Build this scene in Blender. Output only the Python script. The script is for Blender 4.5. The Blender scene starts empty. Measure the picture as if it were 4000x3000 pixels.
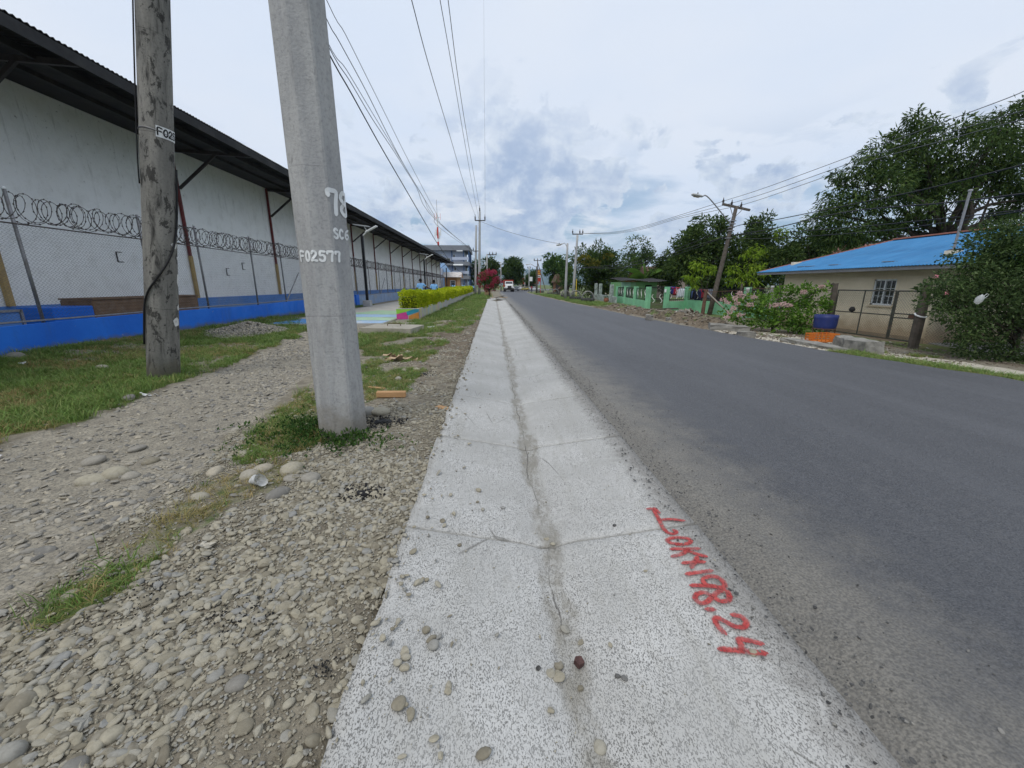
import bpy, bmesh, math, random
import numpy as np
from mathutils import Vector, Matrix, Euler
R = math.radians
rng = np.random.default_rng(7)
random.seed(7)
scn = bpy.context.scene
COL = scn.collection

# ------------------------------------------------------------------ camera
F_PX, CAM_H = 1555.0, 1.4                       # focal length in pixels of a 4000 px wide frame, eye height
PITCH = math.atan(388 / F_PX)
YAW = math.atan(74 / math.hypot(F_PX, 388))
cam = bpy.data.cameras.new('camera')
cam.sensor_fit = 'HORIZONTAL'; cam.sensor_width = 36.0
cam.lens = 36.0 * F_PX / 4000.0
cam.clip_start = 0.05; cam.clip_end = 20000
camo = bpy.data.objects.new('camera', cam); COL.objects.link(camo)
camo.location = (0, 0, CAM_H)
camo.rotation_euler = (math.pi / 2 - PITCH, 0, -YAW)
scn.camera = camo

# ------------------------------------------------------------------ world, sun, exposure
SUN_EL, SUN_AZ = R(57), R(212)                  # azimuth clockwise from +Y (the road's direction)
world = bpy.data.worlds.new('World'); scn.world = world; world.use_nodes = True
def build_world():
    nt = world.node_tree; N = nt.nodes; L = nt.links
    for n in list(N): N.remove(n)
    def node(t, **k):
        n = N.new(t)
        for a, b in k.items(): setattr(n, a, b)
        return n
    def math_(op, a, b=None, c=None, clamp=False):
        n = node('ShaderNodeMath', operation=op); n.use_clamp = clamp
        for i, v in enumerate((a, b, c)):
            if v is None: continue
            if isinstance(v, (int, float)): n.inputs[i].default_value = v
            else: L.new(v, n.inputs[i])
        return n.outputs[0]
    def ss(v, a, b, lo=0.0, hi=1.0):
        n = node('ShaderNodeMapRange', interpolation_type='SMOOTHSTEP')
        L.new(v, n.inputs[0])
        for i, x in enumerate((a, b, lo, hi)): n.inputs[i + 1].default_value = x
        return n.outputs[0]
    def mix(f, a, b):
        n = node('ShaderNodeMix', data_type='RGBA')
        if isinstance(f, (int, float)): n.inputs[0].default_value = f
        else: L.new(f, n.inputs[0])
        for i, v in ((6, a), (7, b)):
            if isinstance(v, tuple): n.inputs[i].default_value = (*v, 1)
            else: L.new(v, n.inputs[i])
        return n.outputs[2]
    def noise(vec, scale, detail=6, rough=.55, dist=0.0):
        n = node('ShaderNodeTexNoise'); L.new(vec, n.inputs['Vector'])
        n.inputs['Scale'].default_value = scale; n.inputs['Detail'].default_value = detail
        n.inputs['Roughness'].default_value = rough; n.inputs['Distortion'].default_value = dist
        return n.outputs[0]
    tc = node('ShaderNodeTexCoord'); sep = node('ShaderNodeSeparateXYZ'); L.new(tc.outputs['Generated'], sep.inputs[0])
    x, y, z = sep.outputs
    el = math_('MULTIPLY', math_('ARCSINE', z), 57.2958)
    az = math_('MULTIPLY', math_('ARCTAN2', x, y), 57.2958)
    zc = math_('ADD', math_('MAXIMUM', z, 0.0), .10)
    def comb(a, b, c=0.0):
        n = node('ShaderNodeCombineXYZ')
        for i, v in enumerate((a, b, c)):
            if isinstance(v, (int, float)): n.inputs[i].default_value = v
            else: L.new(v, n.inputs[i])
        return n.outputs[0]
    plane = comb(math_('DIVIDE', x, zc), math_('DIVIDE', y, zc))           # a flat layer overhead: bands near the horizon
    sph = comb(math_('MULTIPLY', az, .1), math_('MULTIPLY', el, .13), 3.0)   # puffs seen from the side
    sky = node('ShaderNodeTexSky', sky_type='NISHITA'); sky.sun_disc = False
    sky.sun_elevation = SUN_EL; sky.sun_rotation = SUN_AZ; sky.altitude = 20; sky.dust_density = 1.0; sky.air_density = 1.2
    blue = mix(.42, sky.outputs[0], (2.5, 4.0, 6.4))
    # high thin veil: nearly closed above 20 degrees, open in bands near the horizon
    nb = noise(plane, .85, 7, .55, .3)
    cover = math_('ADD', ss(nb, .40, .62), ss(el, 7, 19), clamp=True)
    cover = math_('MULTIPLY', cover, .93)
    veil = mix(ss(noise(plane, .5, 4), .3, .7), (6.7, 7.55, 8.9), (7.7, 8.15, 8.9))
    c1 = mix(cover, blue, veil)
    # grey-blue cumulus in front of the veil, below about 25 degrees, thickest over the end of the road
    n1 = noise(sph, 1.5, 10, .60, .25)
    n2 = noise(sph, 3.4, 9, .62, .2)
    env = math_('MULTIPLY', ss(el, 1.0, 5.0), ss(el, 12, 25, 1, 0))
    da = math_('DIVIDE', math_('SUBTRACT', az, 3.5), 9.5)
    de = math_('DIVIDE', math_('SUBTRACT', el, 14.0), 9.0)
    tower = math_('EXPONENT', math_('MULTIPLY', math_('ADD', math_('MULTIPLY', da, da), math_('MULTIPLY', de, de)), -1.0))
    dens = math_('ADD', math_('MULTIPLY', n1, 1.0), math_('ADD', math_('MULTIPLY', env, .10), math_('MULTIPLY', tower, .25)))
    mask = ss(dens, .625, .675)
    mask = math_('MULTIPLY', mask, math_('MAXIMUM', env, tower))
    shade = ss(math_('ADD', math_('MULTIPLY', n2, .55), math_('MULTIPLY', dens, .6)), .58, .86)
    grey = mix(shade, (6.6, 7.3, 8.2), (3.5, 4.5, 6.3))
    c2 = mix(math_('MULTIPLY', mask, .95), c1, grey)
    # white cumulus tops lower down
    n3 = noise(comb(math_('MULTIPLY', az, .07), math_('MULTIPLY', el, .20), 9.0), 1.3, 9, .6, .3)
    wm = math_('MULTIPLY', ss(n3, .52, .64), math_('MULTIPLY', ss(el, .5, 3), ss(el, 8, 15, 1, 0)))
    c3 = mix(math_('MULTIPLY', wm, .85), c2, mix(ss(n2, .35, .65), (6.6, 7.3, 8.3), (8.6, 8.8, 9.1)))
    hz = ss(el, 0.0, 3.0, .45, 0.0)
    c4 = mix(hz, c3, (5.6, 6.9, 8.4))
    bg = node('ShaderNodeBackground'); L.new(c4, bg.inputs[0]); bg.inputs[1].default_value = .1
    out = node('ShaderNodeOutputWorld'); L.new(bg.outputs[0], out.inputs[0])
build_world()
sun = bpy.data.lights.new('sun', 'SUN'); sun.energy = 1.5; sun.angle = R(24); sun.color = (1, .96, .9)
suno = bpy.data.objects.new('sun', sun); COL.objects.link(suno)
suno.rotation_euler = (math.pi / 2 - SUN_EL, 0, math.pi - SUN_AZ)
vs = scn.view_settings
scn.display_settings.display_device = 'sRGB'
vs.view_transform = 'Standard'; vs.look = 'None'; vs.exposure = 0.15; vs.gamma = 1.0; vs.use_curve_mapping = False
scn.render.engine = 'CYCLES'
scn.cycles.use_denoising = True
scn.cycles.max_bounces = 6; scn.cycles.diffuse_bounces = 3; scn.cycles.transparent_max_bounces = 24
scn.cycles.volume_bounces = 0
scn.cycles.caustics_reflective = False; scn.cycles.caustics_refractive = False

# ------------------------------------------------------------------ where things stand
_fw = Vector((math.sin(YAW) * math.cos(PITCH), math.cos(YAW) * math.cos(PITCH), -math.sin(PITCH)))
_rt = Vector((math.cos(YAW), -math.sin(YAW), 0)); _up = _rt.cross(_fw); _c = Vector((0, 0, CAM_H))
def ray(px, py): return _fw + _rt * ((px - 2000) / F_PX) + _up * ((1500 - py) / F_PX)
def aty(px, py, Y): d = ray(px, py); return _c + d * (Y / d.y)
def atx(px, py, X): d = ray(px, py); return _c + d * (X / d.x)
def sstep(a, b, x):
    t = np.clip((np.asarray(x, float) - a) / (b - a), 0, 1); return t * t * (3 - 2 * t)
def terrain(x, y):
    x = np.asarray(x, float); y = np.asarray(y, float)
    c = np.where(x < 1.2, 0, np.where(x < 9, -.025 * (x - 1.2), np.maximum(-.195 - .05 * (x - 9), -.45)))
    return c - .35 * sstep(40, 120, y)
def tz(x, y): return float(terrain(x, y))
def atg(px, py, dz=0.0):
    d = ray(px, py); t = .3
    while t < 900:
        p = _c + d * t
        if p.z <= tz(p.x, p.y) + dz: break
        t *= 1.003
    return p

# smooth value noise, vectorised
_perm = rng.random((256, 256))
def vnoise(x, y):
    xi = np.floor(x).astype(int); yi = np.floor(y).astype(int); fx = x - xi; fy = y - yi
    fx = fx * fx * (3 - 2 * fx); fy = fy * fy * (3 - 2 * fy)
    a = _perm[xi & 255, yi & 255]; b = _perm[(xi + 1) & 255, yi & 255]; c = _perm[xi & 255, (yi + 1) & 255]; d = _perm[(xi + 1) & 255, (yi + 1) & 255]
    return a + (b - a) * fx + (c - a) * fy + (a - b - c + d) * fx * fy
def fbm(x, y, o=4):
    s = 0; k = .5; t = 0
    for i in range(o):
        s = s + k * vnoise(x * 2 ** i + 17 * i, y * 2 ** i + 31 * i); t += k; k *= .5
    return s / t
def inpoly(x, y, poly):
    ins = np.zeros(np.shape(x), bool); n = len(poly)
    for i in range(n):
        x1, y1 = poly[i][:2]; x2, y2 = poly[(i + 1) % n][:2]
        if y1 == y2: continue
        c = ((y1 > y) != (y2 > y)) & (x < (x2 - x1) * (y - y1) / (y2 - y1) + x1)
        ins ^= c
    return ins

# ------------------------------------------------------------------ mesh and object helpers
class MB:
    """collects faces; build() links them as ONE mesh object"""
    def __init__(s): s.v = []; s.f = []; s.m = []; s.mi = 0
    def mat(s, i): s.mi = i; return s
    def add(s, vs, fs):
        o = len(s.v); s.v += [tuple(v) for v in vs]
        s.f += [tuple(i + o for i in f) for f in fs]; s.m += [s.mi] * len(fs); return s
    def box(s, c, d, M=None):
        x, y, z = (k / 2 for k in d)
        vs = [Vector((a * x, b * y, e * z)) for e in (-1, 1) for a, b in ((-1, -1), (1, -1), (1, 1), (-1, 1))]
        if M is not None: vs = [M @ v for v in vs]
        vs = [v + Vector(c) for v in vs]
        return s.add(vs, [(3, 2, 1, 0), (4, 5, 6, 7), (0, 1, 5, 4), (1, 2, 6, 5), (2, 3, 7, 6), (3, 0, 4, 7)])
    def bb(s, a, b):
        return s.box([(a[i] + b[i]) / 2 for i in range(3)], [abs(b[i] - a[i]) for i in range(3)])
    def bar(s, a, b, w, h=None, up=(0, 0, 1)):
        a = Vector(a); b = Vector(b); t = (b - a); l = t.length
        if l < 1e-6: return s
        t.normalize(); u = Vector(up)
        if abs(t.dot(u)) > .98: u = Vector((1, 0, 0))
        sd = t.cross(u).normalized(); u = sd.cross(t)
        return s.box((a + b) / 2, (w, l, h or w), Matrix((sd, t, u)).transposed())
    def tube(s, pts, r, n=8, cap=True, closed=False):
        pts = [Vector(p) for p in pts]; k = len(pts)
        rs = r if hasattr(r, '__len__') else [r] * k
        t0 = (pts[1] - pts[0]).normalized(); u = Vector((0, 0, 1)) if abs(t0.z) < .9 else Vector((1, 0, 0))
        vs = []; 
        for i, p in enumerate(pts):
            if closed: t = pts[(i + 1) % k] - pts[i - 1]
            else: t = pts[min(i + 1, k - 1)] - pts[max(i - 1, 0)]
            if t.length < 1e-9: t = t0
            t.normalize(); u = (u - t * u.dot(t)); u.normalize(); w = t.cross(u)
            for j in range(n):
                a = 2 * math.pi * j / n; vs.append(p + (u * math.cos(a) + w * math.sin(a)) * rs[i])
        fs = []
        for i in range(k if closed else k - 1):
            for j in range(n):
                a = i * n + j; b = i * n + (j + 1) % n; c = ((i + 1) % k) * n + (j + 1) % n; d = ((i + 1) % k) * n + j
                fs.append((a, b, c, d))
        if cap and not closed:
            fs.append(tuple(range(n - 1, -1, -1))); fs.append(tuple((k - 1) * n + j for j in range(n)))
        return s.add(vs, fs)
    def lathe(s, prof, n=16, c=(0, 0, 0)):
        vs = []; k = len(prof)
        for r, z in prof:
            for j in range(n):
                a = 2 * math.pi * j / n; vs.append((c[0] + r * math.cos(a), c[1] + r * math.sin(a), c[2] + z))
        fs = [(i * n + j, i * n + (j + 1) % n, (i + 1) * n + (j + 1) % n, (i + 1) * n + j) for i in range(k - 1) for j in range(n)]
        if prof[0][0] > 1e-4: fs.append(tuple(range(n - 1, -1, -1)))
        if prof[-1][0] > 1e-4: fs.append(tuple((k - 1) * n + j for j in range(n)))
        return s.add(vs, fs)
    def prism(s, poly, z0, z1):
        n = len(poly)
        zz0 = z0 if hasattr(z0, '__len__') else [z0] * n; zz1 = z1 if hasattr(z1, '__len__') else [z1] * n
        vs = [(p[0], p[1], zz0[i]) for i, p in enumerate(poly)] + [(p[0], p[1], zz1[i]) for i, p in enumerate(poly)]
        ar = sum(poly[i][0] * poly[(i + 1) % n][1] - poly[(i + 1) % n][0] * poly[i][1] for i in range(n))
        fs = [tuple(range(n - 1, -1, -1)), tuple(range(n, 2 * n))] + [(i, (i + 1) % n, n + (i + 1) % n, n + i) for i in range(n)]
        if ar < 0: fs = [tuple(reversed(f)) for f in fs]
        return s.add(vs, fs)
    def extrude(s, poly3, vec):
        n = len(poly3); v = Vector(vec)
        vs = [Vector(p) for p in poly3] + [Vector(p) + v for p in poly3]
        fs = [tuple(range(n - 1, -1, -1)), tuple(range(n, 2 * n))] + [(i, (i + 1) % n, n + (i + 1) % n, n + i) for i in range(n)]
        return s.add(vs, fs)
    def mesh(s, name, mats, smooth=False):
        me = bpy.data.meshes.new(name); me.from_pydata(s.v, [], s.f)
        for m in (mats if isinstance(mats, (list, tuple)) else [mats]): me.materials.append(m)
        me.polygons.foreach_set('material_index', s.m)
        me.polygons.foreach_set('use_smooth', [smooth] * len(s.f))
        me.update(); return me
    def build(s, name, mats, parent=None, loc=None, rot=None, smooth=False, bevel=0.0, fix=True):
        me = s.mesh(name, mats, smooth)
        if fix:
            bm = bmesh.new(); bm.from_mesh(me); bmesh.ops.recalc_face_normals(bm, faces=bm.faces); bm.to_mesh(me); bm.free()
        return put(name, me, parent, loc, rot, bevel)
def put(name, me, parent=None, loc=None, rot=None, bevel=0.0):
    o = bpy.data.objects.new(name, me); COL.objects.link(o)
    if parent is not None: o.parent = parent
    if loc is not None: o.location = loc
    if rot is not None: o.rotation_euler = rot
    if bevel:
        b = o.modifiers.new('bevel', 'BEVEL'); b.width = bevel; b.segments = 2; b.limit_method = 'ANGLE'; b.angle_limit = R(40)
    return o
def npmesh(name, v, f, mats, smooth=False, mi=None):
    v = np.asarray(v, np.float32); f = np.asarray(f, np.int32); k = f.shape[1]
    me = bpy.data.meshes.new(name); me.vertices.add(len(v)); me.vertices.foreach_set('co', v.ravel())
    me.loops.add(f.size); me.loops.foreach_set('vertex_index', f.ravel())
    me.polygons.add(len(f)); me.polygons.foreach_set('loop_start', np.arange(0, f.size, k, dtype=np.int32))
    me.polygons.foreach_set('use_smooth', np.full(len(f), smooth))
    for m in (mats if isinstance(mats, (list, tuple)) else [mats]): me.materials.append(m)
    if mi is not None: me.polygons.foreach_set('material_index', np.asarray(mi, np.int32))
    me.update(calc_edges=True); me.validate(); return me
def tag(o, label=None, cat=None, group=None, kind=None):
    if label: o['label'] = label
    if cat: o['category'] = cat
    if group: o['group'] = group
    if kind: o['kind'] = kind
    return o
def thing(name, label, cat, loc=(0, 0, 0), rotz=0.0, group=None):
    o = bpy.data.objects.new(name, None); COL.objects.link(o); o.empty_display_size = .2
    o.location = loc; o.rotation_euler = (0, 0, rotz)
    return tag(o, label, cat, group)
def copy_tree(o, parent=None):
    c = o.copy(); COL.objects.link(c); c.parent = parent
    for ch in list(o.children): copy_tree(ch, c)
    return c
def grid_mesh(name, xs, ys, zf, mat, smooth=True):
    X, Y = np.meshgrid(xs, ys); Z = zf(X, Y); nx, ny = len(xs), len(ys)
    v = np.stack([X.ravel(), Y.ravel(), Z.ravel()], 1)
    i = np.arange(nx - 1)[None, :] + np.arange(ny - 1)[:, None] * nx; i = i.ravel()
    f = np.stack([i, i + 1, i + 1 + nx, i + nx], 1)
    return npmesh(name, v, f, mat, smooth), X.ravel(), Y.ravel()
def fattr(me, name, vals):
    a = me.attributes.new(name, 'FLOAT', 'POINT'); a.data.foreach_set('value', np.asarray(vals, np.float32))

# ------------------------------------------------------------------ materials
MATS = {}
class NT:
    def __init__(s, name):
        s.m = bpy.data.materials.new(name); s.m.use_nodes = True; s.t = s.m.node_tree; s.N = s.t.nodes; s.L = s.t.links
        s.p = s.N['Principled BSDF']; s.out = s.N['Material Output']
        s.p.inputs['Specular IOR Level'].default_value = .3
    def n(s, t, **k):
        n = s.N.new(t)
        for a, b in k.items(): setattr(n, a, b)
        return n
    def set(s, inp, v):
        if isinstance(v, (int, float)): inp.default_value = v
        elif isinstance(v, (tuple, list)): inp.default_value = (*v, 1) if len(v) == 3 and inp.type == 'RGBA' else tuple(v)
        else: s.L.new(v, inp)
    def pos(s): return s.n('ShaderNodeNewGeometry').outputs['Position']
    def obj(s): return s.n('ShaderNodeTexCoord').outputs['Object']
    def island(s): return s.n('ShaderNodeNewGeometry').outputs['Random Per Island']
    def orand(s): return s.n('ShaderNodeObjectInfo').outputs['Random']
    def attr(s, n): return s.n('ShaderNodeAttribute', attribute_name=n).outputs['Fac']
    def mp(s, vec, sc): 
        n = s.n('ShaderNodeMapping'); s.L.new(vec, n.inputs[0]); n.inputs['Scale'].default_value = sc; return n.outputs[0]
    def noise(s, vec, sc, det=5, ro=.55, di=0.):
        n = s.n('ShaderNodeTexNoise'); s.L.new(vec, n.inputs['Vector'])
        n.inputs['Scale'].default_value = sc; n.inputs['Detail'].default_value = det; n.inputs['Roughness'].default_value = ro; n.inputs['Distortion'].default_value = di
        return n.outputs[0]
    def vor(s, vec, sc, feat='F1', out='Distance'):
        n = s.n('ShaderNodeTexVoronoi', feature=feat); s.L.new(vec, n.inputs['Vector']); n.inputs['Scale'].default_value = sc; return n.outputs[out]
    def ss(s, v, a, b, lo=0., hi=1.):
        n = s.n('ShaderNodeMapRange', interpolation_type='SMOOTHSTEP'); s.L.new(v, n.inputs[0])
        for i, x in enumerate((a, b, lo, hi)): n.inputs[i + 1].default_value = x
        return n.outputs[0]
    def math(s, op, a, b=None, clamp=False):
        n = s.n('ShaderNodeMath', operation=op); n.use_clamp = clamp; s.set(n.inputs[0], a)
        if b is not None: s.set(n.inputs[1], b)
        return n.outputs[0]
    def mix(s, f, a, b, blend='MIX'):
        n = s.n('ShaderNodeMix', data_type='RGBA', blend_type=blend); s.set(n.inputs[0], f); s.set(n.inputs[6], a); s.set(n.inputs[7], b); return n.outputs[2]
    def ramp(s, v, stops):
        n = s.n('ShaderNodeValToRGB'); s.L.new(v, n.inputs[0]); e = n.color_ramp.elements
        while len(e) < len(stops): e.new(.5)
        for k, (p, c) in zip(e, stops): k.position = p; k.color = (*c, 1)
        return n.outputs[0]
    def bump(s, h, st, dist=.01):
        n = s.n('ShaderNodeBump'); s.L.new(h, n.inputs['Height']); n.inputs['Strength'].default_value = st; n.inputs['Distance'].default_value = dist
        s.L.new(n.outputs[0], s.p.inputs['Normal'])
    def done(s, col, rough=.8, metal=0.):
        s.set(s.p.inputs['Base Color'], col); s.set(s.p.inputs['Roughness'], rough); s.p.inputs['Metallic'].default_value = metal; return s.m
def mul(c, k): return tuple(max(0, min(1, x * k)) for x in c)
def mat(name, col, rough=.75, var=.18, sc=3., bump=.25, bsc=60., metal=0., dirt=None, dsc=1.2, damt=.5, streak=False):
    """plain surface with mottling, optional dirt (its own colour) in patches or streaks, and fine relief"""
    if name in MATS: return MATS[name]
    t = NT(name); p = t.pos()
    n1 = t.noise(p, sc, 6, .6); c = t.mix(t.ss(n1, .25, .75), mul(col, 1 - var), mul(col, 1 + var))
    n2 = t.noise(p, sc * 7, 4, .6); c = t.mix(t.ss(n2, .3, .8, 0, .35), c, mul(col, 1 - 1.6 * var))
    if dirt:
        q = t.mp(p, (1, 1, .12)) if streak else p
        n3 = t.noise(q, dsc, 7, .65, .4); c = t.mix(t.ss(n3, .48, .72, 0, damt), c, dirt)
    if bump: t.bump(t.noise(p, bsc, 4, .6), bump, .004)
    MATS[name] = t.done(c, rough, metal); return t.m
def leafmat(name, stops, trans=.32, rough=.65):
    if name in MATS: return MATS[name]
    t = NT(name); c = t.ramp(t.island(), stops)
    c = t.mix(t.ss(t.noise(t.pos(), .8, 3), .35, .65, 0, .45), c, stops[0][1])
    t.done(c, rough); t.p.inputs['Specular IOR Level'].default_value = .18
    tr = t.n('ShaderNodeBsdfTranslucent'); t.L.new(c, tr.inputs[0]); mx = t.n('ShaderNodeMixShader'); mx.inputs[0].default_value = trans
    t.L.new(t.p.outputs[0], mx.inputs[1]); t.L.new(tr.outputs[0], mx.inputs[2]); t.L.new(mx.outputs[0], t.out.inputs[0])
    MATS[name] = t.m; return t.m

# ------------------------------------------------------------------ scattering (uncountable stuff only)
def scatter(name, label, cat, pts, rot, scl, idx, protos):
    coll = bpy.data.collections.new(name + '_kinds')
    for i, me in enumerate(protos):
        o = bpy.data.objects.new('%s_kind_%02d' % (name, i), me); coll.objects.link(o)
    me = bpy.data.meshes.new(name); n = len(pts); me.vertices.add(n); me.vertices.foreach_set('co', np.asarray(pts, np.float32).ravel())
    for nm, v in (('rot', rot), ('scl', scl)):
        a = me.attributes.new(nm, 'FLOAT_VECTOR', 'POINT'); a.data.foreach_set('vector', np.asarray(v, np.float32).ravel())
    a = me.attributes.new('idx', 'INT', 'POINT'); a.data.foreach_set('value', np.asarray(idx, np.int32))
    me.update(); o = put(name, me); tag(o, label, cat, kind='stuff')
    g = bpy.data.node_groups.new(name, 'GeometryNodeTree')
    g.interface.new_socket('Geometry', in_out='INPUT', socket_type='NodeSocketGeometry'); g.interface.new_socket('Geometry', in_out='OUTPUT', socket_type='NodeSocketGeometry')
    N, L = g.nodes, g.links; i = N.new('NodeGroupInput'); ou = N.new('NodeGroupOutput')
    ci = N.new('GeometryNodeCollectionInfo'); ci.inputs['Collection'].default_value = coll; ci.inputs['Separate Children'].default_value = True; ci.inputs['Reset Children'].default_value = True
    ip = N.new('GeometryNodeInstanceOnPoints'); ip.inputs['Pick Instance'].default_value = True
    def na(nm, ty):
        a = N.new('GeometryNodeInputNamedAttribute'); a.data_type = ty; a.inputs[0].default_value = nm; return a.outputs[0]
    er = N.new('FunctionNodeEulerToRotation'); L.new(na('rot', 'FLOAT_VECTOR'), er.inputs[0])
    L.new(i.outputs[0], ip.inputs['Points']); L.new(ci.outputs[0], ip.inputs['Instance']); L.new(na('idx', 'INT'), ip.inputs['Instance Index'])
    L.new(er.outputs[0], ip.inputs['Rotation']); L.new(na('scl', 'FLOAT_VECTOR'), ip.inputs['Scale']); L.new(ip.outputs[0], ou.inputs[0])
    md = o.modifiers.new('scatter', 'NODES'); md.node_group = g
    return o
# ================================================================== ground, road, gutter
def D(x, y): return (x * 1.80832, y * 1.80832)
def gpoly(pts): return [tuple(atg(*D(*p)))[:2] for p in pts]
_ry = [-30, 6.5, 9, 14.5, 20, 28, 35, 50, 70, 100, 115, 130, 150, 200, 260]
_rx = [9.6, 9.0, 8.2, 7.55, 7.15, 7.0, 6.6, 6.6, 7.0, 8.3, 9.4, 11.5, 16, 32, 60]
_ly = [-30, 60, 90, 113, 130, 150, 200, 260]
_lx = [1.16, 1.2, 1.3, 2.0, 3.6, 7.0, 22, 48]
def road_r(y): return np.interp(y, _ry, _rx)
def road_l(y): return np.interp(y, _ly, _lx)
track_poly = gpoly([(-420, 1110), (-60, 990), (0, 968), (100, 925), (200, 885), (300, 850), (420, 815), (520, 775), (600, 745), (650, 712), (800, 690),
                    (815, 716), (760, 735), (690, 760), (660, 800), (560, 880), (470, 960), (380, 1030), (300, 1090), (180, 1180), (60, 1270), (-60, 1340), (-420, 1600)])
lawn_poly = [(-9.25, -6), (-9.25, 30), (-8.6, 30), (-8.2, 17), (-6.2, 14.2)] + gpoly([(600, 742), (520, 772), (420, 812), (300, 846), (200, 880), (100, 920), (0, 962), (-60, 985), (-420, 1100)])
pole_grass = gpoly([(500, 985), (540, 930), (610, 872), (660, 832), (695, 845), (780, 910), (750, 945), (680, 955), (590, 985), (530, 1000)])
dry_grass = gpoly([(240, 1190), (330, 1125), (430, 1045), (560, 995), (660, 985), (630, 1035), (520, 1085), (440, 1140), (330, 1200)])
clump_grass = gpoly([(70, 1345), (150, 1265), (250, 1215), (320, 1195), (330, 1240), (270, 1290), (160, 1330)])
verge_grass = gpoly([(775, 715), (900, 690), (985, 655), (1035, 640), (1068, 632), (1060, 655), (1035, 690), (960, 735), (915, 790), (880, 835), (820, 850), (785, 870), (780, 780)])
far_verge = [(-3.05, 14), (-1.3, 16), (-.9, 40), (-.6, 110), (-3.0, 110)]
def warp(x, y, a=.35, s=1.3):
    return x + (fbm(x * s + 5, y * s) - .5) * 2 * a, y + (fbm(x * s + 50, y * s + 9) - .5) * 2 * a
def grass_amount(x, y):
    """0 bare .. 1 full turf on the left side, by place"""
    wx, wy = warp(x, y)
    patch = sstep(.30, .48, fbm(x * .9 + 3, y * .9, 4))
    g = np.zeros(np.shape(x))
    g = np.maximum(g, inpoly(wx, wy, lawn_poly) * (.30 + .70 * patch))
    g = np.maximum(g, inpoly(wx, wy, verge_grass) * sstep(.36, .5, fbm(x * 1.6, y * 1.1 + 7, 4)))
    g = np.maximum(g, inpoly(wx, wy, far_verge) * sstep(.30, .45, fbm(x * 1.2, y * .5 + 7, 4)))
    w2, v2 = warp(x, y, .12, 3)
    g = np.maximum(g, inpoly(w2, v2, pole_grass) * (.35 + .65 * sstep(.38, .55, fbm(x * 2.5, y * 2.5 + 11, 4))))
    g = np.maximum(g, inpoly(w2, v2, dry_grass) * .45)
    g = np.maximum(g, inpoly(w2, v2, clump_grass) * .8)
    return g
def right_grass(x, y):
    e = x - road_r(y)
    near = (e > .02) * (e < .85 + .3 * fbm(y * .7, x)) * (y < 9.4)
    far = (e > .35) * (e < 3.6) * sstep(29, 33, y + 3 * fbm(x, y)) * sstep(.25, .4, fbm(x * .7, y * .4, 4))
    back = (e > 3.8) * sstep(.3, .5, fbm(x * .4, y * .4, 4)) * (x > 12) * .7
    tuft = (e > .3) * (e < 3) * (y > 9) * (y < 32) * sstep(.56, .66, fbm(x * 1.3 + 8, y * 1.3, 3)) * .6
    return np.maximum(np.maximum(near, far), np.maximum(back, tuft)) * 1.0
def ground_h(x, y):
    x = np.asarray(x, float); y = np.asarray(y, float)
    z = terrain(x, y)
    left = x < -.5
    tr = inpoly(*warp(x, y, .15), track_poly)
    lz = (fbm(x * 1.1, y * 1.1) - .5) * .10 + (fbm(x * 5, y * 5, 3) - .5) * .025 - .035 - .03 * tr
    lz = lz * (1 - sstep(-.9, -.5, x)) + (-.03) * sstep(-.9, -.5, x)
    lz = lz * (1 - sstep(12, 20, y) * .6)
    bank = .13 * sstep(-7.2, -9.0, x) * (1 - sstep(6, 11, np.abs(y - 9.5)))          # turf heaped against the wall
    e = x - road_r(y)
    rz = (fbm(x * .9, y * .9) - .5) * .14 - .05
    dirt = np.exp(-((e - .75) / .5) ** 2) * sstep(12.5, 15, y) * (1 - sstep(25, 28, y)) * (.20 + .42 * fbm(x * 1.9, y * 1.9, 4))
    rz = rz + dirt + .06 * sstep(0, .3, e) * (y > 26)
    mid = np.full(x.shape, -.16)
    far = (np.abs(x) > 60) | (y > 150)
    out = np.where(left, lz + bank, np.where(e > -.06, rz, mid))
    out = np.where((y > 60) & (x > -.5) & (x < road_l(y) - .05), -.04, out)
    return z + np.where(far, -.06, out)

def ground_material():
    t = NT('ground_soil'); p = t.pos()
    fine = t.noise(p, 38, 5, .65); mid = t.noise(p, 6, 5, .6); big = t.noise(p, .9, 4, .6)
    tan = t.mix(t.ss(mid, .3, .7), (.18, .158, .12), (.29, .26, .20))
    tan = t.mix(t.ss(fine, .42, .7, 0, .55), tan, (.12, .105, .08))
    trk = t.mix(t.ss(mid, .3, .7), (.25, .225, .18), (.37, .335, .265)); trk = t.mix(t.ss(t.noise(p, 55, 4), .42, .64, 0, .7), trk, (.14, .13, .11))
    dirt = t.mix(t.ss(mid, .3, .7), (.09, .07, .048), (.19, .15, .105)); dirt = t.mix(t.ss(fine, .5, .75, 0, .6), dirt, (.27, .235, .18))
    turf = t.mix(t.ss(mid, .3, .7), (.06, .095, .025), (.13, .17, .05)); turf = t.mix(t.ss(big, .50, .66, 0, .6), turf, (.19, .155, .075))
    pale = t.mix(t.ss(mid, .3, .75), (.42, .385, .31), (.55, .51, .43)); pale = t.mix(t.ss(fine, .5, .72, 0, .5), pale, (.24, .21, .16))
    jit = t.math('MULTIPLY', t.math('SUBTRACT', t.noise(p, 9, 4), .5), .9)
    def m(n): return t.ss(t.math('ADD', t.attr(n), jit), .35, .65)
    c = t.mix(m('track'), tan, trk); c = t.mix(m('dirt'), c, dirt); c = t.mix(m('pale'), c, pale); c = t.mix(m('grass'), c, turf)
    h = t.math('ADD', t.math('MULTIPLY', fine, .6), t.noise(p, 16, 4)); t.bump(h, .9, .03)
    return t.done(c, .95)
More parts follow.
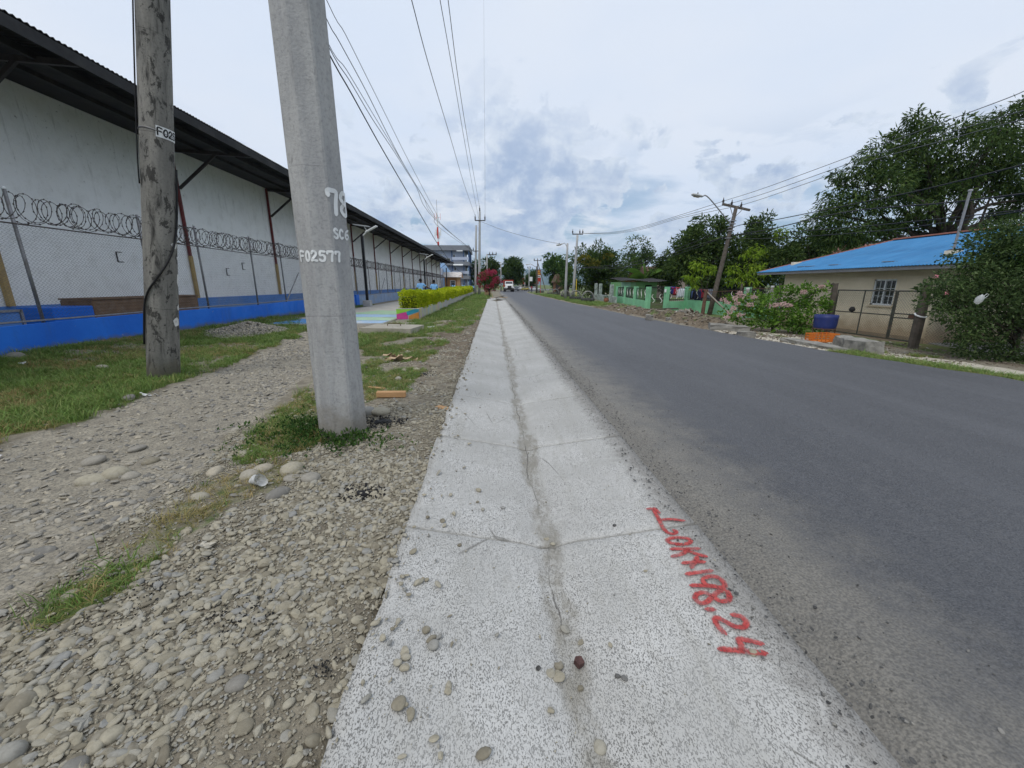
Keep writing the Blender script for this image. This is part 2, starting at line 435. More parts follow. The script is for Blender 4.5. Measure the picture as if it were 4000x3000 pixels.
xs = np.concatenate([[-17000, -5000, -1500, -500, -200, -80, -40, -25, -18, -14, -11.5], np.arange(-10, -.5, .085), [-.5, -.47, -.3, .3, 1.0, 1.6], np.arange(2.5, 6, 1.2), np.arange(6.1, 14.2, .16), np.arange(14.5, 30, 1.5), [33, 40, 50, 70, 100, 200, 500, 1500, 5000, 17000]])
ys = np.concatenate([[-60, -25, -10, -4, -1.5], np.arange(-.5, 14, .085), np.arange(14, 34, .17), np.arange(34, 70, .8), np.arange(70, 160, 3), [165, 180, 200, 230, 270, 330, 420, 600, 900, 1500, 2600, 4500, 8200]])
gm, GX, GY = grid_mesh('ground', xs, ys, ground_h, ground_material())
wx_, wy_ = warp(GX, GY, .25)
fattr(gm, 'grass', np.maximum(grass_amount(GX, GY), right_grass(GX, GY) + ((GY > 150) | (np.abs(GX) > 45)) * .9))
fattr(gm, 'track', inpoly(wx_, wy_, track_poly) * 1.0 + 0.6 * (inpoly(wx_, wy_, gpoly([(740, 690), (1000, 640), (1020, 660), (960, 690), (800, 720)]))))
_e = wx_ - road_r(wy_)
fattr(gm, 'dirt', ((_e > .1) & (_e < 3.5) & (GY > 12.6) & (GY < 29)) * 1.0 + ((GX > 11.5) & (GY < 40)) * .55 + ((GX > -1.9) & (GX < -.5) & (GY > 3.2)) * (.38 + .3 * sstep(5, 10, GY)))
fattr(gm, 'pale', ((_e > .95) & (_e < 2.3) & (GY < 9.8)) * 1.0 + ((_e > .1) & (_e < 2.4) & (GY > 8.6) & (GY < 14)) * .75 + ((_e > 2.7) & (_e < 3.7) & (GY > 24) & (GY < 60)) * 1.0 + (GX < -9.45) * 1.0)  # pale yard floor behind the fence is added to bounce light onto the wall
tag(put('ground', gm), 'pebbly bare ground, turf and dirt on both sides of road', kind='structure')

# ---- asphalt
def asphalt():
    t = NT('asphalt'); p = t.pos()
    fine = t.noise(p, 105, 5, .75); mid = t.noise(p, 22, 5, .65); st = t.noise(t.mp(p, (1.6, .05, 1)), 1.0, 5, .6)
    c = t.mix(t.ss(fine, .36, .66), (.022, .023, .028), (.105, .107, .115)); c = t.mix(t.ss(t.vor(p, 60), .0, .16, .5, 0), c, (.24, .24, .24))
    c = t.mix(t.ss(mid, .4, .75, 0, .45), c, (.125, .126, .13))
    c = t.mix(t.ss(st, .42, .66, 0, .35), c, (.10, .102, .11)); c = t.mix(t.ss(t.noise(t.mp(p, (1, .3, 1)), .7, 6, .65), .5, .7, 0, .4), c, (.045, .046, .05))
    sep = t.n('ShaderNodeSeparateXYZ'); t.L.new(p, sep.inputs[0])
    dust = t.ss(t.math('ADD', t.math('SUBTRACT', sep.outputs[0], 1.16), t.math('MULTIPLY', t.noise(p, 3.5, 5, .65), -1.1)), -.45, .55, 1, 0)
    c = t.mix(t.math('MULTIPLY', dust, .75), c, t.mix(t.ss(t.noise(p, 90, 4), .35, .65), (.14, .13, .11), (.27, .25, .21)))
    t.bump(t.math('ADD', fine, t.math('MULTIPLY', t.vor(p, 95), .6)), .8, .006)
    t.p.inputs['Specular IOR Level'].default_value = .5
    return t.done(c, t.ss(mid, .3, .7, .52, .72))
def build_road():
    yy = np.concatenate([np.arange(-6, 20, .2), np.arange(20, 60, .6), np.arange(60, 260, 4)]); u = np.concatenate([np.linspace(0, .04, 8), np.linspace(.06, .95, 26), np.linspace(.96, 1, 8)])
    Lx = road_l(yy) + (fbm(yy * 2.2, yy * 0, 4) - .5) * .24 * (yy < 60); Rx = road_r(yy) + (fbm(yy * 1.7, yy * 0 + 5, 3) - .5) * .22
    X = Lx[:, None] + u[None, :] * (Rx - Lx)[:, None]; Y = np.repeat(yy[:, None], len(u), 1)
    edge = np.minimum(sstep(0, .035, u), sstep(1, .975, u))[None, :]
    Z = terrain(X, Y) - .05 + edge * .072 + (fbm(X * 2, Y * 2) - .5) * .008
    nx = len(u); i = (np.arange(nx - 1)[None, :] + np.arange(len(yy) - 1)[:, None] * nx).ravel()
    me = npmesh('road', np.stack([X.ravel(), Y.ravel(), Z.ravel()], 1), np.stack([i, i + 1, i + 1 + nx, i + nx], 1), asphalt(), True)
    tag(put('road', me), 'dark grey freshly laid asphalt road', kind='structure')
build_road()

# ---- concrete gutter, slab by slab
GX0, GXC, GX1, SLAB = -.52, .31, 1.20, 1.45
def gutter_z(x):
    return np.interp(x, [GX0, GXC - .13, GXC - .045, GXC + .045, GXC + .13, GX1], [.04, -.095, -.128, -.128, -.095, .006])
def concrete():
    t = NT('broomed_concrete'); p = t.pos()
    st = t.mp(p, (1, .5, 1))
    pits = t.noise(st, 210, 4, .66, .5); pm = t.ss(t.math('ADD', pits, t.math('MULTIPLY', t.math('SUBTRACT', t.noise(st, 48, 4), .5), .12)), .54, .60)
    big = t.noise(p, 1.6, 5, .6)
    c = t.mix(t.ss(big, .3, .7), (.41, .405, .385), (.52, .515, .495))
    c = t.mix(t.ss(t.noise(st, 20, 4), .45, .7, 0, .35), c, (.40, .39, .36))
    c = t.mix(t.ss(t.noise(t.mp(p, (5, .35, 1)), 1.3, 6, .65), .5, .72, 0, .45), c, (.36, .35, .315)); c = t.mix(t.ss(t.noise(p, 2.3, 6, .7, .5), .55, .68, 0, .35), c, (.58, .575, .555))
    zone = t.ss(t.noise(p, 3.2, 5, .6), .34, .62, .15, 1)
    c = t.mix(t.math('MULTIPLY', pm, t.math('MULTIPLY', zone, .72)), c, (.085, .08, .072))
    sep = t.n('ShaderNodeSeparateXYZ'); t.L.new(p, sep.inputs[0])
    off = t.math('ADD', t.math('SUBTRACT', sep.outputs[0], GXC), t.math('MULTIPLY', t.math('SUBTRACT', t.noise(t.mp(p, (1, .6, 1)), 3, 5), .5), .16))
    wob = t.noise(t.mp(p, (.4, 1, 1)), 2.1, 5, .6); sand = t.ss(t.math('SUBTRACT', t.math('ABSOLUTE', off), t.math('MULTIPLY', t.math('SUBTRACT', wob, .37), .26)), .0, .06, 1, 0)
    c = t.mix(t.math('MULTIPLY', sand, t.ss(t.noise(st, 12, 6, .7), .36, .60, .25, .85)), c, (.255, .24, .205)); c = t.mix(t.math('MULTIPLY', t.ss(t.math('ABSOLUTE', t.math('ADD', off, .015)), .002, .007, 1, 0), t.ss(t.noise(p, 1.7, 4), .42, .58, 0, .8)), c, (.10, .095, .085)); cr = t.vor(t.mp(p, (.9, .5, 1)), 1.6, 'DISTANCE_TO_EDGE'); c = t.mix(t.math('MULTIPLY', t.ss(cr, .0015, .005, 1, 0), t.ss(t.noise(p, .9, 3), .52, .6, 0, .6)), c, (.13, .125, .11))
    edge = t.ss(t.math('ADD', sep.outputs[0], t.math('MULTIPLY', t.noise(p, 14, 5, .7), .35)), 1.14, 1.34)
    c = t.mix(t.math('MULTIPLY', edge, .7), c, (.20, .19, .175))
    h = t.math('SUBTRACT', t.math('MULTIPLY', t.noise(st, 40, 4), .5), t.math('MULTIPLY', pm, .7))
    t.bump(h, .8, .006)
    return t.done(c, .85)
def build_gutter():
    root = bpy.data.objects.new('gutter', None); COL.objects.link(root); tag(root, 'pale V-shaped concrete roadside gutter', kind='structure')
    cm = concrete(); u = np.concatenate([np.linspace(GX0, GXC - .09, 13), np.linspace(GXC - .06, GXC + .06, 7), np.linspace(GXC + .09, GX1, 14)]); 
    k0 = -2
    for k in range(k0, 26):
        y0 = .62 + k * SLAB + .007; y1 = .62 + (k + 1) * SLAB - .007
        v = np.concatenate([[y0, y0 + .012], np.linspace(y0 + .06, y1 - .06, 14), [y1 - .012, y1]])
        X, Y = np.meshgrid(u, v)
        Z = gutter_z(X) + terrain(X, Y) * (X > 1.2) + (fbm(X * 3 + 9, Y * 3) - .5) * .012 + (fbm(X * 14, Y * 9, 3) - .5) * .005
        Z = Z - .008 * ((Y < y0 + .005) | (Y > y1 - .005)) + (random.random() - .5) * .004
        sandch = np.exp(-((X - GXC) / .045) ** 2) * .012 * (fbm(X * 2, Y * 2.2) > .5); Z = Z + sandch
        X = X + (X < GX0 + .01) * (fbm(Y * 5, Y * 0, 3) - .5) * .05
        nx, ny = len(u), len(v); top = np.stack([X.ravel(), Y.ravel(), Z.ravel()], 1)
        i = (np.arange(nx - 1)[None, :] + np.arange(ny - 1)[:, None] * nx).ravel(); f = [np.stack([i, i + 1, i + 1 + nx, i + nx], 1)]
        ring = np.concatenate([np.arange(nx), np.arange(1, ny) * nx + nx - 1, np.arange(nx - 2, -1, -1) + (ny - 1) * nx, np.arange(ny - 2, 0, -1) * nx])
        bot = top[ring].copy(); bot[:, 2] = -.15; o = len(top); m = len(ring); j = np.arange(m)
        f.append(np.stack([ring[j], o + j, o + (j + 1) % m, ring[(j + 1) % m]], 1))
        put('slab', npmesh('slab', np.vstack([top, bot]), np.vstack(f), cm, True), root)
    # the broken, lifted slabs at the far end
    for (x, y, w, l, rx, ry, rz) in ((-.15, 38.9, .8, .9, .06, -.12, .2), (.72, 39.2, .9, 1.3, -.10, .14, -.1), (.2, 40.6, .7, .8, .16, .05, .5), (.85, 41.2, .8, .7, .1, .2, .3)):
        b = MB(); b.box((0, 0, 0), (w, l, .09)); b.build('slab', cm, root, (x, y, .02), (rx, ry, rz), bevel=.012)
    return root
gutter = build_gutter()

def ribbon(mb, pts, nrm, w, uvs=None):
    """a painted stroke: flat strip along pts on a surface with normals nrm"""
    P = [Vector(p) for p in pts]; k = len(P)
    L = []; 
    for i in range(k):
        t = (P[min(i + 1, k - 1)] - P[max(i - 1, 0)]).normalized(); n = Vector(nrm[i] if isinstance(nrm, list) else nrm)
        s = t.cross(n).normalized() * (w / 2); L.append((P[i], s, t))
    P0, s0, t0 = L[0]; P1, s1, t1 = L[-1]
    rows = [(P0 - t0 * w * .45, s0 * .35)] + [(p, s) for p, s, t in L] + [(P1 + t1 * w * .45, s1 * .35)]
    vs = []
    for p, s in rows: vs += [p - s, p + s]
    mb.add(vs, [(2 * i, 2 * i + 1, 2 * i + 3, 2 * i + 2) for i in range(len(rows) - 1)])
def smooth_line(pts, n=6):
    """Catmull-Rom through 2-D or 3-D points"""
    P = [np.array(p, float) for p in pts]
    if len(P) < 3: return [P[0] + (P[1] - P[0]) * i / n for i in range(n + 1)]
    P = [2 * P[0] - P[1]] + P + [2 * P[-1] - P[-2]]; out = []
    for i in range(1, len(P) - 2):
        for j in range(n):
            t = j / n; a, b, c, d = P[i - 1:i + 3]
            out.append(.5 * (2 * b + (c - a) * t + (2 * a - 5 * b + 4 * c - d) * t * t + (3 * b - a - 3 * c + d) * t ** 3))
    out.append(P[-2]); return out
def red_paint():
    t = NT('red_spray_paint'); p = t.pos()
    pits = t.ss(t.noise(t.mp(p, (1, .5, 1)), 150, 4, .62, .4), .52, .62)
    c = t.mix(t.ss(t.noise(p, 30, 4), .3, .7), (.36, .035, .035), (.50, .085, .075)); c = t.mix(t.math('MULTIPLY', pits, .8), c, (.10, .02, .02))
    t.done(c, .7)
    e = t.n('ShaderNodeUVMap', uv_map='stroke'); sx = t.n('ShaderNodeSeparateXYZ'); t.L.new(e.outputs[0], sx.inputs[0])
    d = t.math('ADD', t.math('MULTIPLY', t.math('ABSOLUTE', t.math('SUBTRACT', sx.outputs[0], .5)), 2), t.math('MULTIPLY', t.math('SUBTRACT', t.noise(p, 210, 3, .7), .5), 1.0))
    a = t.math('MULTIPLY', t.ss(d, .45, 1.0, .95, 0), t.ss(t.noise(p, 16, 4), .3, .62, .55, 1))
    tb = t.n('ShaderNodeBsdfTransparent'); mx = t.n('ShaderNodeMixShader'); t.L.new(a, mx.inputs[0]); t.L.new(tb.outputs[0], mx.inputs[1]); t.L.new(t.p.outputs[0], mx.inputs[2]); t.L.new(mx.outputs[0], t.out.inputs[0])
    return t.m
def red_writing():
    S = [[(1425, 130), (1452, 132), (1466, 155), (1488, 195), (1505, 232), (1530, 258), (1560, 266), (1578, 256), (1568, 246)], [(1462, 128), (1482, 150)], [(1484, 190), (1545, 186), (1612, 192)],
         [(1590, 322), (1543, 314), (1530, 298), (1560, 287), (1610, 286), (1648, 294), (1652, 311), (1620, 322), (1580, 322)],
         [(1556, 348), (1620, 347), (1694, 346)], [(1732, 386), (1680, 372), (1628, 350)], [(1640, 356), (1600, 378), (1560, 388)],
         [(1618, 424), (1668, 420), (1722, 418)], [(1660, 446), (1690, 396)],
         [(1638, 484), (1700, 474), (1762, 466)],
         [(1664, 546), (1750, 548), (1832, 556), (1828, 522), (1790, 498), (1742, 500), (1722, 522), (1745, 544), (1790, 552)],
         [(1866, 604), (1850, 578), (1808, 578), (1775, 604), (1742, 636), (1705, 642), (1678, 616), (1692, 592), (1735, 586), (1780, 612), (1820, 632), (1858, 626), (1866, 600)],
         [(1748, 676), (1774, 678)],
         [(1886, 706), (1930, 716), (1956, 748), (1938, 772), (1890, 768), (1840, 742), (1798, 722), (1786, 736), (1808, 776), (1834, 802)],
         [(2050, 914), (1930, 902), (1818, 892)], [(1932, 898), (1924, 866), (1916, 838), (1970, 846), (2030, 860)]]
    mb = MB(); uv = []
    for s in S:
        pts = []
        for q in smooth_line(s, 5):
            p = atg(1500 + q[0] * .7233, 1900 + q[1] * .7233, .0); p = Vector((p.x, p.y, 0)); zz = float(gutter_z(p.x))
            d = ray(1500 + q[0] * .7233, 1900 + q[1] * .7233); tt = (zz - CAM_H) / d.z; p = _c + d * tt
            pts.append((p.x, p.y, float(gutter_z(p.x)) + .011))
        n0 = len(mb.f); ribbon(mb, pts, (-.08, 0, 1), .034); 
    me = mb.mesh('spray_paint_lettering', red_paint())
    ul = me.uv_layers.new(name='stroke')
    for pl in me.polygons:
        for li in pl.loop_indices: ul.data[li].uv = (me.loops[li].vertex_index % 2, 0)
    o = put('spray_paint_lettering', me, gutter); o['label'] = 'red sprayed chainage writing 0K+198.24 on the gutter'
red_writing()
# ================================================================== stones, gravel, grass
def stone_mesh(name, seed, m, flat=.55, angular=.0, sub=2, stretch=1.0):
    bm = bmesh.new(); bmesh.ops.create_icosphere(bm, subdivisions=sub, radius=1)
    r = np.random.default_rng(seed); ax = 1 + r.random(3) * .5 - .2; ax[2] *= flat; ax[1] *= stretch
    planes = [(Vector(r.normal(size=3)).normalized(), .5 + .35 * r.random()) for _ in range(int(angular))]
    off = r.random(3) * 30
    for v in bm.verts:
        p = v.co.copy()
        for n, d in planes:
            e = p.dot(n) - d
            if e > 0: p -= n * e
        k = 1 + .16 * (math.sin(p.x * 2.3 + off[0]) + math.sin(p.y * 2.7 + off[1]) + math.sin(p.z * 2.1 + off[2])) / 2
        v.co = Vector((p.x * ax[0], p.y * ax[1], p.z * ax[2])) * k
    me = bpy.data.meshes.new(name); bm.to_mesh(me); bm.free(); me.materials.append(m)
    me.polygons.foreach_set('use_smooth', [angular == 0] * len(me.polygons)); 
    return me
def stonemat(name, stops):
    t = NT(name); p = t.pos(); c = t.ramp(t.orand(), stops)
    c = t.mix(t.ss(t.noise(p, 55, 6, .7), .4, .72, 0, .7), c, t.mix(.5, c, (.11, .10, .08))); c = t.mix(t.ss(t.noise(p, 24, 4), .5, .7, 0, .35), c, (.36, .34, .29))
    t.bump(t.noise(p, 140, 4), .35, .003); return t.done(c, .85)
tan_stone = stonemat('tan_pebble', [(0, (.17, .15, .11)), (.3, (.275, .248, .185)), (.6, (.36, .328, .25)), (.85, (.30, .285, .24)), (1, (.24, .24, .23))])
grey_stone = stonemat('grey_pebble', [(0, (.15, .145, .135)), (.35, (.25, .235, .205)), (.7, (.33, .305, .255)), (1, (.41, .365, .28))])
dark_stone = stonemat('asphalt_grit', [(0, (.035, .035, .035)), (.6, (.10, .10, .10)), (1, (.25, .24, .22))])
mixed_stone = stonemat('rubble_stone', [(0, (.09, .072, .052)), (.5, (.16, .13, .095)), (.8, (.24, .21, .165)), (1, (.40, .38, .34))])
def stones(m, n=10, ang=True):
    return [stone_mesh('stone_shape', i * 13 + 1, m, .34 + .13 * (i % 3), 0 if i % 3 == 0 else 6 + i % 5, stretch=.62 + .1 * (i % 4)) for i in range(n)]
def spread(n, x0, x1, y0, y1, keep):
    x = rng.uniform(x0, x1, n); y = rng.uniform(y0, y1, n); k = rng.random(n) < keep(x, y); return x[k], y[k]
def lay_stones(name, label, parts, protos):
    P, Rr, S, I = [], [], [], []
    for x, y, s, z in parts:
        n = len(x); P.append(np.stack([x, y, z], 1)); Rr.append(np.stack([rng.normal(0, .28, n), rng.normal(0, .28, n), rng.uniform(0, 6.28, n)], 1))
        S.append(s[:, None] * rng.uniform(.75, 1.3, (n, 3))); I.append(rng.integers(0, len(protos), n))
    scatter(name, label, 'gravel', np.vstack(P), np.vstack(Rr), np.vstack(S), np.concatenate(I), protos)
def berm(x, y):
    tr = inpoly(*warp(x, y, .12), track_poly); g = grass_amount(x, y)
    return (1 - tr) * (1 - .85 * (g > .4)) * (x < -.46)
def size(n, lo, hi, k=2.2): return lo + (hi - lo) * rng.random(n) ** k
parts = []
x, y = spread(54000, -4.5, -.46, .5, 4.2, lambda x, y: berm(x, y) * (.22 + .78 * sstep(.38, .58, fbm(x * 1.7, y * 1.7)))); s = size(len(x), .005, .028, 2.6) * (1 - .2 * sstep(2.2, 4, y)); parts.append((x, y, s, ground_h(x, y) + s * .22))
x, y = spread(30000, -3.8, -.46, 4.2, 9, lambda x, y: berm(x, y) * (x > -2.6) * (.15 + .75 * sstep(.42, .6, fbm(x * 2, y * 2 + 5)))); s = size(len(x), .007, .026, 2.4); parts.append((x, y, s, ground_h(x, y) + s * .2))
x, y = spread(12000, -2.4, -.46, 9, 26, lambda x, y: berm(x, y) * (x > -1.9) * (.1 + .7 * sstep(.42, .6, fbm(x * 2, y * 2 + 5)))); s = size(len(x), .010, .032, 2.6); parts.append((x, y, s, ground_h(x, y) + s * .2))
x, y = spread(5200, -.56, GXC, .55, 9, lambda x, y: np.exp(-(x + .56) / (.06 + .16 * np.exp(-((y - .9) / .55) ** 2) + .05 * fbm(y * 2, y * 0)))); s = size(len(x), .003, .02, 2.8); parts.append((x, y, s, gutter_z(x) + s * .3 + .008))
x, y = spread(2600, -.5, GX1, .6, 14, lambda x, y: .25 + .75 * np.exp(-((x - GXC) / .07) ** 2)); s = size(len(x), .002, .0085, 3); parts.append((x, y, s, gutter_z(x) + s * .3 + .008))
x, y = spread(52000, -4.2, -.46, .6, 4.4, lambda x, y: berm(x, y)); s = size(len(x), .003, .009, 1.6); parts.append((x, y, s, ground_h(x, y) + s * .3 + .004))
lay_stones('gravel', 'tan river pebbles covering the roadside berm beside the gutter', parts, stones(tan_stone))
parts = []
x, y = spread(60000, -9, -.6, .6, 9.5, lambda x, y: inpoly(*warp(x, y, .12), track_poly) * (.35 + .65 * sstep(.38, .58, fbm(x * 1.3, y * 1.3 + 3)))); s = size(len(x), .006, .032, 2.8); parts.append((x, y, s, ground_h(x, y) + s * .12))
x, y = spread(9000, -9, -2.4, 8, 17, lambda x, y: inpoly(*warp(x, y, .2), track_poly) * .8); s = size(len(x), .012, .04, 2.4); parts.append((x, y, s, ground_h(x, y) + s * .15))
x, y = spread(2600, -7.6, -1.2, 1, 13, lambda x, y: (grass_amount(x, y) > .3) * .35); s = size(len(x), .008, .035, 2.6); parts.append((x, y, s, ground_h(x, y) + s * .3))
lay_stones('track_gravel', 'flat grey gravel on the dirt track past the two poles', parts, stones(grey_stone))
parts = []
x, y = spread(16000, 1.0, 2.0, .6, 9, lambda x, y: np.exp(-((x - 1.24) / .14) ** 2) * .9 + .06); s = size(len(x), .002, .008, 2.4); parts.append((x, y, s, np.maximum(gutter_z(np.minimum(x, 1.2)) + .008, terrain(x, y) + .02 * sstep(1.2, 1.5, x) - .005) + s * .3))
x, y = spread(2600, 1.02, 1.45, 9, 30, lambda x, y: np.exp(-((x - 1.24) / .1) ** 2)); s = size(len(x), .006, .016, 2.4); parts.append((x, y, s, terrain(x, y) + .01))
lay_stones('asphalt_grit', 'loose dark asphalt grit along the seam of gutter and road', parts, stones(dark_stone, 5))
parts = []
def rz_(x, y): return ground_h(x, y)
x, y = spread(9000, 6.8, 11.5, 12.4, 29, lambda x, y: (x - road_r(y) > .15) * np.exp(-((x - road_r(y) - .9) / 1.0) ** 2)); s = size(len(x), .012, .075, 3.6); parts.append((x, y, s, rz_(x, y) + s * .25))
x, y = spread(3500, 7.6, 13, 8, 14.5, lambda x, y: (x - road_r(y) > .1) * .7); s = size(len(x), .01, .045, 3); parts.append((x, y, s, rz_(x, y) + s * .25))
lay_stones('roadside_rubble', 'broken stone and clods in the dug-up dirt across the road', parts, stones(mixed_stone))

# ---- grass
def blade_tuft(name, m, n, h, w, lean, seed):
    r = np.random.default_rng(seed); V = []; Fc = []
    for i in range(n):
        a = r.uniform(0, 6.28); bx, by = r.normal(0, .35 * h, 2); hh = h * r.uniform(.5, 1.15); ww = w * r.uniform(.7, 1.2); ln = lean * r.uniform(.4, 1.6) * hh
        d = np.array([math.cos(a), math.sin(a)]); s = np.array([-d[1], d[0]]) * ww / 2; o = len(V)
        for t, k in ((0, 1), (.5, .85), (1, 0)):
            c = np.array([bx, by]) + d * ln * t * t; z = hh * (t - .28 * lean * t * t)
            if k: V += [(*(c - s * k), z), (*(c + s * k), z)]
            else: V.append((*c, z))
        Fc += [(o, o + 1, o + 3), (o, o + 3, o + 2), (o + 2, o + 3, o + 4)]
    return npmesh(name, V, Fc, m)
def grassmat(name, stops):
    t = NT(name); c = t.ramp(t.orand(), stops); c = t.mix(t.math('MULTIPLY', t.island(), .4), c, stops[-1][1]); t.done(c, .6)
    tr = t.n('ShaderNodeBsdfTranslucent'); t.L.new(c, tr.inputs[0]); mx = t.n('ShaderNodeMixShader'); mx.inputs[0].default_value = .3
    t.L.new(t.p.outputs[0], mx.inputs[1]); t.L.new(tr.outputs[0], mx.inputs[2]); t.L.new(mx.outputs[0], t.out.inputs[0]); return t.m
green_grass = grassmat('green_grass', [(0, (.045, .13, .018)), (.5, (.10, .23, .032)), (.85, (.17, .29, .055)), (1, (.28, .29, .11))])
dry_grassm = grassmat('dry_grass', [(0, (.11, .15, .03)), (.4, (.24, .21, .07)), (1, (.42, .33, .15))])
gt = [blade_tuft('tuft', green_grass, 16, .075, .006, .7, i) for i in range(4)] + [blade_tuft('tuft', green_grass, 12, .13, .007, .8, 9 + i) for i in range(2)] + [blade_tuft('tuft', dry_grassm, 14, .08, .005, 1.3, 20 + i) for i in range(3)]
def lay_grass(name, label, sets):
    P, Rr, S, I = [], [], [], []
    for x, y, sc, dry in sets:
        n = len(x); P.append(np.stack([x, y, ground_h(x, y) - .004], 1)); Rr.append(np.stack([rng.normal(0, .15, n), rng.normal(0, .15, n), rng.uniform(0, 6.28, n)], 1))
        S.append((sc * rng.uniform(.6, 1.35, n))[:, None] * np.ones((n, 3))); I.append(np.where(rng.random(n) < dry, rng.integers(6, 9, n), rng.integers(0, 6, n)))
    scatter(name, label, 'grass', np.vstack(P), np.vstack(Rr), np.vstack(S), np.concatenate(I), gt)
sets = []
x, y = spread(42000, -9.2, -2.5, -1, 12.5, lambda x, y: (grass_amount(x, y)) * (x < -3) ); d = .10 + .6 * sstep(.52, .64, fbm(x * .8, y * .8 + 40)); sets.append((x, y, .95, d))
x, y = spread(12000, -9.2, -3, 12.5, 30, lambda x, y: grass_amount(x, y)); sets.append((x, y, 1.2, np.full(len(x), .2)))
x, y = spread(26000, -4.2, -.7, 1.0, 12, lambda x, y: grass_amount(x, y) * (x > -3.8)); d = .30 + .65 * inpoly(*warp(x, y, .1), dry_grass) + .3 * (fbm(x * 2.2, y * 2.2 + 9) > .52); sets.append((x, y, .7, d))
x, y = spread(9000, -4.4, -.6, 11, 40, lambda x, y: grass_amount(x, y)); sets.append((x, y, 1.25, np.full(len(x), .2)))
x, y = spread(4000, -3.2, -.5, 40, 75, lambda x, y: grass_amount(x, y)); sets.append((x, y, 2.2, np.full(len(x), .15)))
lay_grass('grass', 'green and dry grass on lawn and verge along the blue wall and gutter', sets)
sets = []
x, y = spread(16000, 7.5, 11.5, 4, 10, lambda x, y: (right_grass(x, y) > .5) * 1.0); sets.append((x, y, .9, np.full(len(x), .35)))
x, y = spread(15000, 6.3, 11, 27, 75, lambda x, y: right_grass(x, y)); sets.append((x, y, 1.7, np.full(len(x), .12)))
x, y = spread(3500, 7, 11.5, 11, 30, lambda x, y: (right_grass(x, y) > .25) * .5); sets.append((x, y, 1.0, np.full(len(x), .45)))
lay_grass('roadside_grass', 'grass strip between the road and the properties across it', sets)
# ================================================================== left side: warehouse, fence, poles, path, planter
def plaster():
    t = NT('stained_white_plaster'); p = t.pos()
    big = t.noise(p, .35, 6, .6); mid = t.noise(p, 2.5, 6, .65); fine = t.noise(p, 14, 5, .7)
    c = t.mix(t.ss(big, .3, .7), (.86, .87, .87), (.92, .925, .92)); c = t.mix(t.ss(mid, .45, .75, 0, .5), c, (.66, .66, .64))
    sep = t.n('ShaderNodeSeparateXYZ'); t.L.new(p, sep.inputs[0])
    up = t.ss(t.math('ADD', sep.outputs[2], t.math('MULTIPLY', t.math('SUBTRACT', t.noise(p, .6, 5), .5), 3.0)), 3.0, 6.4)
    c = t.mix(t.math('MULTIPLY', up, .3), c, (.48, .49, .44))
    st = t.noise(t.mp(p, (1, 1, .10)), 5, 5, .7); c = t.mix(t.math('MULTIPLY', t.ss(st, .55, .74, 0, .6), t.math('ADD', up, .12)), c, (.28, .285, .27))
    sp = t.ss(t.noise(p, 7, 5, .8), .60, .70); c = t.mix(t.math('MULTIPLY', sp, t.math('ADD', t.math('MULTIPLY', up, .8), .1)), c, (.07, .08, .06))
    t.bump(t.math('ADD', mid, fine), .35, .03); return t.done(c, .9)
blue_paint = mat('bright_blue_paint', (.015, .16, .70), .55, .10, 1.2, .3, 30, dirt=(.03, .12, .42), dsc=.8, damt=.5)
pale_blue_paint = mat('faded_blue_paint', (.24, .33, .50), .7, .15, 1.5, .3, 30, dirt=(.30, .31, .31), dsc=.9, damt=.7)
stripe_paint = mat('wall_stripe_blue', (.10, .25, .60), .6, .12, 1.0, .25, 30, dirt=(.25, .32, .45), dsc=.5, damt=.6)
dark_roof = mat('near_black_roof_sheet', (.032, .032, .034), .85, .3, 1.2, .3, 20, dirt=(.065, .06, .055), dsc=1.5, damt=.6)  # near-black sheet with slightly lighter mottling
red_steel = mat('dull_red_steel', (.16, .035, .035), .65, .2, 5, .2, 60, dirt=(.06, .03, .03), dsc=3)
yellow_steel = mat('ochre_painted_steel', (.42, .30, .13), .7, .15, 4, .2, 60, dirt=(.25, .18, .1), dsc=3)
dark_steel = mat('dark_steel', (.045, .04, .04), .6, .25, 6, .2, 60)
galv = mat('galvanised_steel', (.30, .30, .31), .5, .2, 12, .15, 90, metal=.5, dirt=(.16, .13, .11), dsc=6, damt=.6)
rusty_wire = mat('weathered_wire', (.11, .095, .09), .7, .3, 30, 0, 60, metal=.2)
brown_plaster = mat('brown_plaster', (.20, .125, .075), .85, .2, 4, .4, 40, dirt=(.30, .24, .19), dsc=3)
black_paint = mat('black_paint', (.012, .012, .014), .45, .3, 6, .1, 60)
white_paint = mat('white_paint', (.72, .74, .74), .5, .06, 8, .05, 60)
concrete_g = mat('grey_concrete', (.36, .355, .335), .9, .2, 3, .5, 45, dirt=(.2, .195, .18), dsc=2.5)

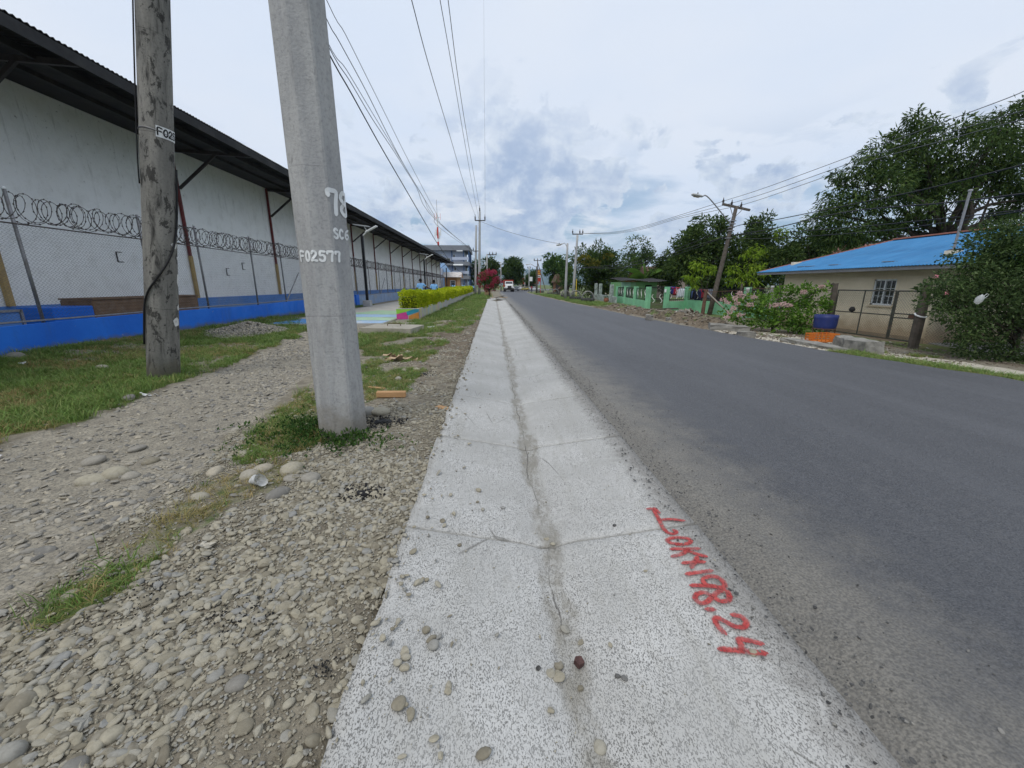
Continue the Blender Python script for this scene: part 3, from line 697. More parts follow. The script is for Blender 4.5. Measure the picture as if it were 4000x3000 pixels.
WX, WY0, WY1 = -12.0, -3.0, 95.0
def warehouse():
    t = thing('warehouse', 'long white stained warehouse with blue base stripe and dark overhanging eave', 'warehouse', (WX, 40, 0))
    def ly(y): return y - 40
    W = MB(); W.bb((-.25, ly(WY0), 0), (0, ly(WY1), 6.4)); W.bb((-20, ly(WY1) - .25, 0), (-.25, ly(WY1), 6.4)); W.build('wall', plaster(), t)
    b = MB(); b.bb((.001, ly(WY0), 0), (.022, ly(WY1), .88)); b.build('base_stripe', stripe_paint, t)
    # roof sheets, one per half bay, corrugated
    wsh = 3.225; me = None; n = int((WY1 + 2.5 - WY0) / wsh)
    pitch = .12
    m = MB(); k = int(wsh / pitch) * 4; xs_ = (3.06, 1.5, 0., -6.0); zs_ = (6.30, 6.42, 6.53, 7.0)
    vs = []
    for i in range(k + 1):
        y = i * wsh / k; w = .022 * math.sin(2 * math.pi * y / pitch)
        for xx, zz in zip(xs_, zs_): vs.append((xx, y, zz + w))
    fs = [(i * 4 + j, i * 4 + j + 1, (i + 1) * 4 + j + 1, (i + 1) * 4 + j) for i in range(k) for j in range(3)]
    m.add(vs, fs); me = m.mesh('roof_sheet', dark_roof)
    for i in range(n): put('roof_sheet', me, t, (0, ly(WY0) + i * wsh, .004 * (i % 2)))
    for xx, zz in ((2.98, 6.17), (2.1, 6.23), (1.1, 6.32)):
        p = MB(); p.bb((xx - .045, ly(WY0), zz - .09), (xx + .045, ly(WY1) + 2, zz + .06)); p.build('purlin', dark_roof, t)
    s = MB(); s.bb((.03, ly(WY0), 6.34), (2.0, ly(WY1) + 2, 6.37)); s.build('soffit_board', dark_roof, t)
    f = MB(); f.bb((3.03, ly(WY0), 6.02), (3.055, ly(WY1) + 2, 6.26)); f.build('fascia', dark_roof, t)
    ys_ = [4.15 + 6.45 * i for i in range(15)]
    cl = MB(); cl.bb((.023, -.06, .88), (.12, .06, 2.5)); cl = cl.mesh('column_foot', yellow_steel)
    cu = MB(); cu.bb((.023, -.045, 2.5), (.11, .045, 6.32)); cu = cu.mesh('column', red_steel)
    br = MB(); br.bar((.14, 0, 4.95), (1.75, 0, 6.2), .07, .09); br = br.mesh('brace', dark_steel)
    tr = MB(); tr.bar((.1, 0, 6.26), (2.95, 0, 6.10), .08, .12); tr = tr.mesh('outrigger', dark_steel)
    for y in ys_:
        put('column', cu, t, (0, ly(y), 0)); put('column_foot', cl, t, (0, ly(y), 0)); put('brace', br, t, (0, ly(y), 0)); put('outrigger', tr, t, (0, ly(y), 0))
    for px, py in ((455, 1003), (945, 1040), (884, 1062), (1510, 1090), (1557, 1094), (1585, 1097)):
        q = atx(px, py, WX); b = MB(); z = q.z
        b.bb((.01, -.012, -.16), (.03, .012, .16))
        for dz in (-.15, .15): b.bb((.01, .012, dz - .009), (.03, .20, dz + .009))
        b.build('wall_bracket', dark_steel, t, (0, ly(q.y), z))
warehouse()

FX = -9.3
def plinth_paint():
    t = NT('weathered_blue_plinth'); p = t.pos(); c = t.mix(t.ss(t.noise(p, .8, 5, .6), .3, .7), (.012, .13, .60), (.02, .18, .72)); c = t.mix(t.ss(t.noise(t.mp(p, (1, 1, .15)), 3, 6, .7), .5, .75, 0, .5), c, (.04, .12, .36))
    s = t.n('ShaderNodeSeparateXYZ'); t.L.new(p, s.inputs[0]); mud = t.ss(t.math('ADD', s.outputs[2], t.math('MULTIPLY', t.noise(p, 2.5, 6, .7), -.42)), -.14, .06, 1, 0)
    c = t.mix(t.math('MULTIPLY', mud, .7), c, (.13, .12, .10)); c = t.mix(t.ss(t.noise(p, 4.5, 6, .75), .66, .70, 0, .8), c, (.30, .31, .33)); t.bump(t.noise(p, 20, 5, .65), .4, .01); return t.done(c, t.ss(t.noise(p, 3, 4), .3, .7, .45, .7))
def chain_link(x_of, y0, y1, z0, z1, cell, r, y_coarse=None):
    """woven zigzag wires as thin three-sided tubes"""
    V, Fc = [], []; nz = int(round((z1 - z0) / cell)); zz = z0 + (z1 - z0) * np.arange(2 * nz + 1) / (2 * nz)
    ys_ = np.arange(y0, y1, cell)
    ang = np.array([0, 2.094, 4.189]); off = 0
    for k, yc in enumerate(ys_):
        zig = yc + cell / 2 * (1 - 2 * (np.arange(2 * nz + 1) % 2)) * (1 if k % 2 == 0 else 1)
        # left and right leaning wires meet at the knuckles
        x = np.full(len(zz), x_of) + .003 * (1 - 2 * (np.arange(2 * nz + 1) % 2))
        ring = np.stack([x[:, None] + r * np.cos(ang), zig[:, None] + r * np.sin(ang), np.repeat(zz[:, None], 3, 1)], 2).reshape(-1, 3)
        V.append(ring); i = np.arange(2 * nz)[:, None] * 3 + np.arange(3)[None, :]; j = np.arange(2 * nz)[:, None] * 3 + (np.arange(3)[None, :] + 1) % 3
        Fc.append(off + np.stack([i, j, j + 3, i + 3], 2).reshape(-1, 4)); off += len(ring)
    return np.vstack(V), np.vstack(Fc)
def fence():
    t = thing('security_fence', 'chain-link fence on blue plinth topped with razor wire coil beside the warehouse', 'fence', (FX, 0, 0))
    def wob(y): return .02 * math.sin(y * .7)
    b = MB(); ys_ = np.arange(-4, 27.61, .79); n = len(ys_)
    prof = lambda y: [(-.12, -.2), (-.12, .63 + wob(y)), (.12, .65 + wob(y)), (.12, -.2)]
    vs = [(p[0], y, p[1]) for y in ys_ for p in prof(y)]; fs = [(i * 4 + j, i * 4 + (j + 1) % 4, (i + 1) * 4 + (j + 1) % 4, (i + 1) * 4 + j) for i in range(n - 1) for j in range(4)] + [(0, 1, 2, 3), tuple(4 * (n - 1) + j for j in (3, 2, 1, 0))]
    b.add(vs, fs); b.build('plinth', plinth_paint(), t, bevel=.01)
    b = MB(); b.bb((-.2, 27.65, -.2), (.16, 28.3, .74)); b.build('plinth_pier', blue_paint, t, bevel=.01)
    b = MB(); b.bb((-.2, 28.32, -.5), (.04, 77, .66)); b.build('plinth', pale_blue_paint, t, bevel=.01)
    posts = [3.9, 6.3, 8.75, 11.6, 13.7, 16.5, 18.75, 21.2, 23.65, 26.1, 28.55, 31.5, 34.05, 36.6, 39.3, 41.75, 44.1, 46.5] + [49 + 2.5 * i for i in range(12)]
    pm = MB(); pm.tube([(0, 0, .55), (0, 0, 3.18)], .03, 8); pm = pm.mesh('post', galv, True)
    cm = MB(); cm.lathe([(.034, 0), (.036, .03), (.02, .05), (0, .055)], 8); cm = cm.mesh('post_cap', white_paint, True)
    for i, y in enumerate(posts):
        p = put('post', pm, t, (0, y, 0), (random.uniform(-.02, .02), random.uniform(-.015, .015), 0))
        if i < 12 and i % 3 != 0: put('post_cap', cm, p, (0, 0, 3.175))
    for y0, y1 in ((18.6, 20.2), (34.1, 35.8)):
        b = MB(); b.tube([(.02, y0 + .1, .66), (.02, y1, 1.95)], .025, 6); b.build('brace', galv, t)
    for z, nm in ((.70, 'bottom_rail'), (2.56, 'top_rail')):
        b = MB(); b.tube([(.034, -4 + 2 * i, z + .012 * math.sin(i * 1.7)) for i in range(41)], .014 if z > 1 else .02, 6); b.build(nm, galv if z < 1 else rusty_wire, t)
    v1, f1 = chain_link(.034, 3, 30, .70, 2.56, .078, .0038); v2, f2 = chain_link(.034, 30, 77, .70, 2.56, .156, .0048)
    o = put('wire_mesh', npmesh('wire_mesh', np.vstack([v1, v2]), np.vstack([f1, f2 + len(v1)]), mat('mesh_wire', (.13, .13, .135), .6, .25, 14, 0)), t); o['kind'] = 'stuff'
    # razor wire: two interleaved loose coils with barbs
    V, Fc = [], []; off = 0; r = random.Random(4)
    for ph in (0, math.pi):
        y = 3.; pts = []; th = ph
        while y < 77:
            pitch = .31 + .11 * math.sin(y * 1.1 + ph) + .06 * math.sin(y * 3.7 + 2 * ph); rad = .245 + .024 * math.sin(y * 2.3 + ph) + .02 * math.sin(y * 5.1)
            pts.append((rad * math.cos(th) * .9, y + .07 * math.sin(th * .5 + ph), 2.86 + rad * math.sin(th))); th += math.pi / 9; y += pitch / 18
        m = MB(); m.tube(pts, .007, 3, False)
        V.append(np.array(m.v)); Fc.append(np.array(m.f) + off); off += len(m.v)
        P = np.array(pts)[::2]; P = P[P[:, 1] < 32]; n = len(P); d = .028
        tg = np.roll(P, -1, 0) - P; tg /= np.linalg.norm(tg, axis=1)[:, None] + 1e-9
        sd = np.cross(tg, [0, 1, 0]); sd /= np.linalg.norm(sd, axis=1)[:, None] + 1e-9
        q = np.stack([P - tg * d, P + sd * d * .7, P + tg * d, P - sd * d * .7], 1).reshape(-1, 3); V.append(q); Fc.append(off + np.arange(4 * n).reshape(-1, 4)); off += 4 * n
    put('razor_wire', npmesh('razor_wire', np.vstack(V), np.vstack(Fc), rusty_wire), t)
fence()
def yard_boxes():
    # brown low box and blue mesh crates standing between fence and warehouse
    a = atx(372, 1230, -10.3); b = atx(575, 1225, -10.3)
    t = thing('low_planter_box', 'low brown plastered box with blue end behind the chain-link fence', 'planter box', (-10.6, 0, 0))
    m = MB(); m.bb((-.5, a.y, 0), (.3, b.y + 2.2, 1.02)); m.build('body', brown_plaster, t, bevel=.03)
    m = MB(); m.bb((-.5, a.y - 1.0, 0), (.302, a.y - .006, .88)); m.build('end_block', blue_paint, t, bevel=.02)
    m = MB(); m.bb((-.53, a.y + .002, 1.02), (.33, b.y + 2.22, 1.06)); m.build('rim', brown_plaster, t, bevel=.01)
    t = thing('framed_barrier', 'blue framed panel leaning low behind the fence at the left edge', 'panel', (-10.2, 7.6, 0))
    m = MB()
    for z in (.12, .86): m.bar((0, -1.6, z), (0, 1.6, z), .05)
    for y in (-1.6, 1.6): m.bar((0, y, .1), (0, y, .88), .05)
    m.build('frame', galv, t); m = MB(); m.bb((-.02, -1.57, .15), (-.005, 1.57, .83)); m.build('sheet', stripe_paint, t)
yard_boxes()

# ---- stroke lettering for hand-painted numbers
GL = {'F': [[(0, 0), (0, 1), (.75, .97)], [(0, .55), (.6, .55)]], '0': [[(.4, 0), (.08, .2), (.05, .7), (.4, 1), (.75, .75), (.75, .25), (.4, 0)]],
      'o': [[(.4, .1), (.1, .3), (.12, .6), (.4, .8), (.68, .55), (.65, .25), (.4, .1)]],
      '2': [[(.05, .75), (.3, 1), (.65, .9), (.68, .65), (.3, .3), (.02, .05), (.35, .08), (.8, .02)]], '5': [[(.8, .98), (.15, .98), (.1, .6), (.5, .62), (.8, .4), (.65, .06), (.25, .02), (0, .15)]],
      '7': [[(.02, .78), (.02, .97), (.4, 1), (.8, .95), (.66, .5), (.6, 0)]], '8': [[(.45, .52), (.1, .75), (.4, 1), (.75, .78), (.45, .52), (.08, .25), (.42, 0), (.78, .25), (.45, .52)]],
      'S': [[(.75, .85), (.4, 1), (.1, .8), (.3, .55), (.65, .4), (.7, .12), (.35, 0), (.02, .15)]], 'C': [[(.75, .8), (.45, .98), (.1, .7), (.08, .3), (.4, .02), (.75, .15)]],
      '6': [[(.7, .95), (.3, .75), (.08, .3), (.35, 0), (.7, .2), (.6, .48), (.25, .42), (.1, .25)]]}
def pole_strokes(text, cx_ang, z, h, w, gap, rad_of, push, surf=None):
    """strokes of text laid round a pole, centred start angle cx_ang (direction seen from outside), baseline z"""
    out = []; s = 0
    for ch in text:
        for st in GL.get(ch, []):
            pl = smooth_line(st, 5); P, N = [], []
            for u, v in pl:
                zz = z + v * h; r = rad_of(zz) + push; a = cx_ang + (s + u * w) / r
                if surf: r = surf(zz, a) + push
                P.append((r * math.cos(a), r * math.sin(a), zz)); N.append((math.cos(a), math.sin(a), 0))
            out.append((P, N))
        s += w * .8 + gap
    return out
def pole_mat(name, a, b, dark, amt, bl=.62):
    t = NT(name); p = t.obj(); q = t.mp(p, (1, 1, .16))
    c = t.mix(t.ss(t.noise(q, 5, 6, .6), .3, .7), a, b); c = t.mix(t.ss(t.noise(p, 40, 5, .7), .45, .72, 0, .5), c, mul(a, .6))
    c = t.mix(t.ss(t.noise(q, 9, 6, .7, .6), .5, .72, 0, amt), c, dark); c = t.mix(t.ss(t.noise(t.mp(p, (1, 1, .55)), 7, 6, .75, .3), bl, bl + .05, 0, amt * .8), c, mul(dark, .8))
    c = t.mix(t.ss(t.noise(t.mp(p, (1, 1, .3)), 2.2, 5, .7), .60, .66, 0, .35), c, mul(b, 1.2))
    s = t.n('ShaderNodeSeparateXYZ'); t.L.new(p, s.inputs[0]); soil = t.ss(t.math('ADD', s.outputs[2], t.math('MULTIPLY', t.noise(p, 6, 5, .7), -.5)), -.12, .18, 1, 0)
    c = t.mix(t.math('MULTIPLY', soil, .6), c, (.17, .145, .105)); ring = t.math('FRACT', t.math('MULTIPLY', t.math('ADD', s.outputs[2], t.math('MULTIPLY', t.noise(p, 2, 3), .05)), .83)); c = t.mix(t.math('MULTIPLY', t.ss(ring, .0, .012, 1, 0), t.ss(t.noise(p, 3, 4), .4, .6, .1, .6)), c, mul(dark, .8))
    t.bump(t.math('ADD', t.noise(p, 60, 5, .7), t.noise(p, 14, 3)), .6, .008); return t.done(c, .85)
def near_pole():
    bx, by = -1.495, 3.80; rad = lambda z: .222 - .0048 * z
    t = thing('utility_pole', 'big pale octagonal concrete utility pole painted F02577 at the gutter side', 'utility pole', (bx, by, -.05))
    m = MB(); n = 8; rows = [(-.3, rad(-.3))] + [(z, rad(z)) for z in np.linspace(0, 11, 12)]
    # octagon with softened arrises
    angs = []; tw = math.atan2(-by, -bx) + .34
    for k in range(8):
        for d in (-.05, .05): angs.append((k * math.pi / 4 + tw + d, math.pi / 8 - .05))
    vs = []
    for z, r in rows:
        for a in angs:
            rr = r * .965 / math.cos(a[1]); vs.append((rr * math.cos(a[0]), rr * math.sin(a[0]), z))
    q = len(angs); fs = [(i * q + j, i * q + (j + 1) % q, (i + 1) * q + (j + 1) % q, (i + 1) * q + j) for i in range(len(rows) - 1) for j in range(q)] + [tuple((len(rows) - 1) * q + j for j in range(q))]
    m.add(vs, fs); m.build('shaft', pole_mat('pale_spun_concrete', (.30, .305, .31), (.42, .42, .41), (.20, .20, .20), .55), t)
    face = math.atan2(-by, -bx)                      # outward direction that looks back to the camera's spot
    def letters(text, ang, z, h, w, gap, thick, lab):
        mb = MB()
        for P, N in pole_strokes(text, ang, z, h, w, gap, rad, .004, lambda z, a: rad(z) * .965 / math.cos(((a - tw) % (math.pi / 4)) - math.pi / 8)): ribbon(mb, P, N, thick)
        o = mb.build('painted_number', white_paint, t, fix=False); o['label'] = lab
    letters('F02577', face - 1.08, 1.645, .078, .053, .021, .0195, 'white hand-painted pole number F02577')
    letters('SC6', face + .40, 1.835, .076, .053, .016, .0195, 'white hand-painted letters SC6')
    letters('78', face + .31, 2.03, .18, .108, .03, .037, 'large white hand-painted 78')
    # crossarm and insulators high above the picture carry the wires
    for z in (10.3,):
        c = MB(); c.bar((-1.0, 0, z), (1.0, 0, z), .09, .12); c.build('crossarm', dark_steel, t)
        for x in (-.9, .9, -.3): i = MB(); i.lathe([(.02, 0), (.05, .05), (.03, .1), (.06, .14), (.02, .2)], 10, (x, 0, z + .06)); i.build('insulator', dark_steel, t, smooth=True)
near_pole()
def left_pole():
    base = Vector((-5.32, 6.5, -.1)); top = Vector((-4.42, 6.5, 5.03)); d = (top - base).normalized(); L = 10.2
    rad = lambda z: .208 - .0055 * z
    t = thing('utility_pole', 'dark weathered leaning concrete utility pole with number plate on the grass', 'utility pole', base)
    t.rotation_mode = 'QUATERNION'; t.rotation_quaternion = d.to_track_quat('Z', 'Y')
    m = MB(); m.tube([(0, 0, z) for z in np.linspace(-.3, L, 14)], [rad(z) for z in np.linspace(-.3, L, 14)], 20); 
    m.build('shaft', pole_mat('weathered_concrete', (.15, .147, .135), (.27, .26, .235), (.025, .024, .023), 1.0, .545), t, smooth=True)
    inv = t.rotation_quaternion.inverted(); face = inv @ (Vector((0, 0, CAM_H)) - base); fa = math.atan2(face.y, face.x)
    zt = 3.62
    tg = MB(); n = 12
    for i in range(n):
        a0 = fa - .05 + 1.9 * i / n; a1 = fa - .05 + 1.9 * (i + 1) / n; r = rad(zt) + .006
        tg.add([(r * math.cos(a), r * math.sin(a), z) for a, z in ((a0, zt - .07), (a1, zt - .07), (a1, zt + .07), (a0, zt + .07))], [(0, 1, 2, 3)])
    tg = tg.build('number_plate', white_paint, t, fix=False)
    mb = MB()
    for P, N in pole_strokes('F02577', fa + .05, zt - .045, .09, .062, .016, rad, .009): ribbon(mb, P, N, .018)
    mb.build('plate_lettering', black_paint, tg, fix=False)
    st = MB(); st.tube([((rad(zt) + .004) * math.cos(a), (rad(zt) + .004) * math.sin(a), zt + .015 * math.cos(a * 2)) for a in np.linspace(0, 6.283, 25)[:-1]], .008, 4, closed=True); st.build('strap', galv, t)
    # black cable winding down the shaft
    pts = []
    for z, a in ((9.5, -.9), (6.5, -1.05), (5.2, -1.25), (4.2, -1.45), (3.4, -1.5), (2.9, -1.2)):
        pts.append((z, fa + a))
    P = [((rad(z) + .02) * math.cos(a), (rad(z) + .02) * math.sin(a), z) for z, a in smooth_line(pts, 6)]
    c = MB(); c.tube(P, .009, 6); c.build('cable', black_paint, t, smooth=True)
    pts = [(3.2, 1.35), (2.55, 1.2), (2.15, .85), (1.85, .3), (1.6, -.3), (1.4, -.8), (1.15, -1.15), (.6, -1.35)]
    P = [((rad(z) + .018) * math.cos(fa + a), (rad(z) + .018) * math.sin(fa + a), z) for z, a in smooth_line(pts, 6)]
    c = MB(); c.tube(P, .014, 6); c.build('cable', black_paint, t, smooth=True)
    # remains of white bills stuck to the shaft
    bill = mat('torn_paper', (.66, .66, .64), .8, .1, 20, .2, 60)
    r_ = random.Random(3)
    for a, z, w, h in ((.95, 2.13, .12, .10), (1.25, 1.62, .06, .22), (1.2, 1.2, .05, .12), (.95, .98, .10, .15), (1.3, 1.95, .05, .08)):
        p = MB(); k = 9; ring = []
        for i in range(k):
            q = 2 * math.pi * i / k; s = r_.uniform(.6, 1.1); aa = fa + a + math.cos(q) * w * .6 * s / .2; zz = z + math.sin(q) * h * .5 * s; rr = rad(zz) + .004
            ring.append((rr * math.cos(aa), rr * math.sin(aa), zz))
        p.add(ring, [tuple(range(k))]); p.build('torn_bill', bill, t, fix=False)
left_pole()

# ---- path with painted bands, planter, hedge
def left_path():
    cm = mat('path_concrete', (.42, .40, .36), .9, .15, 1.2, .4, 30, dirt=(.28, .26, .22), dsc=1.0)
    m = MB(); m.bb((-8.15, 14.75, -.3), (-4.02, 77, .035)); p = tag(m.build('path', cm, bevel=.01), 'concrete footpath with painted bands beside the planter', kind='structure')
    cols = {'blue': (.06, .25, .60), 'pale_blue': (.30, .44, .62), 'pale_green': (.36, .52, .36), 'white': (.66, .66, .62), 'green': (.30, .46, .30)}
    M_ = {k: mat('path_paint_' + k, v, .8, .15, 3, .3, 40, dirt=(.42, .40, .36), dsc=2.2, damt=.75) for k, v in cols.items()}
    def patch(poly, c):
        b = MB(); b.add([(x, y, .041) for x, y in poly], [tuple(range(len(poly)))]); o = b.build('painted_band', M_[c], p, fix=False); o['label'] = c.replace('_', ' ') + ' painted band on the path'
    patch([(-8.1, 14.8), (-6.15, 14.8), (-6.3, 16.2), (-8.1, 17.0)], 'blue')
    patch([(-6.12, 14.8), (-4.06, 14.8), (-4.06, 15.9), (-6.22, 16.15)], 'pale_blue')
    patch([(-6.27, 16.22), (-4.06, 15.96), (-4.06, 17.5), (-6.8, 17.9)], 'pale_green')
    patch([(-6.82, 17.95), (-4.06, 17.56), (-4.06, 19.0), (-7.2, 19.6)], 'pale_blue')
    patch([(-7.2, 19.66), (-4.06, 19.06), (-4.06, 21.5), (-6.2, 22.4)], 'green')
    b = MB(); r = random.Random(2)
    for cx, cy, s in ((-5.75, 15.3, .5), (-5.05, 15.2, .4), (-5.4, 15.75, .35)):
        k = 14; b.add([(cx + s * (1 if i % 2 else .5) * math.cos(2 * math.pi * i / k), cy + .5 * s * (1 if i % 2 else .5) * math.sin(2 * math.pi * i / k), .0445) for i in range(k)], [tuple(range(k))])
    b.build('painted_star', M_['white'], p, fix=False)
left_path()
PLX0, PLX1, PLY0, PLY1 = -4.0, -3.08, 17.0, 62.0
def planter():
    t = thing('planter', 'long low concrete planter with mural panels in bright triangles', 'planter', (-3.54, PLY0, 0))
    h = .44
    def mural():
        tt = NT('faded_mural'); p = tt.pos(); v = tt.n('ShaderNodeTexVoronoi'); tt.L.new(tt.mp(p, (1, 1.7, 1.0)), v.inputs[0]); v.inputs['Scale'].default_value = 1.2
        s = tt.n('ShaderNodeSeparateColor'); tt.L.new(v.outputs['Color'], s.inputs[0])
        c = tt.ramp(s.outputs[0], [(0, (.55, .48, .20)), (.2, (.46, .47, .42)), (.4, (.50, .32, .36)), (.6, (.33, .45, .50)), (.8, (.58, .52, .30)), (1, (.40, .50, .33))])
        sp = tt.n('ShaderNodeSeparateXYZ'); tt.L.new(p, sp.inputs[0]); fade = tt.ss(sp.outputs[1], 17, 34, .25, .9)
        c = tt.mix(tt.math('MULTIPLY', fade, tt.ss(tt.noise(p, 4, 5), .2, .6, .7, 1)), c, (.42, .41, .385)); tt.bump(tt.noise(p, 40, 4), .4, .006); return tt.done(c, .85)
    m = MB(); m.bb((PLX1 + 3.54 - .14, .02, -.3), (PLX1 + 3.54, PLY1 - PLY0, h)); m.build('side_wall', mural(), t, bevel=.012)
    m = MB(); m.bb((PLX0 + 3.54, .02, -.3), (PLX0 + 3.54 + .14, PLY1 - PLY0, h)); m.build('side_wall', concrete_g, t, bevel=.012)
    m = MB(); m.bb((PLX0 + 3.54 - .003, -.14, -.3), (PLX1 + 3.54 + .003, .018, h + .004)); e = m.build('end_wall', concrete_g, t, bevel=.01)
    x0, x1 = PLX0 + 3.54, PLX1 + 3.54; y = -.145
    def tri(poly, nm, c):
        b = MB(); b.add([(x0 + u * (x1 - x0), y, v * h) for u, v in poly], [tuple(range(len(poly)))]); o = b.build('mural_panel', mat('mural_' + nm, c, .7, .12, 5, .2, 40, dirt=mul(c, .6), dsc=4), e, fix=False); o['label'] = nm.replace('_', ' ') + ' painted mural panel'
    tri([(.0, .96), (.0, .50), (.45, .72), (.78, .96)], 'lime_green', (.25, .52, .06))
    tri([(.45, .71), (.46, .36), (1, .72), (1, .96), (.80, .96)], 'teal_blue', (.03, .26, .38))
    tri([(0, .02), (0, .48), (.42, .69), (.52, .30), (.50, .02)], 'magenta_pink', (.52, .06, .26))
    tri([(.53, .02), (.55, .33), (1, .70), (1, .02)], 'burnt_orange', (.50, .22, .05))
    so = MB(); so.bb((x0 + .14, .02, -.2), (x1 - .14, PLY1 - PLY0 - .02, h - .06)); so.build('soil', mat('planter_soil', (.09, .07, .05), .95, .2, 5, .5, 30), t)
planter()
# ================================================================== vegetation
def leaf_faces(P, N, L, W, droop, r, fold=.15):
    """leaf-sized faces (two triangles folded on the midrib) at P, growing along N bent down by droop"""
    n = len(P); L = L * np.clip(r.lognormal(-.12, .38, n), .35, 1.7); W = W * np.clip(r.lognormal(-.1, .3, n), .45, 1.5)
    d = N + r.normal(0, .55, (n, 3)); d[:, 2] -= droop; d /= np.linalg.norm(d, axis=1)[:, None] + 1e-9
    s = np.cross(d, r.normal(0, 1, (n, 3))); s /= np.linalg.norm(s, axis=1)[:, None] + 1e-9
    u = np.cross(s, d)
    a = P; m = P + d * (L * .45)[:, None]; tip = P + d * L[:, None] - u * (L * .12)[:, None]
    l = m + s * (W / 2)[:, None] + u * (W * fold)[:, None]; q = m - s * (W / 2)[:, None] + u * (W * fold)[:, None]
    V = np.stack([a, l, tip, q], 1).reshape(-1, 3); i = np.arange(n) * 4
    F = np.concatenate([np.stack([i, i + 1, i + 2], 1), np.stack([i, i + 2, i + 3], 1)])
    return V, F
def clump_points(c, rad, n, r, shell=.55):
    """points in a lumpy ellipsoid, most of them near its skin; normals point outward"""
    d = r.normal(0, 1, (n, 3)); d /= np.linalg.norm(d, axis=1)[:, None]
    k = (shell + (1 - shell) * r.random(n) ** .6); lump = 1 + .22 * np.sin(d[:, 0] * 5 + c[0]) * np.sin(d[:, 1] * 5 + c[1]) + .12 * np.sin(d[:, 2] * 9 + c[2])
    return np.asarray(c) + d * (k * lump)[:, None] * np.asarray(rad), d
def limb(mb, a, b, r0, r1, r, bend=.15, n=5):
    a = Vector(a); b = Vector(b); l = (b - a).length; pts = []; rs = []
    off = Vector(r.normal(0, 1, 3)) * l * bend
    for i in range(n + 1):
        t = i / n; pts.append(a.lerp(b, t) + off * math.sin(math.pi * t) * (1 - t * .5) + Vector((0, 0, l * .06 * math.sin(math.pi * t)))); rs.append(r0 + (r1 - r0) * t)
    mb.tube(pts, rs, 7 if r0 > .06 else 5); return pts
bark = mat('brown_bark', (.055, .045, .036), .95, .3, 4, .8, 18, dirt=(.09, .085, .075), dsc=3)
LEAF = {
 'mango': leafmat('mango_leaf', [(0, (.026, .052, .014)), (.5, (.060, .105, .025)), (.85, (.10, .155, .037)), (1, (.16, .21, .055))]),
 'mango_new': leafmat('new_mango_leaf', [(0, (.10, .18, .012)), (.5, (.20, .32, .02)), (1, (.32, .42, .05))]),
 'dark': leafmat('dark_round_leaf', [(0, (.026, .056, .013)), (.6, (.060, .11, .024)), (1, (.12, .17, .036))]),
 'mid': leafmat('mid_green_leaf', [(0, (.028, .07, .016)), (.6, (.065, .135, .03)), (1, (.14, .21, .045))]),
 'yellowing': leafmat('yellowing_leaf', [(0, (.10, .13, .02)), (.5, (.26, .25, .04)), (1, (.40, .29, .06))]),
 'dry': leafmat('dry_brown_leaf', [(0, (.07, .05, .025)), (.6, (.16, .10, .045)), (1, (.26, .17, .08))]),
 'hedge': leafmat('hedge_leaf', [(0, (.20, .30, .010)), (.35, (.42, .50, .014)), (.75, (.62, .66, .022)), (1, (.76, .74, .06))], .25),
 'bush': leafmat('bush_leaf', [(0, (.045, .11, .014)), (.5, (.115, .24, .03)), (1, (.22, .36, .055))]),
 'shrub': leafmat('grey_green_leaf', [(0, (.026, .050, .016)), (.5, (.065, .11, .034)), (.9, (.12, .18, .06)), (1, (.19, .25, .11))]),
 'banana': leafmat('banana_leaf', [(0, (.05, .12, .02)), (.5, (.10, .20, .03)), (1, (.18, .28, .05))], .4),
 'pink': leafmat('pale_pink_petal', [(0, (.55, .34, .33)), (1, (.78, .62, .58))], .3),
 'red': leafmat('red_bloom', [(0, (.22, .02, .05)), (.5, (.42, .04, .09)), (1, (.58, .10, .16))], .3),
 'rose': leafmat('rose_bloom', [(0, (.62, .16, .24)), (1, (.80, .36, .42))], .3),
}
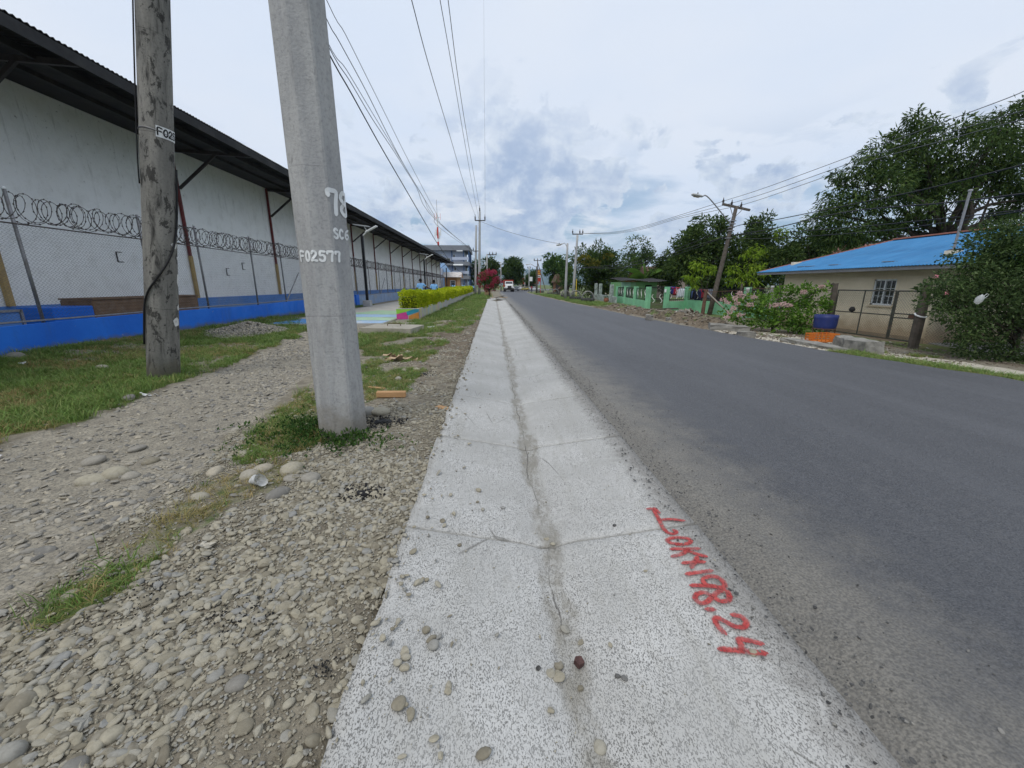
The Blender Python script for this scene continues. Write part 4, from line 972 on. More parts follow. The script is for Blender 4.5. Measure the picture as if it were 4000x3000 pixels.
def plant(name, label, cat, base, trunk, clumps, per, L, W, droop, leaf, seed, group=None, extra=(), shell=.5, trunk_mat=None, thin=1.0):
    """trunk: list of (z, radius) up to the fork; clumps: (centre relative to base, radii). Parts: trunk, crown (and extra crowns)"""
    r = np.random.default_rng(seed); b = Vector(base); t = thing(name, label, cat, b, 0, group)
    tb = MB(); pts = []; x = y = 0.
    for i, (z, rad) in enumerate(trunk):
        if i: x += r.normal(0, .06) * (z - trunk[i - 1][0]); y += r.normal(0, .06) * (z - trunk[i - 1][0])
        pts.append((x, y, z))
    tb.tube(pts, [q[1] for q in trunk], 10); fork = Vector(pts[-1]); r1 = trunk[-1][1]
    for c, rad in clumps:
        c = Vector(c); st = Vector(pts[-1 if len(pts) < 3 or r.random() < .6 else -2])
        mid = limb(tb, st, st.lerp(c, .7), r1 * .55, r1 * .18, r)[-1]
        for k in range(3): limb(tb, mid, c + Vector(r.normal(0, .45, 3) * np.array(rad)), r1 * .16, r1 * .04, r, .1, 3)
    tb.build('trunk', trunk_mat or bark, t, smooth=True, fix=False)
    V, F, o = [], [], 0
    for c, rad in clumps:
        n = int(per * thin * (rad[0] * rad[1] * rad[2]) ** (2 / 3)); 
        # sub-clumps so that the crown breaks into light and dark tufts with gaps between
        m = max(5, int(14 * shell + 6)); cen, nd = clump_points(c, rad, m, r, .55)
        sub = np.array(rad).mean() * .42
        for k in range(m):
            P, N = clump_points(cen[k], (sub, sub, sub * .8), max(4, n // m), r, .35)
            v, f = leaf_faces(P, N * .7 + nd[k] * .5, L, W, droop, r); V.append(v); F.append(f + o); o += len(v)
    put('crown', npmesh('crown', np.vstack(V), np.vstack(F), LEAF[leaf]), t)
    for nm, lf, cl, num, l2, w2, dr, lab in extra:
        V, F, o = [], [], 0
        for c, rad in cl:
            P, N = clump_points(c, rad, num, r, .55); v, f = leaf_faces(P, N, l2, w2, dr, r); V.append(v); F.append(f + o); o += len(v)
        e = put(nm, npmesh(nm, np.vstack(V), np.vstack(F), LEAF[lf]), t)
        if lab: e['label'] = lab
    return t
def round_clumps(w, d, h, z0, k, seed, lumps=.45):
    """clump centres filling an ellipsoidal crown w x d x h whose bottom is at z0"""
    r = np.random.default_rng(seed); out = []
    for i in range(k):
        u = r.normal(0, 1, 3); u /= np.linalg.norm(u); u *= .45 + .25 * r.random()
        s = lumps * r.uniform(.75, 1.15); out.append(((u[0] * w / 2 * 1.15, u[1] * d / 2 * 1.15, z0 + h / 2 + u[2] * h / 2 * 1.15), (w / 2 * s, d / 2 * s, h / 2 * s)))
    return out

def hedge():
    t = thing('hedge', 'clipped yellow-green hedge growing in the long planter', 'hedge', (-3.54, PLY0, .38))
    r = np.random.default_rng(5)
    L_ = PLY1 - PLY0 - .5; w = .40
    top = lambda y: .64 + .05 * np.sin(y * 1.3) + .05 * np.sin(y * .47 + 1)
    V, F, o = [], [], 0
    for y0, y1, num, sz in ((.3, 6, 15000, .055), (6, 16, 11000, .075), (16, L_, 11000, .12)):
        y = r.uniform(y0, y1, num); q = r.random(num); tp = top(y)
        side = q < .30; endm = (q >= .30) & (q < .36) & (y0 < 1); left = (q >= .36) & (q < .46)
        x = r.uniform(-w, w, num); z = tp * (1 - .25 * r.random(num) ** 2)
        x = np.where(side, w * (.85 + .25 * r.random(num)), np.where(left, -w * (.85 + .25 * r.random(num)), x)); z = np.where(side | left | endm, tp * r.random(num), z)
        y = np.where(endm, .18 + .2 * r.random(num), y); lump = .07 * np.sin(y * 4.1) * np.sin(x * 9 + y * 2); 
        N = np.stack([np.where(side, 1., np.where(left, -1., 0)), np.where(endm, -1., 0), np.where(side | left | endm, .5, 1.)], 1)
        P = np.stack([x + lump * side, y, z + lump * (~side) * .8], 1); v, f = leaf_faces(P, N, sz * 1.25, sz * .8, -.1, r); V.append(v); F.append(f + o); o += len(v)
    put('foliage', npmesh('foliage', np.vstack(V), np.vstack(F), LEAF['hedge']), t)
    b = MB(); b.tube([(0, 0, -.1), (.03, .05, .2), (-.02, .02, .5)], [.014, .011, .006], 5); sm = b.mesh('stem', bark)
    for i in range(60): put('stem', sm, t, (random.uniform(-.2, .2), .4 + i * (L_ - .6) / 60, 0), (0, 0, random.uniform(0, 6)))
    c = MB(); c.bb((-.33, .3, -.04), (.33, L_ - .1, .5)); c.build('dark_core', mat('hedge_core_shade', (.05, .07, .012), .95, .4, 9, .8, 14), t, bevel=.1)  # solid core behind the leaves, the hedge's inner shade put into its dark colour
hedge()
def far_tree(name, label, px0, px1, pytop, Y, leaf, seed, zlow=1.6, k=9, per=170, sz=.5, group=None, extra=(), dx=1.0, lumps=.5):
    a = aty(px0, pytop, Y); b = aty(px1, pytop, Y); x = (a.x + b.x) / 2; w = b.x - a.x; g = tz(x, Y); H = a.z - g
    cl = round_clumps(w * dx, w * dx * .9, H - zlow, zlow, int(k * 1.7), seed, lumps)
    return plant(name, label, 'tree', (x, Y, g - .05), [(0, w * .04 + .08), (zlow * .7, w * .035 + .05), (zlow + (H - zlow) * .3, w * .03 + .03)], cl, per * 1.25, sz * .85, sz * .45, .25, leaf, seed, group, extra)
far_tree('tree', 'dark round tree standing over the road end behind the dump truck', 1955, 2046, 1014, 135, 'dark', 11, 2.0, 10, 150, .75)
far_tree('tree', 'wide dark tree behind the far double-armed pole left of the road', 1880, 1950, 1016, 125, 'dark', 12, 1.5, 9, 150, .7)
far_tree('tree', 'leafy tree rising beside the grey school building gallery', 1826, 1872, 1010, 112, 'mid', 13, 1.5, 7, 150, .6)
far_tree('tree', 'bright green tree behind the red and white sign tower', 2118, 2222, 1000, 100, 'mid', 14, 1.8, 10, 150, .65)
far_tree('tree', 'small dark tree above the red-roofed shop far down the road', 2050, 2098, 1058, 165, 'dark', 15, 1.2, 7, 150, .8)
far_tree('tree', 'light green tree beside the pole with crossarm and the brown gable', 2180, 2262, 1040, 62, 'mid', 16, .9, 8, 230, .3)
far_tree('tree', 'tall airy round tree with sky showing through its crown', 2432, 2580, 914, 72, 'dark', 17, 4.6, 11, 130, .42, lumps=.36)
far_tree('mango_tree', 'broad dense tree with yellow and orange flush on top behind the pole pair', 2245, 2440, 968, 52, 'dark', 18, .6, 12, 230, .34, extra=[('yellow_flush', 'yellowing', [((-2.2, -1.6, 4.9), (.7, .7, .5)), ((-1.2, -2, 4.4), (.6, .6, .4)), ((.6, -2, 5.2), (.5, .5, .3))], 420, .3, .16, .2, 'yellow flush of young leaves')])
far_tree('tree', 'dense tree with dry brown branches behind the green fence', 2385, 2530, 1000, 58, 'dark', 19, .4, 9, 230, .30, extra=[('dry_branches', 'dry', [((-.6, -2.4, 1.9), (1.3, .6, .6)), ((.4, -2.3, 3.1), (1.0, .6, .4))], 700, .26, .12, .3, 'dry brown twigs and leaves')])
far_tree('mango_tree', 'mango tree with hanging leaves just behind the leaning lamp pole', 2630, 2900, 858, 36, 'mango', 20, 1.0, 15, 420, .34, lumps=.42)
far_tree('mango_tree', 'mango tree with a yellow-green tip left of the blue-roofed house', 2880, 3050, 852, 38, 'mango', 21, .8, 12, 420, .34, extra=[('young_leaves', 'mango_new', [((.9, -2.0, 6.2), (.6, .5, .45)), ((-.7, -2.4, 4.4), (.5, .4, .3))], 260, .3, .09, .9, 'yellow-green tip of young leaves')])
far_tree('mango_tree', 'thin spreading mango tree above the left end of the blue roof', 3020, 3290, 870, 34, 'mango', 22, .6, 12, 330, .33, lumps=.4)
far_tree('mango_tree', 'low mango branches over the laundry yard behind the green wall', 2540, 2710, 985, 50, 'mango', 27, .5, 10, 330, .33, lumps=.42)
far_tree('tree', 'dark tree closing the gap behind the blue-roofed house ridge', 3150, 3420, 905, 40, 'dark', 28, .5, 10, 260, .36, lumps=.42)

def big_mango():
    Y = 23; b = aty(3690, 930, Y); g = tz(b.x, Y)
    c = []
    for px, py, rr, dy in ((3330, 880, 1.5, 0), (3400, 740, 1.6, -.5), (3300, 760, 1.1, .6), (3470, 620, 1.4, .3), (3610, 540, 1.3, -.4), (3560, 680, 1.6, 1.), (3700, 640, 1.7, 0), (3720, 500, 1.0, .4), (3830, 560, 1.5, -.6), (3900, 480, 1.2, .5), (3960, 640, 1.7, 0), (3840, 720, 1.5, 1.2), (3690, 800, 1.2, -.8), (3480, 830, 1.5, .6), (3420, 930, 1.3, 0), (4080, 520, 1.9, 0), (4120, 720, 2.0, .5), (3980, 800, 1.3, .9), (3600, 470, .8, 0), (3540, 900, 1.0, 1.5), (4010, 440, 1.3, 0), (3250, 900, 1.0, 0), (3880, 860, .8, .4), (3225, 830, .9, .2), (3350, 660, 1.0, 0), (3540, 560, 1.0, .3), (3660, 720, 1.2, .8), (3780, 640, 1.3, .3), (3900, 700, 1.3, -.4)):
        p = aty(px, py, Y + dy); c.append(((p.x - b.x, dy, p.z - g), (rr, rr * .95, rr * .72)))
    plant('mango_tree', 'huge old mango tree spreading over the blue-roofed house', 'tree', (b.x, Y, g - .05), [(0, .42), (1.5, .36), (3.0, .30), (4.6, .25)], c, 900, .27, .078, .75, 'mango', 33, shell=.75)
big_mango()
def young_mango():
    for px, py, Y, lab, cl in ((2760, 1110, 27, 'yellow-green young mango leaves left of the leaning pole', ((2700, 1080, .45), (2730, 1035, .45), (2770, 1050, .4), (2710, 1110, .3))),
                               (2930, 1130, 26, 'bright yellow-green young mango tree right of the leaning pole', ((2870, 1045, .4), (2900, 1085, .5), (2945, 1040, .5), (2925, 985, .4), (2965, 965, .35), (2985, 1060, .35), (2860, 1095, .35), (2940, 1095, .4)))):
        b = aty(px, py, Y); g = tz(b.x, Y); c = []
        for x, y, r in cl: p = aty(x, y, Y); c.append(((p.x - b.x, 0, p.z - g), (r, r * .9, r * .75)))
        plant('mango_sapling', lab, 'tree', (b.x, Y, g - .05), [(0, .08), (.7, .07), (1.3, .05)], c, 900, .26, .07, 1.2, 'mango_new', int(px), shell=.6)
young_mango()
def flower_bush():
    b = Vector((10.3, 14.3, 0)); b.z = tz(b.x, b.y); Y = 14.2
    c = []; fl = []
    for px, py, r, dy in ((2880, 1200, .45, .3), (2950, 1185, .5, 0), (3020, 1190, .5, .3), (3050, 1240, .55, -.2), (3120, 1230, .6, 0), (3130, 1160, .5, .3), (3080, 1150, .4, .2), (3190, 1170, .4, 0), (3150, 1270, .45, -.3), (3215, 1200, .25, -.2), (2900, 1250, .35, 0), (3220, 1120, .16, 0), (2985, 1240, .45, 0), (3190, 1135, .2, 0)):
        p = aty(px, py, Y + dy); c.append(((p.x - b.x, dy - .1, p.z - b.z), (r, r, r * .75)))
    for px, py in ((2825, 1170), (2840, 1180), (2880, 1185), (2890, 1145), (2945, 1160), (2900, 1155), (2930, 1190), (3040, 1190), (3060, 1188), (3080, 1193), (3000, 1195), (3210, 1120), (2850, 1220), (2865, 1205), (2890, 1230), (3025, 1192), (3140, 1140), (2875, 1165), (2840, 1240)):
        p = aty(px, py, Y - .45); fl.append(((p.x - b.x, p.y - b.y, p.z - b.z), (.075, .075, .045)))
    plant('flowering_bush', 'leafy bush with pale pink flower heads beside the gate', 'bush', b, [(0, .05), (.25, .045), (.4, .04)], c, 2300, .10, .075, .15, 'bush', 41, extra=[('blossom', 'pink', fl, 55, .06, .04, 0, None)], shell=.6)
flower_bush()
def right_shrub():
    b = Vector((12.6, 9.0, 0)); b.z = tz(b.x, b.y); c = []; Y = 8.9
    for px, py, r, dy in ((3720, 1180, .55, 0), (3800, 1120, .7, .3), (3780, 1260, .6, 0), (3900, 1050, .75, .4), (3880, 1200, .8, -.2), (3960, 1300, .75, -.3), (3850, 1340, .5, -.1), (4060, 1150, 1.0, 0), (4100, 1320, 1.0, 0), (3700, 1110, .35, .1), (3930, 960, .6, .5), (3980, 920, .6, .5), (3840, 990, .5, .5), (4060, 960, .9, .4), (3950, 1150, .8, 0), (4000, 1040, .8, .2), (3655, 1130, .25, 0)):
        p = aty(px, py, Y + dy); c.append(((p.x - b.x, dy, p.z - b.z), (r, r, r * .8)))
    fl = []
    for px, py in ((3655, 1080), (3700, 1145)):
        p = aty(px, py, Y - .3); fl.append(((p.x - b.x, p.y - b.y, p.z - b.z), (.03, .03, .025)))
    plant('large_shrub', 'big tangled dark shrub hiding the right end of the house', 'bush', b, [(0, .07), (.3, .06), (.7, .05)], c, 2600, .085, .045, .2, 'shrub', 42, extra=[('blossom', 'rose', fl, 12, .03, .026, 0, 'pink rose blossom'), ('upper_leaves', 'mid', [((.3 + .5 * i, .4, 2.55 + .22 * math.sin(i * 2)), (.5, .5, .4)) for i in range(-1, 5)], 900, .11, .055, .3, 'brighter green leaves at the top')], shell=.7)
right_shrub()
def red_shrub():
    p = atg(1905, 1150); Y = 50; b = aty(1912, 1149, Y); b.z = tz(b.x, b.y); w = 85 / 1555 * Y
    c = round_clumps(w, w * .9, 2.3, .7, 10, 51, .5); r = np.random.default_rng(3); fl = []
    for i in range(46):
        d = r.normal(0, 1, 3); d[1] -= .5; d[2] += .25; d /= np.linalg.norm(d); fl.append(((d[0] * w / 2 * .98, d[1] * w / 2 * .9, 1.9 + d[2] * 1.2), (.22, .22, .16)))
    plant('red_flowering_shrub', 'round shrub covered in red blossom by the twin grey poles', 'bush', b, [(0, .08), (.4, .07), (.7, .06)], c, 420, .20, .10, .1, 'mid', 52, extra=[('blossom', 'red', fl, 46, .15, .09, 0, 'crimson blossom')], shell=.5)
red_shrub()
def banana():
    Y = 50; b = aty(2520, 1120, Y); g = tz(b.x, Y); t = thing('banana_plant', 'banana plant with broad arching leaves above the green shed', 'banana plant', (b.x, Y, g - .05)); t.scale = (1.25, 1.25, 1.25)
    m = MB(); m.tube([(0, 0, 0), (.05, 0, 1.0), (0, 0, 2.0)], [.16, .13, .09], 9); m.build('stem', mat('banana_stem', (.14, .17, .06), .7, .25, 6, .3, 30), t, smooth=True)
    r = random.Random(2)
    for az, el, L, bend in ((100, 80, 2.3, .2), (40, 60, 2.2, .7), (150, 58, 2.3, .7), (200, 50, 2.0, .9), (-20, 48, 2.1, .9), (260, 50, 1.8, .8), (300, 60, 2.0, .7), (70, 35, 1.8, .8), (170, 30, 1.9, .6), (10, 28, 2.0, .5)):
        m = MB(); n = 10; a = R(az); d = Vector((math.cos(a), math.sin(a) * .6, 0)); s = (Vector((-d.y, d.x, 0)).normalized() * .6 + Vector((0, 0, .75))).normalized(); p = Vector((0, 0, 1.9)); e = R(el); rows = []
        for i in range(n + 1):
            tt = i / n; w = .34 * (math.sin(math.pi * min(1, tt * .95 + .04)) ** .6) * (1 if tt < .97 else .3); rows.append((p.copy(), w)); ang = e - bend * 1.6 * tt; p = p + (d.normalized() * math.cos(ang) + Vector((0, 0, math.sin(ang)))) * L / n
        vs = []
        for p_, w in rows: up = Vector((0, 0, .35 * w)); vs += [p_ - s * w + up * 0, p_ - Vector((0, 0, .02)), p_ + s * w + up * 0]
        fs = []
        for i in range(n):
            for j in (0, 1): fs.append((i * 3 + j, i * 3 + j + 1, i * 3 + 4 + j, i * 3 + 3 + j))
        m.add(vs, fs); m.build('leaf', LEAF['banana'], t, fix=False, smooth=True)
banana()
# ================================================================== right side: house, gate, sheds, fences, poles
def roof_blue():
    t = NT('sky_blue_roof_sheet'); p = t.pos(); c = t.mix(t.ss(t.noise(p, 1.2, 5, .6), .3, .7), (.040, .175, .37), (.055, .22, .44)); s = t.n('ShaderNodeSeparateXYZ'); t.L.new(p, s.inputs[0])
    c = t.mix(t.ss(t.noise(t.mp(p, (.25, 3, .25)), 2, 6, .65), .5, .72, 0, .55), c, (.03, .13, .30)); f = t.math('FRACT', t.math('MULTIPLY', s.outputs[1], 1.18)); c = t.mix(t.ss(f, .0, .03, .6, 0), c, (.03, .12, .26))
    c = t.mix(t.ss(t.noise(p, 5, 6, .75), .64, .70, 0, .7), c, (.20, .13, .09)); return t.done(c, t.ss(t.noise(p, 3, 4), .3, .7, .6, .8))
def stained_render():
    t = NT('stained_beige_render'); p = t.pos(); c = t.mix(t.ss(t.noise(p, 1.5, 6, .6), .3, .7), (.76, .655, .485), (.84, .73, .55)); s = t.n('ShaderNodeSeparateXYZ'); t.L.new(p, s.inputs[0])
    lo = t.ss(t.math('ADD', s.outputs[2], t.math('MULTIPLY', t.noise(p, 1.6, 6, .7), -1.1)), -.9, -.1, 1, 0); c = t.mix(t.math('MULTIPLY', lo, .8), c, (.36, .26, .16)); c = t.mix(t.ss(t.noise(t.mp(p, (1, 1, .08)), 3.5, 6, .7), .55, .75, 0, .4), c, (.42, .35, .25)); t.bump(t.noise(p, 70, 5, .7), .6, .006); return t.done(c, .92)
beige_wall = mat('beige_render', (.68, .57, .41), .9, .07, 2, .5, 60, dirt=(.50, .40, .27), dsc=.9, damt=.5)
blue_sheet = mat('sky_blue_roof_paint', (.045, .245, .54), .5, .08, 2, .1, 40, dirt=(.05, .20, .42), dsc=2.5, damt=.4)
weathered_wood = mat('weathered_wood', (.10, .085, .07), .9, .3, 6, .6, 30, dirt=(.2, .18, .15), dsc=5)
rust_iron = mat('rusty_iron', (.13, .075, .05), .8, .35, 8, .4, 40, dirt=(.06, .035, .028), dsc=5)
dark_frame = mat('dark_painted_tube', (.055, .06, .05), .6, .3, 10, .2, 60, dirt=(.14, .08, .05), dsc=8)
mint = mat('mint_green_paint', (.21, .50, .29), .75, .10, 1.5, .3, 35, dirt=(.16, .30, .2), dsc=1.6, damt=.6)
leaf_green_paint = mat('green_house_paint', (.18, .38, .16), .8, .12, 1.5, .3, 35, dirt=(.34, .50, .42), dsc=.8, damt=.5)
white_al = mat('white_aluminium', (.74, .77, .79), .4, .04, 8, .02, 60)
def glass(name='dark_window_glass', c=(.02, .024, .028)):
    if name in MATS: return MATS[name]
    t = NT(name); t.p.inputs['Specular IOR Level'].default_value = .8; MATS[name] = t.done(t.mix(t.ss(t.noise(t.pos(), 2, 3), .4, .6), c, mul(c, 2.2)), .08); return t.m

def wire_panel(o_name, parent, a, b, z0, z1, cell, r, m, slope=0.):
    """chain-link between plan points a and b (parent space)"""
    a = Vector(a); b = Vector(b); L = (b - a).length; d = (b - a) / L
    v, f = chain_link(0, 0, L, z0, z1, cell, r); y = v[:, 1].copy(); w = np.stack([a.x + d.x * y - d.y * v[:, 0], a.y + d.y * y + d.x * v[:, 0], v[:, 2] + slope * y], 1)
    o = put(o_name, npmesh(o_name, w, f, m), parent); o['kind'] = 'stuff'; return o
def blue_house():
    X = 14.0; yL = atx(3069, 1071, X).y; yR = atx(3678, 1037, X).y; g = tz(X, 14) - .02; zt = atx(3300, 1054, X).z + .06
    t = thing('house', 'beige house with sky-blue corrugated roof behind the chain-link gate', 'house', (X, yR, g))
    w0 = atx(3417, 1091, X); w1 = atx(3506, 1091, X); wb = atx(3400, 1190, X)
    ya, yb = w1.y - yR, w0.y - yR; za, zb = wb.z - g, w0.z - g; H = zt - g; Lw = yL - yR
    wm = MB()
    wm.bb((0, 0, -.2), (.18, ya, H)); wm.bb((0, yb, -.2), (.18, Lw, H)); wm.bb((0, ya, -.2), (.18, yb, za)); wm.bb((0, ya, zb), (.18, yb, H))
    wm.bb((.18, .0, -.2), (6, .18, H + .4)); wm.bb((.18, Lw - .18, -.2), (6, Lw, H + .4)); wm.bb((5.8, .18, -.2), (6, Lw - .18, H + .2))
    wm.build('wall', stained_render(), t)
    b = MB(); b.bb((-.03, -.02, -.25), (-.002, Lw + .02, .16)); b.build('plinth', mat('soiled_render', (.28, .22, .15), .95, .15, 3, .5, 40), t)
    # sliding window with white grid
    win = MB(); fr = .055
    win.bb((.03, ya, za), (.09, yb, za + fr)); win.bb((.03, ya, zb - fr), (.09, yb, zb)); win.bb((.03, ya, za), (.09, ya + fr, zb)); win.bb((.03, yb - fr, za), (.09, yb, zb)); ym = (ya + yb) / 2; win.bb((.02, ym - .028, za), (.095, ym + .028, zb))
    wo = win.build('window', white_al, t)
    for i in range(2):
        p0, p1 = (ya + fr, ym - .04) if i == 0 else (ym + .04, yb - fr); pc = (p0 + p1) / 2
        for r_ in range(3):
            z0 = za + fr + (zb - za - 2 * fr) * r_ / 3; z1 = za + fr + (zb - za - 2 * fr) * (r_ + 1) / 3
            for q0, q1 in ((p0, pc), (pc, p1)):
                g_ = MB(); g_.bb((.062, q0 + .006, z0 + .006), (.068, q1 - .006, z1 - .006)); g_.build('pane', glass(), wo)
            if r_: k = MB(); k.bb((.045, p0, z0 - .008), (.08, p1, z0 + .008)); k.build('glazing_bar', white_al, wo)
        k = MB(); k.bb((.046, pc - .008, za + fr), (.079, pc + .008, zb - fr)); k.build('glazing_bar', white_al, wo)
    b = MB(); b.bb((-.05, ya - .06, za - .06), (.17, yb + .06, za - .003)); b.build('sill', beige_wall, wo)
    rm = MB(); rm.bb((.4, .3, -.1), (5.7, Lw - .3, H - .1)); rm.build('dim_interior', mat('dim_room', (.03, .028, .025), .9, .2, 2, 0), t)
    # roof: hipped at the far end, corrugated, drawn out over the porch on the near end
    e0 = atx(2955, 1066, X - .7); e1y = yR - 4.2; ze = e0.z - g + .02; ridge = ze + 1.25
    ys_ = np.arange(e1y - yR, e0.y - yR + .01, .0275)
    vs, fs = [], []; prev = None; 
    for i, y in enumerate(ys_):
        k = min(1, max(.0, (e0.y - yR - y) / 3.2)); w = .016 * math.sin(2 * math.pi * y / .11)
        xr = -.7 + (3.1 + .7) * k
        vs += [(-.7, y, ze + w), (xr if k > .02 else -.69, y, ze + (ridge - ze) * k + w)]
        if i: fs.append((2 * i - 2, 2 * i - 1, 2 * i + 1, 2 * i))
    r1 = MB(); r1.add(vs, fs); rf = r1.build('roof', roof_blue(), t, fix=False); sl = rf.modifiers.new('sheet', 'SOLIDIFY'); sl.thickness = .01
    r2 = MB(); yh = e0.y - yR; r2.add([(-.7, yh, ze - .03), (3.1, yh - 3.2, ridge - .03), (6.8, yh, ze - .03)], [(0, 1, 2)]); r2.add([(3.1, yh - 3.2, ridge - .03), (3.1, e1y - yR, ridge - .03), (6.8, e1y - yR, ze - .03), (6.8, yh, ze - .03)], [(0, 1, 2, 3)]); r2.build('roof_back', blue_sheet, t)
    rc = MB(); rc.bar((3.1, e1y - yR, ridge + .02), (3.1, yh - 3.2, ridge + .02), .34, .05); rc.bar((3.1, yh - 3.2, ridge + .02), (-.6, yh - .05, ze + .04), .10, .04); rc.build('ridge_cap', mat('terracotta_cap', (.42, .17, .12), .8, .2, 5, .3), rf)
    b = MB(); b.bar((-.62, e1y - yR, ze - .08), (-.62, yh, ze - .08), .05, .10); b.build('eave_beam', galv, t)
    for px, py in ((3135, 1045), (3165, 1050), (3260, 1035), (3480, 1000)):
        q = ray(px, py); P = atx(px, py, X - .2); lx = P.x - X; ly_ = P.y - yR; k = (lx + .7) / 3.8
        m = MB(); m.box((lx, ly_, ze + (ridge - ze) * k + .02), (.05, .45, .012), Matrix.Rotation(.3, 3, 'Z') @ Matrix.Rotation(-.32, 3, 'Y')); m.build('roof_debris', weathered_wood, rf)
    ab = atx(3718, 1002, X + .6); m = MB(); lx, ly_ = ab.x - X, ab.y - yR; zb_ = ze + (ridge - ze) * (lx + .7) / 3.8
    m.tube([(lx, ly_, zb_), (lx, ly_ - .05, zb_ + 1.75)], .035, 8); m.tube([(lx, ly_ - .05, zb_ + 1.75), (lx, ly_ - .05, zb_ + 1.80)], [.06, .05], 8); mo = m.build('mast', galv, t, smooth=False)
    m = MB(); m.box((lx, ly_, zb_ + .04), (.18, .3, .04), Matrix.Rotation(-.32, 3, 'Y')); m.build('flashing', dark_steel, mo)
    # porch: side wall, the porch shade put into its brown, and post
    b = MB(); b.bb((.185, -3.4, -.2), (5, -3.2, .9)); b.build('porch_wall', mat('shaded_porch_render', (.20, .135, .07), .95, .2, 2, .5), t)
    b = MB(); b.bb((.02, -3.2, -.2), (.18, -3.04, H)); b.build('porch_post', beige_wall, t)
    b = MB(); b.bb((.2, -3.2, -.3), (5.5, -.01, .02)); b.build('porch_floor', concrete_g, t)
blue_house()
def gate_fence():
    g = -.3
    pl = aty(*(2900 + 728 * .4973, 900 + 420 * .4973), 14.2); GXx = 12.25
    yl = atx(3265, 1110, GXx).y; yr = atx(3640, 1115, GXx).y; zt = atx(3270, 1112, GXx).z; za = atx(3290, 1133, GXx).z
    t = thing('wire_gate', 'double chain-link gate in dark tube frame before the beige house', 'gate', (GXx, yr, g))
    Lg = atx(3276, 1134, GXx).y - yr; ym = atx(3506, 1141, GXx).y - yr; h = za - g; y0 = .24
    for nm, a, b in (('wide_leaf', ym + .03, Lg), ('narrow_leaf', y0, ym - .03)):
        m = MB()
        for z in (.08, h): m.tube([(0, a, z), (0, b, z)], .022, 6)
        for y in (a, b): m.tube([(0, y, .06), (0, y, h)], .022, 6)
        if nm == 'wide_leaf': m.tube([(0, (a + b) / 2, .06), (0, (a + b) / 2, h)], .02, 6); m.tube([(0, a, h * .52), (0, b, h * .52)], .018, 6)
        else:
            m.tube([(0, a, h * .48), (0, b, h * .48)], .018, 6); m.tube([(0, a, h * .56), (0, b, h * .56)], .018, 6)
        l = m.build(nm, dark_frame, t); wire_panel('wire_mesh', l, (.012, a, 0), (.012, b, 0), .1, h - .02, .085, .0068, dark_frame)
    m = MB(); m.box((.02, .34, h * .52), (.05, .2, .12)); m.build('lock_box', rust_iron, t)
    m = MB(); m.lathe([(.0, -.09), (.08, -.05), (.09, .02), (.05, .09), (0, .1)], 8, (-.05, Lg - .75, h * .58)); m.build('knotted_rag', mat('black_rag', (.02, .02, .02), .9, .3), t)
    for y, r_, lab in ((Lg + .12, .105, 'dark wooden gate post beside the blue barrel'), (.06, .12, 'thick dark wooden gate post with white tape by the shrub')):
        p = thing('gate_post', lab, 'post', (GXx - .05, yr + y, g - .1)); hh = zt - g + .15
        m = MB(); m.tube([(0, 0, -.2), (.01, .0, hh * .5), (0, .01, hh)], [r_, r_ * .95, r_ * .85], 9); m.build('shaft', weathered_wood, p, bevel=0)
        if y < 1:
            m = MB(); m.tube([(r_ * 1.02 * math.cos(a), r_ * 1.02 * math.sin(a), .95 + .05 * math.sin(a)) for a in np.linspace(0, 6.28, 15)[:-1]], .022, 5, closed=True); m.build('tape', white_paint, p)
    # mesh fence and stay to the left of the gate
    f = thing('wire_fence', 'chain-link fence panel with diagonal stay behind the flowering bush', 'fence', (GXx, yr + Lg + .3, g))
    m = MB(); m.tube([(-.06, -.1, 1.75), (-.1, 2.6, .55)], .03, 6); m.build('stay', weathered_wood, f)
    m = MB(); m.tube([(0, 0, 1.5), (0, 5.4, 1.55)], .012, 5); m.build('top_wire', rust_iron, f); wire_panel('wire_mesh', f, (0, .0, 0), (0, 5.4, 0), .08, 1.5, .085, .0068, dark_frame)
    for y in (2.7, 5.4): m = MB(); m.tube([(0, y, -.2), (0, y, 1.75)], .05, 7); m.build('post', weathered_wood, f)
    f = thing('wire_fence', 'short chain-link fence right of the gate under the shrub', 'fence', (GXx, yr - .1, g))
    wire_panel('wire_mesh', f, (0, -4, 0), (0, -.05, 0), .08, 1.45, .085, .0068, dark_frame); m = MB(); m.tube([(0, -4, 1.46), (0, 0, 1.46)], .012, 5); m.build('top_wire', rust_iron, f)
    # white carrier bag caught in the shrub
    q = aty(3830, 1165, 8.2); b = MB(); r = random.Random(1); vs = []; n = 14
    for i, (rr, z) in enumerate(((.01, -.13), (.07, -.11), (.09, -.03), (.075, .03), (.04, .07))):
        for j in range(n): a = 2 * math.pi * j / n; k = rr * (1 + .22 * math.sin(3 * a + i) + r.uniform(-.08, .08)); vs.append((k * math.cos(a), k * .6 * math.sin(a), z))
    b.add(vs, [(i * n + j, i * n + (j + 1) % n, (i + 1) * n + (j + 1) % n, (i + 1) * n + j) for i in range(4) for j in range(n)])
    t2 = NT('thin_white_plastic'); t2.done((.75, .77, .78), .35); t2.p.inputs['Alpha'].default_value = .4
    bag = thing('plastic_bag', 'thin white carrier bag caught in the dark shrub', 'plastic bag', q, .3); b.build('sack', t2.m, bag, rot=(.2, .35, 0), smooth=True)
    for s in (-1, 1): m = MB(); m.tube([(s * .02 + .01, 0, .06), (s * .05 + .03, .01, .11 + .05 * s), (s * .08 + .05, 0, .12 + .05 * s), (s * .09 + .05, .01, .08 + .03 * s), (s * .06 + .02, 0, .04)], .007, 5); m.build('handle', t2.m, bag, rot=(.2, .55, 0), smooth=True)
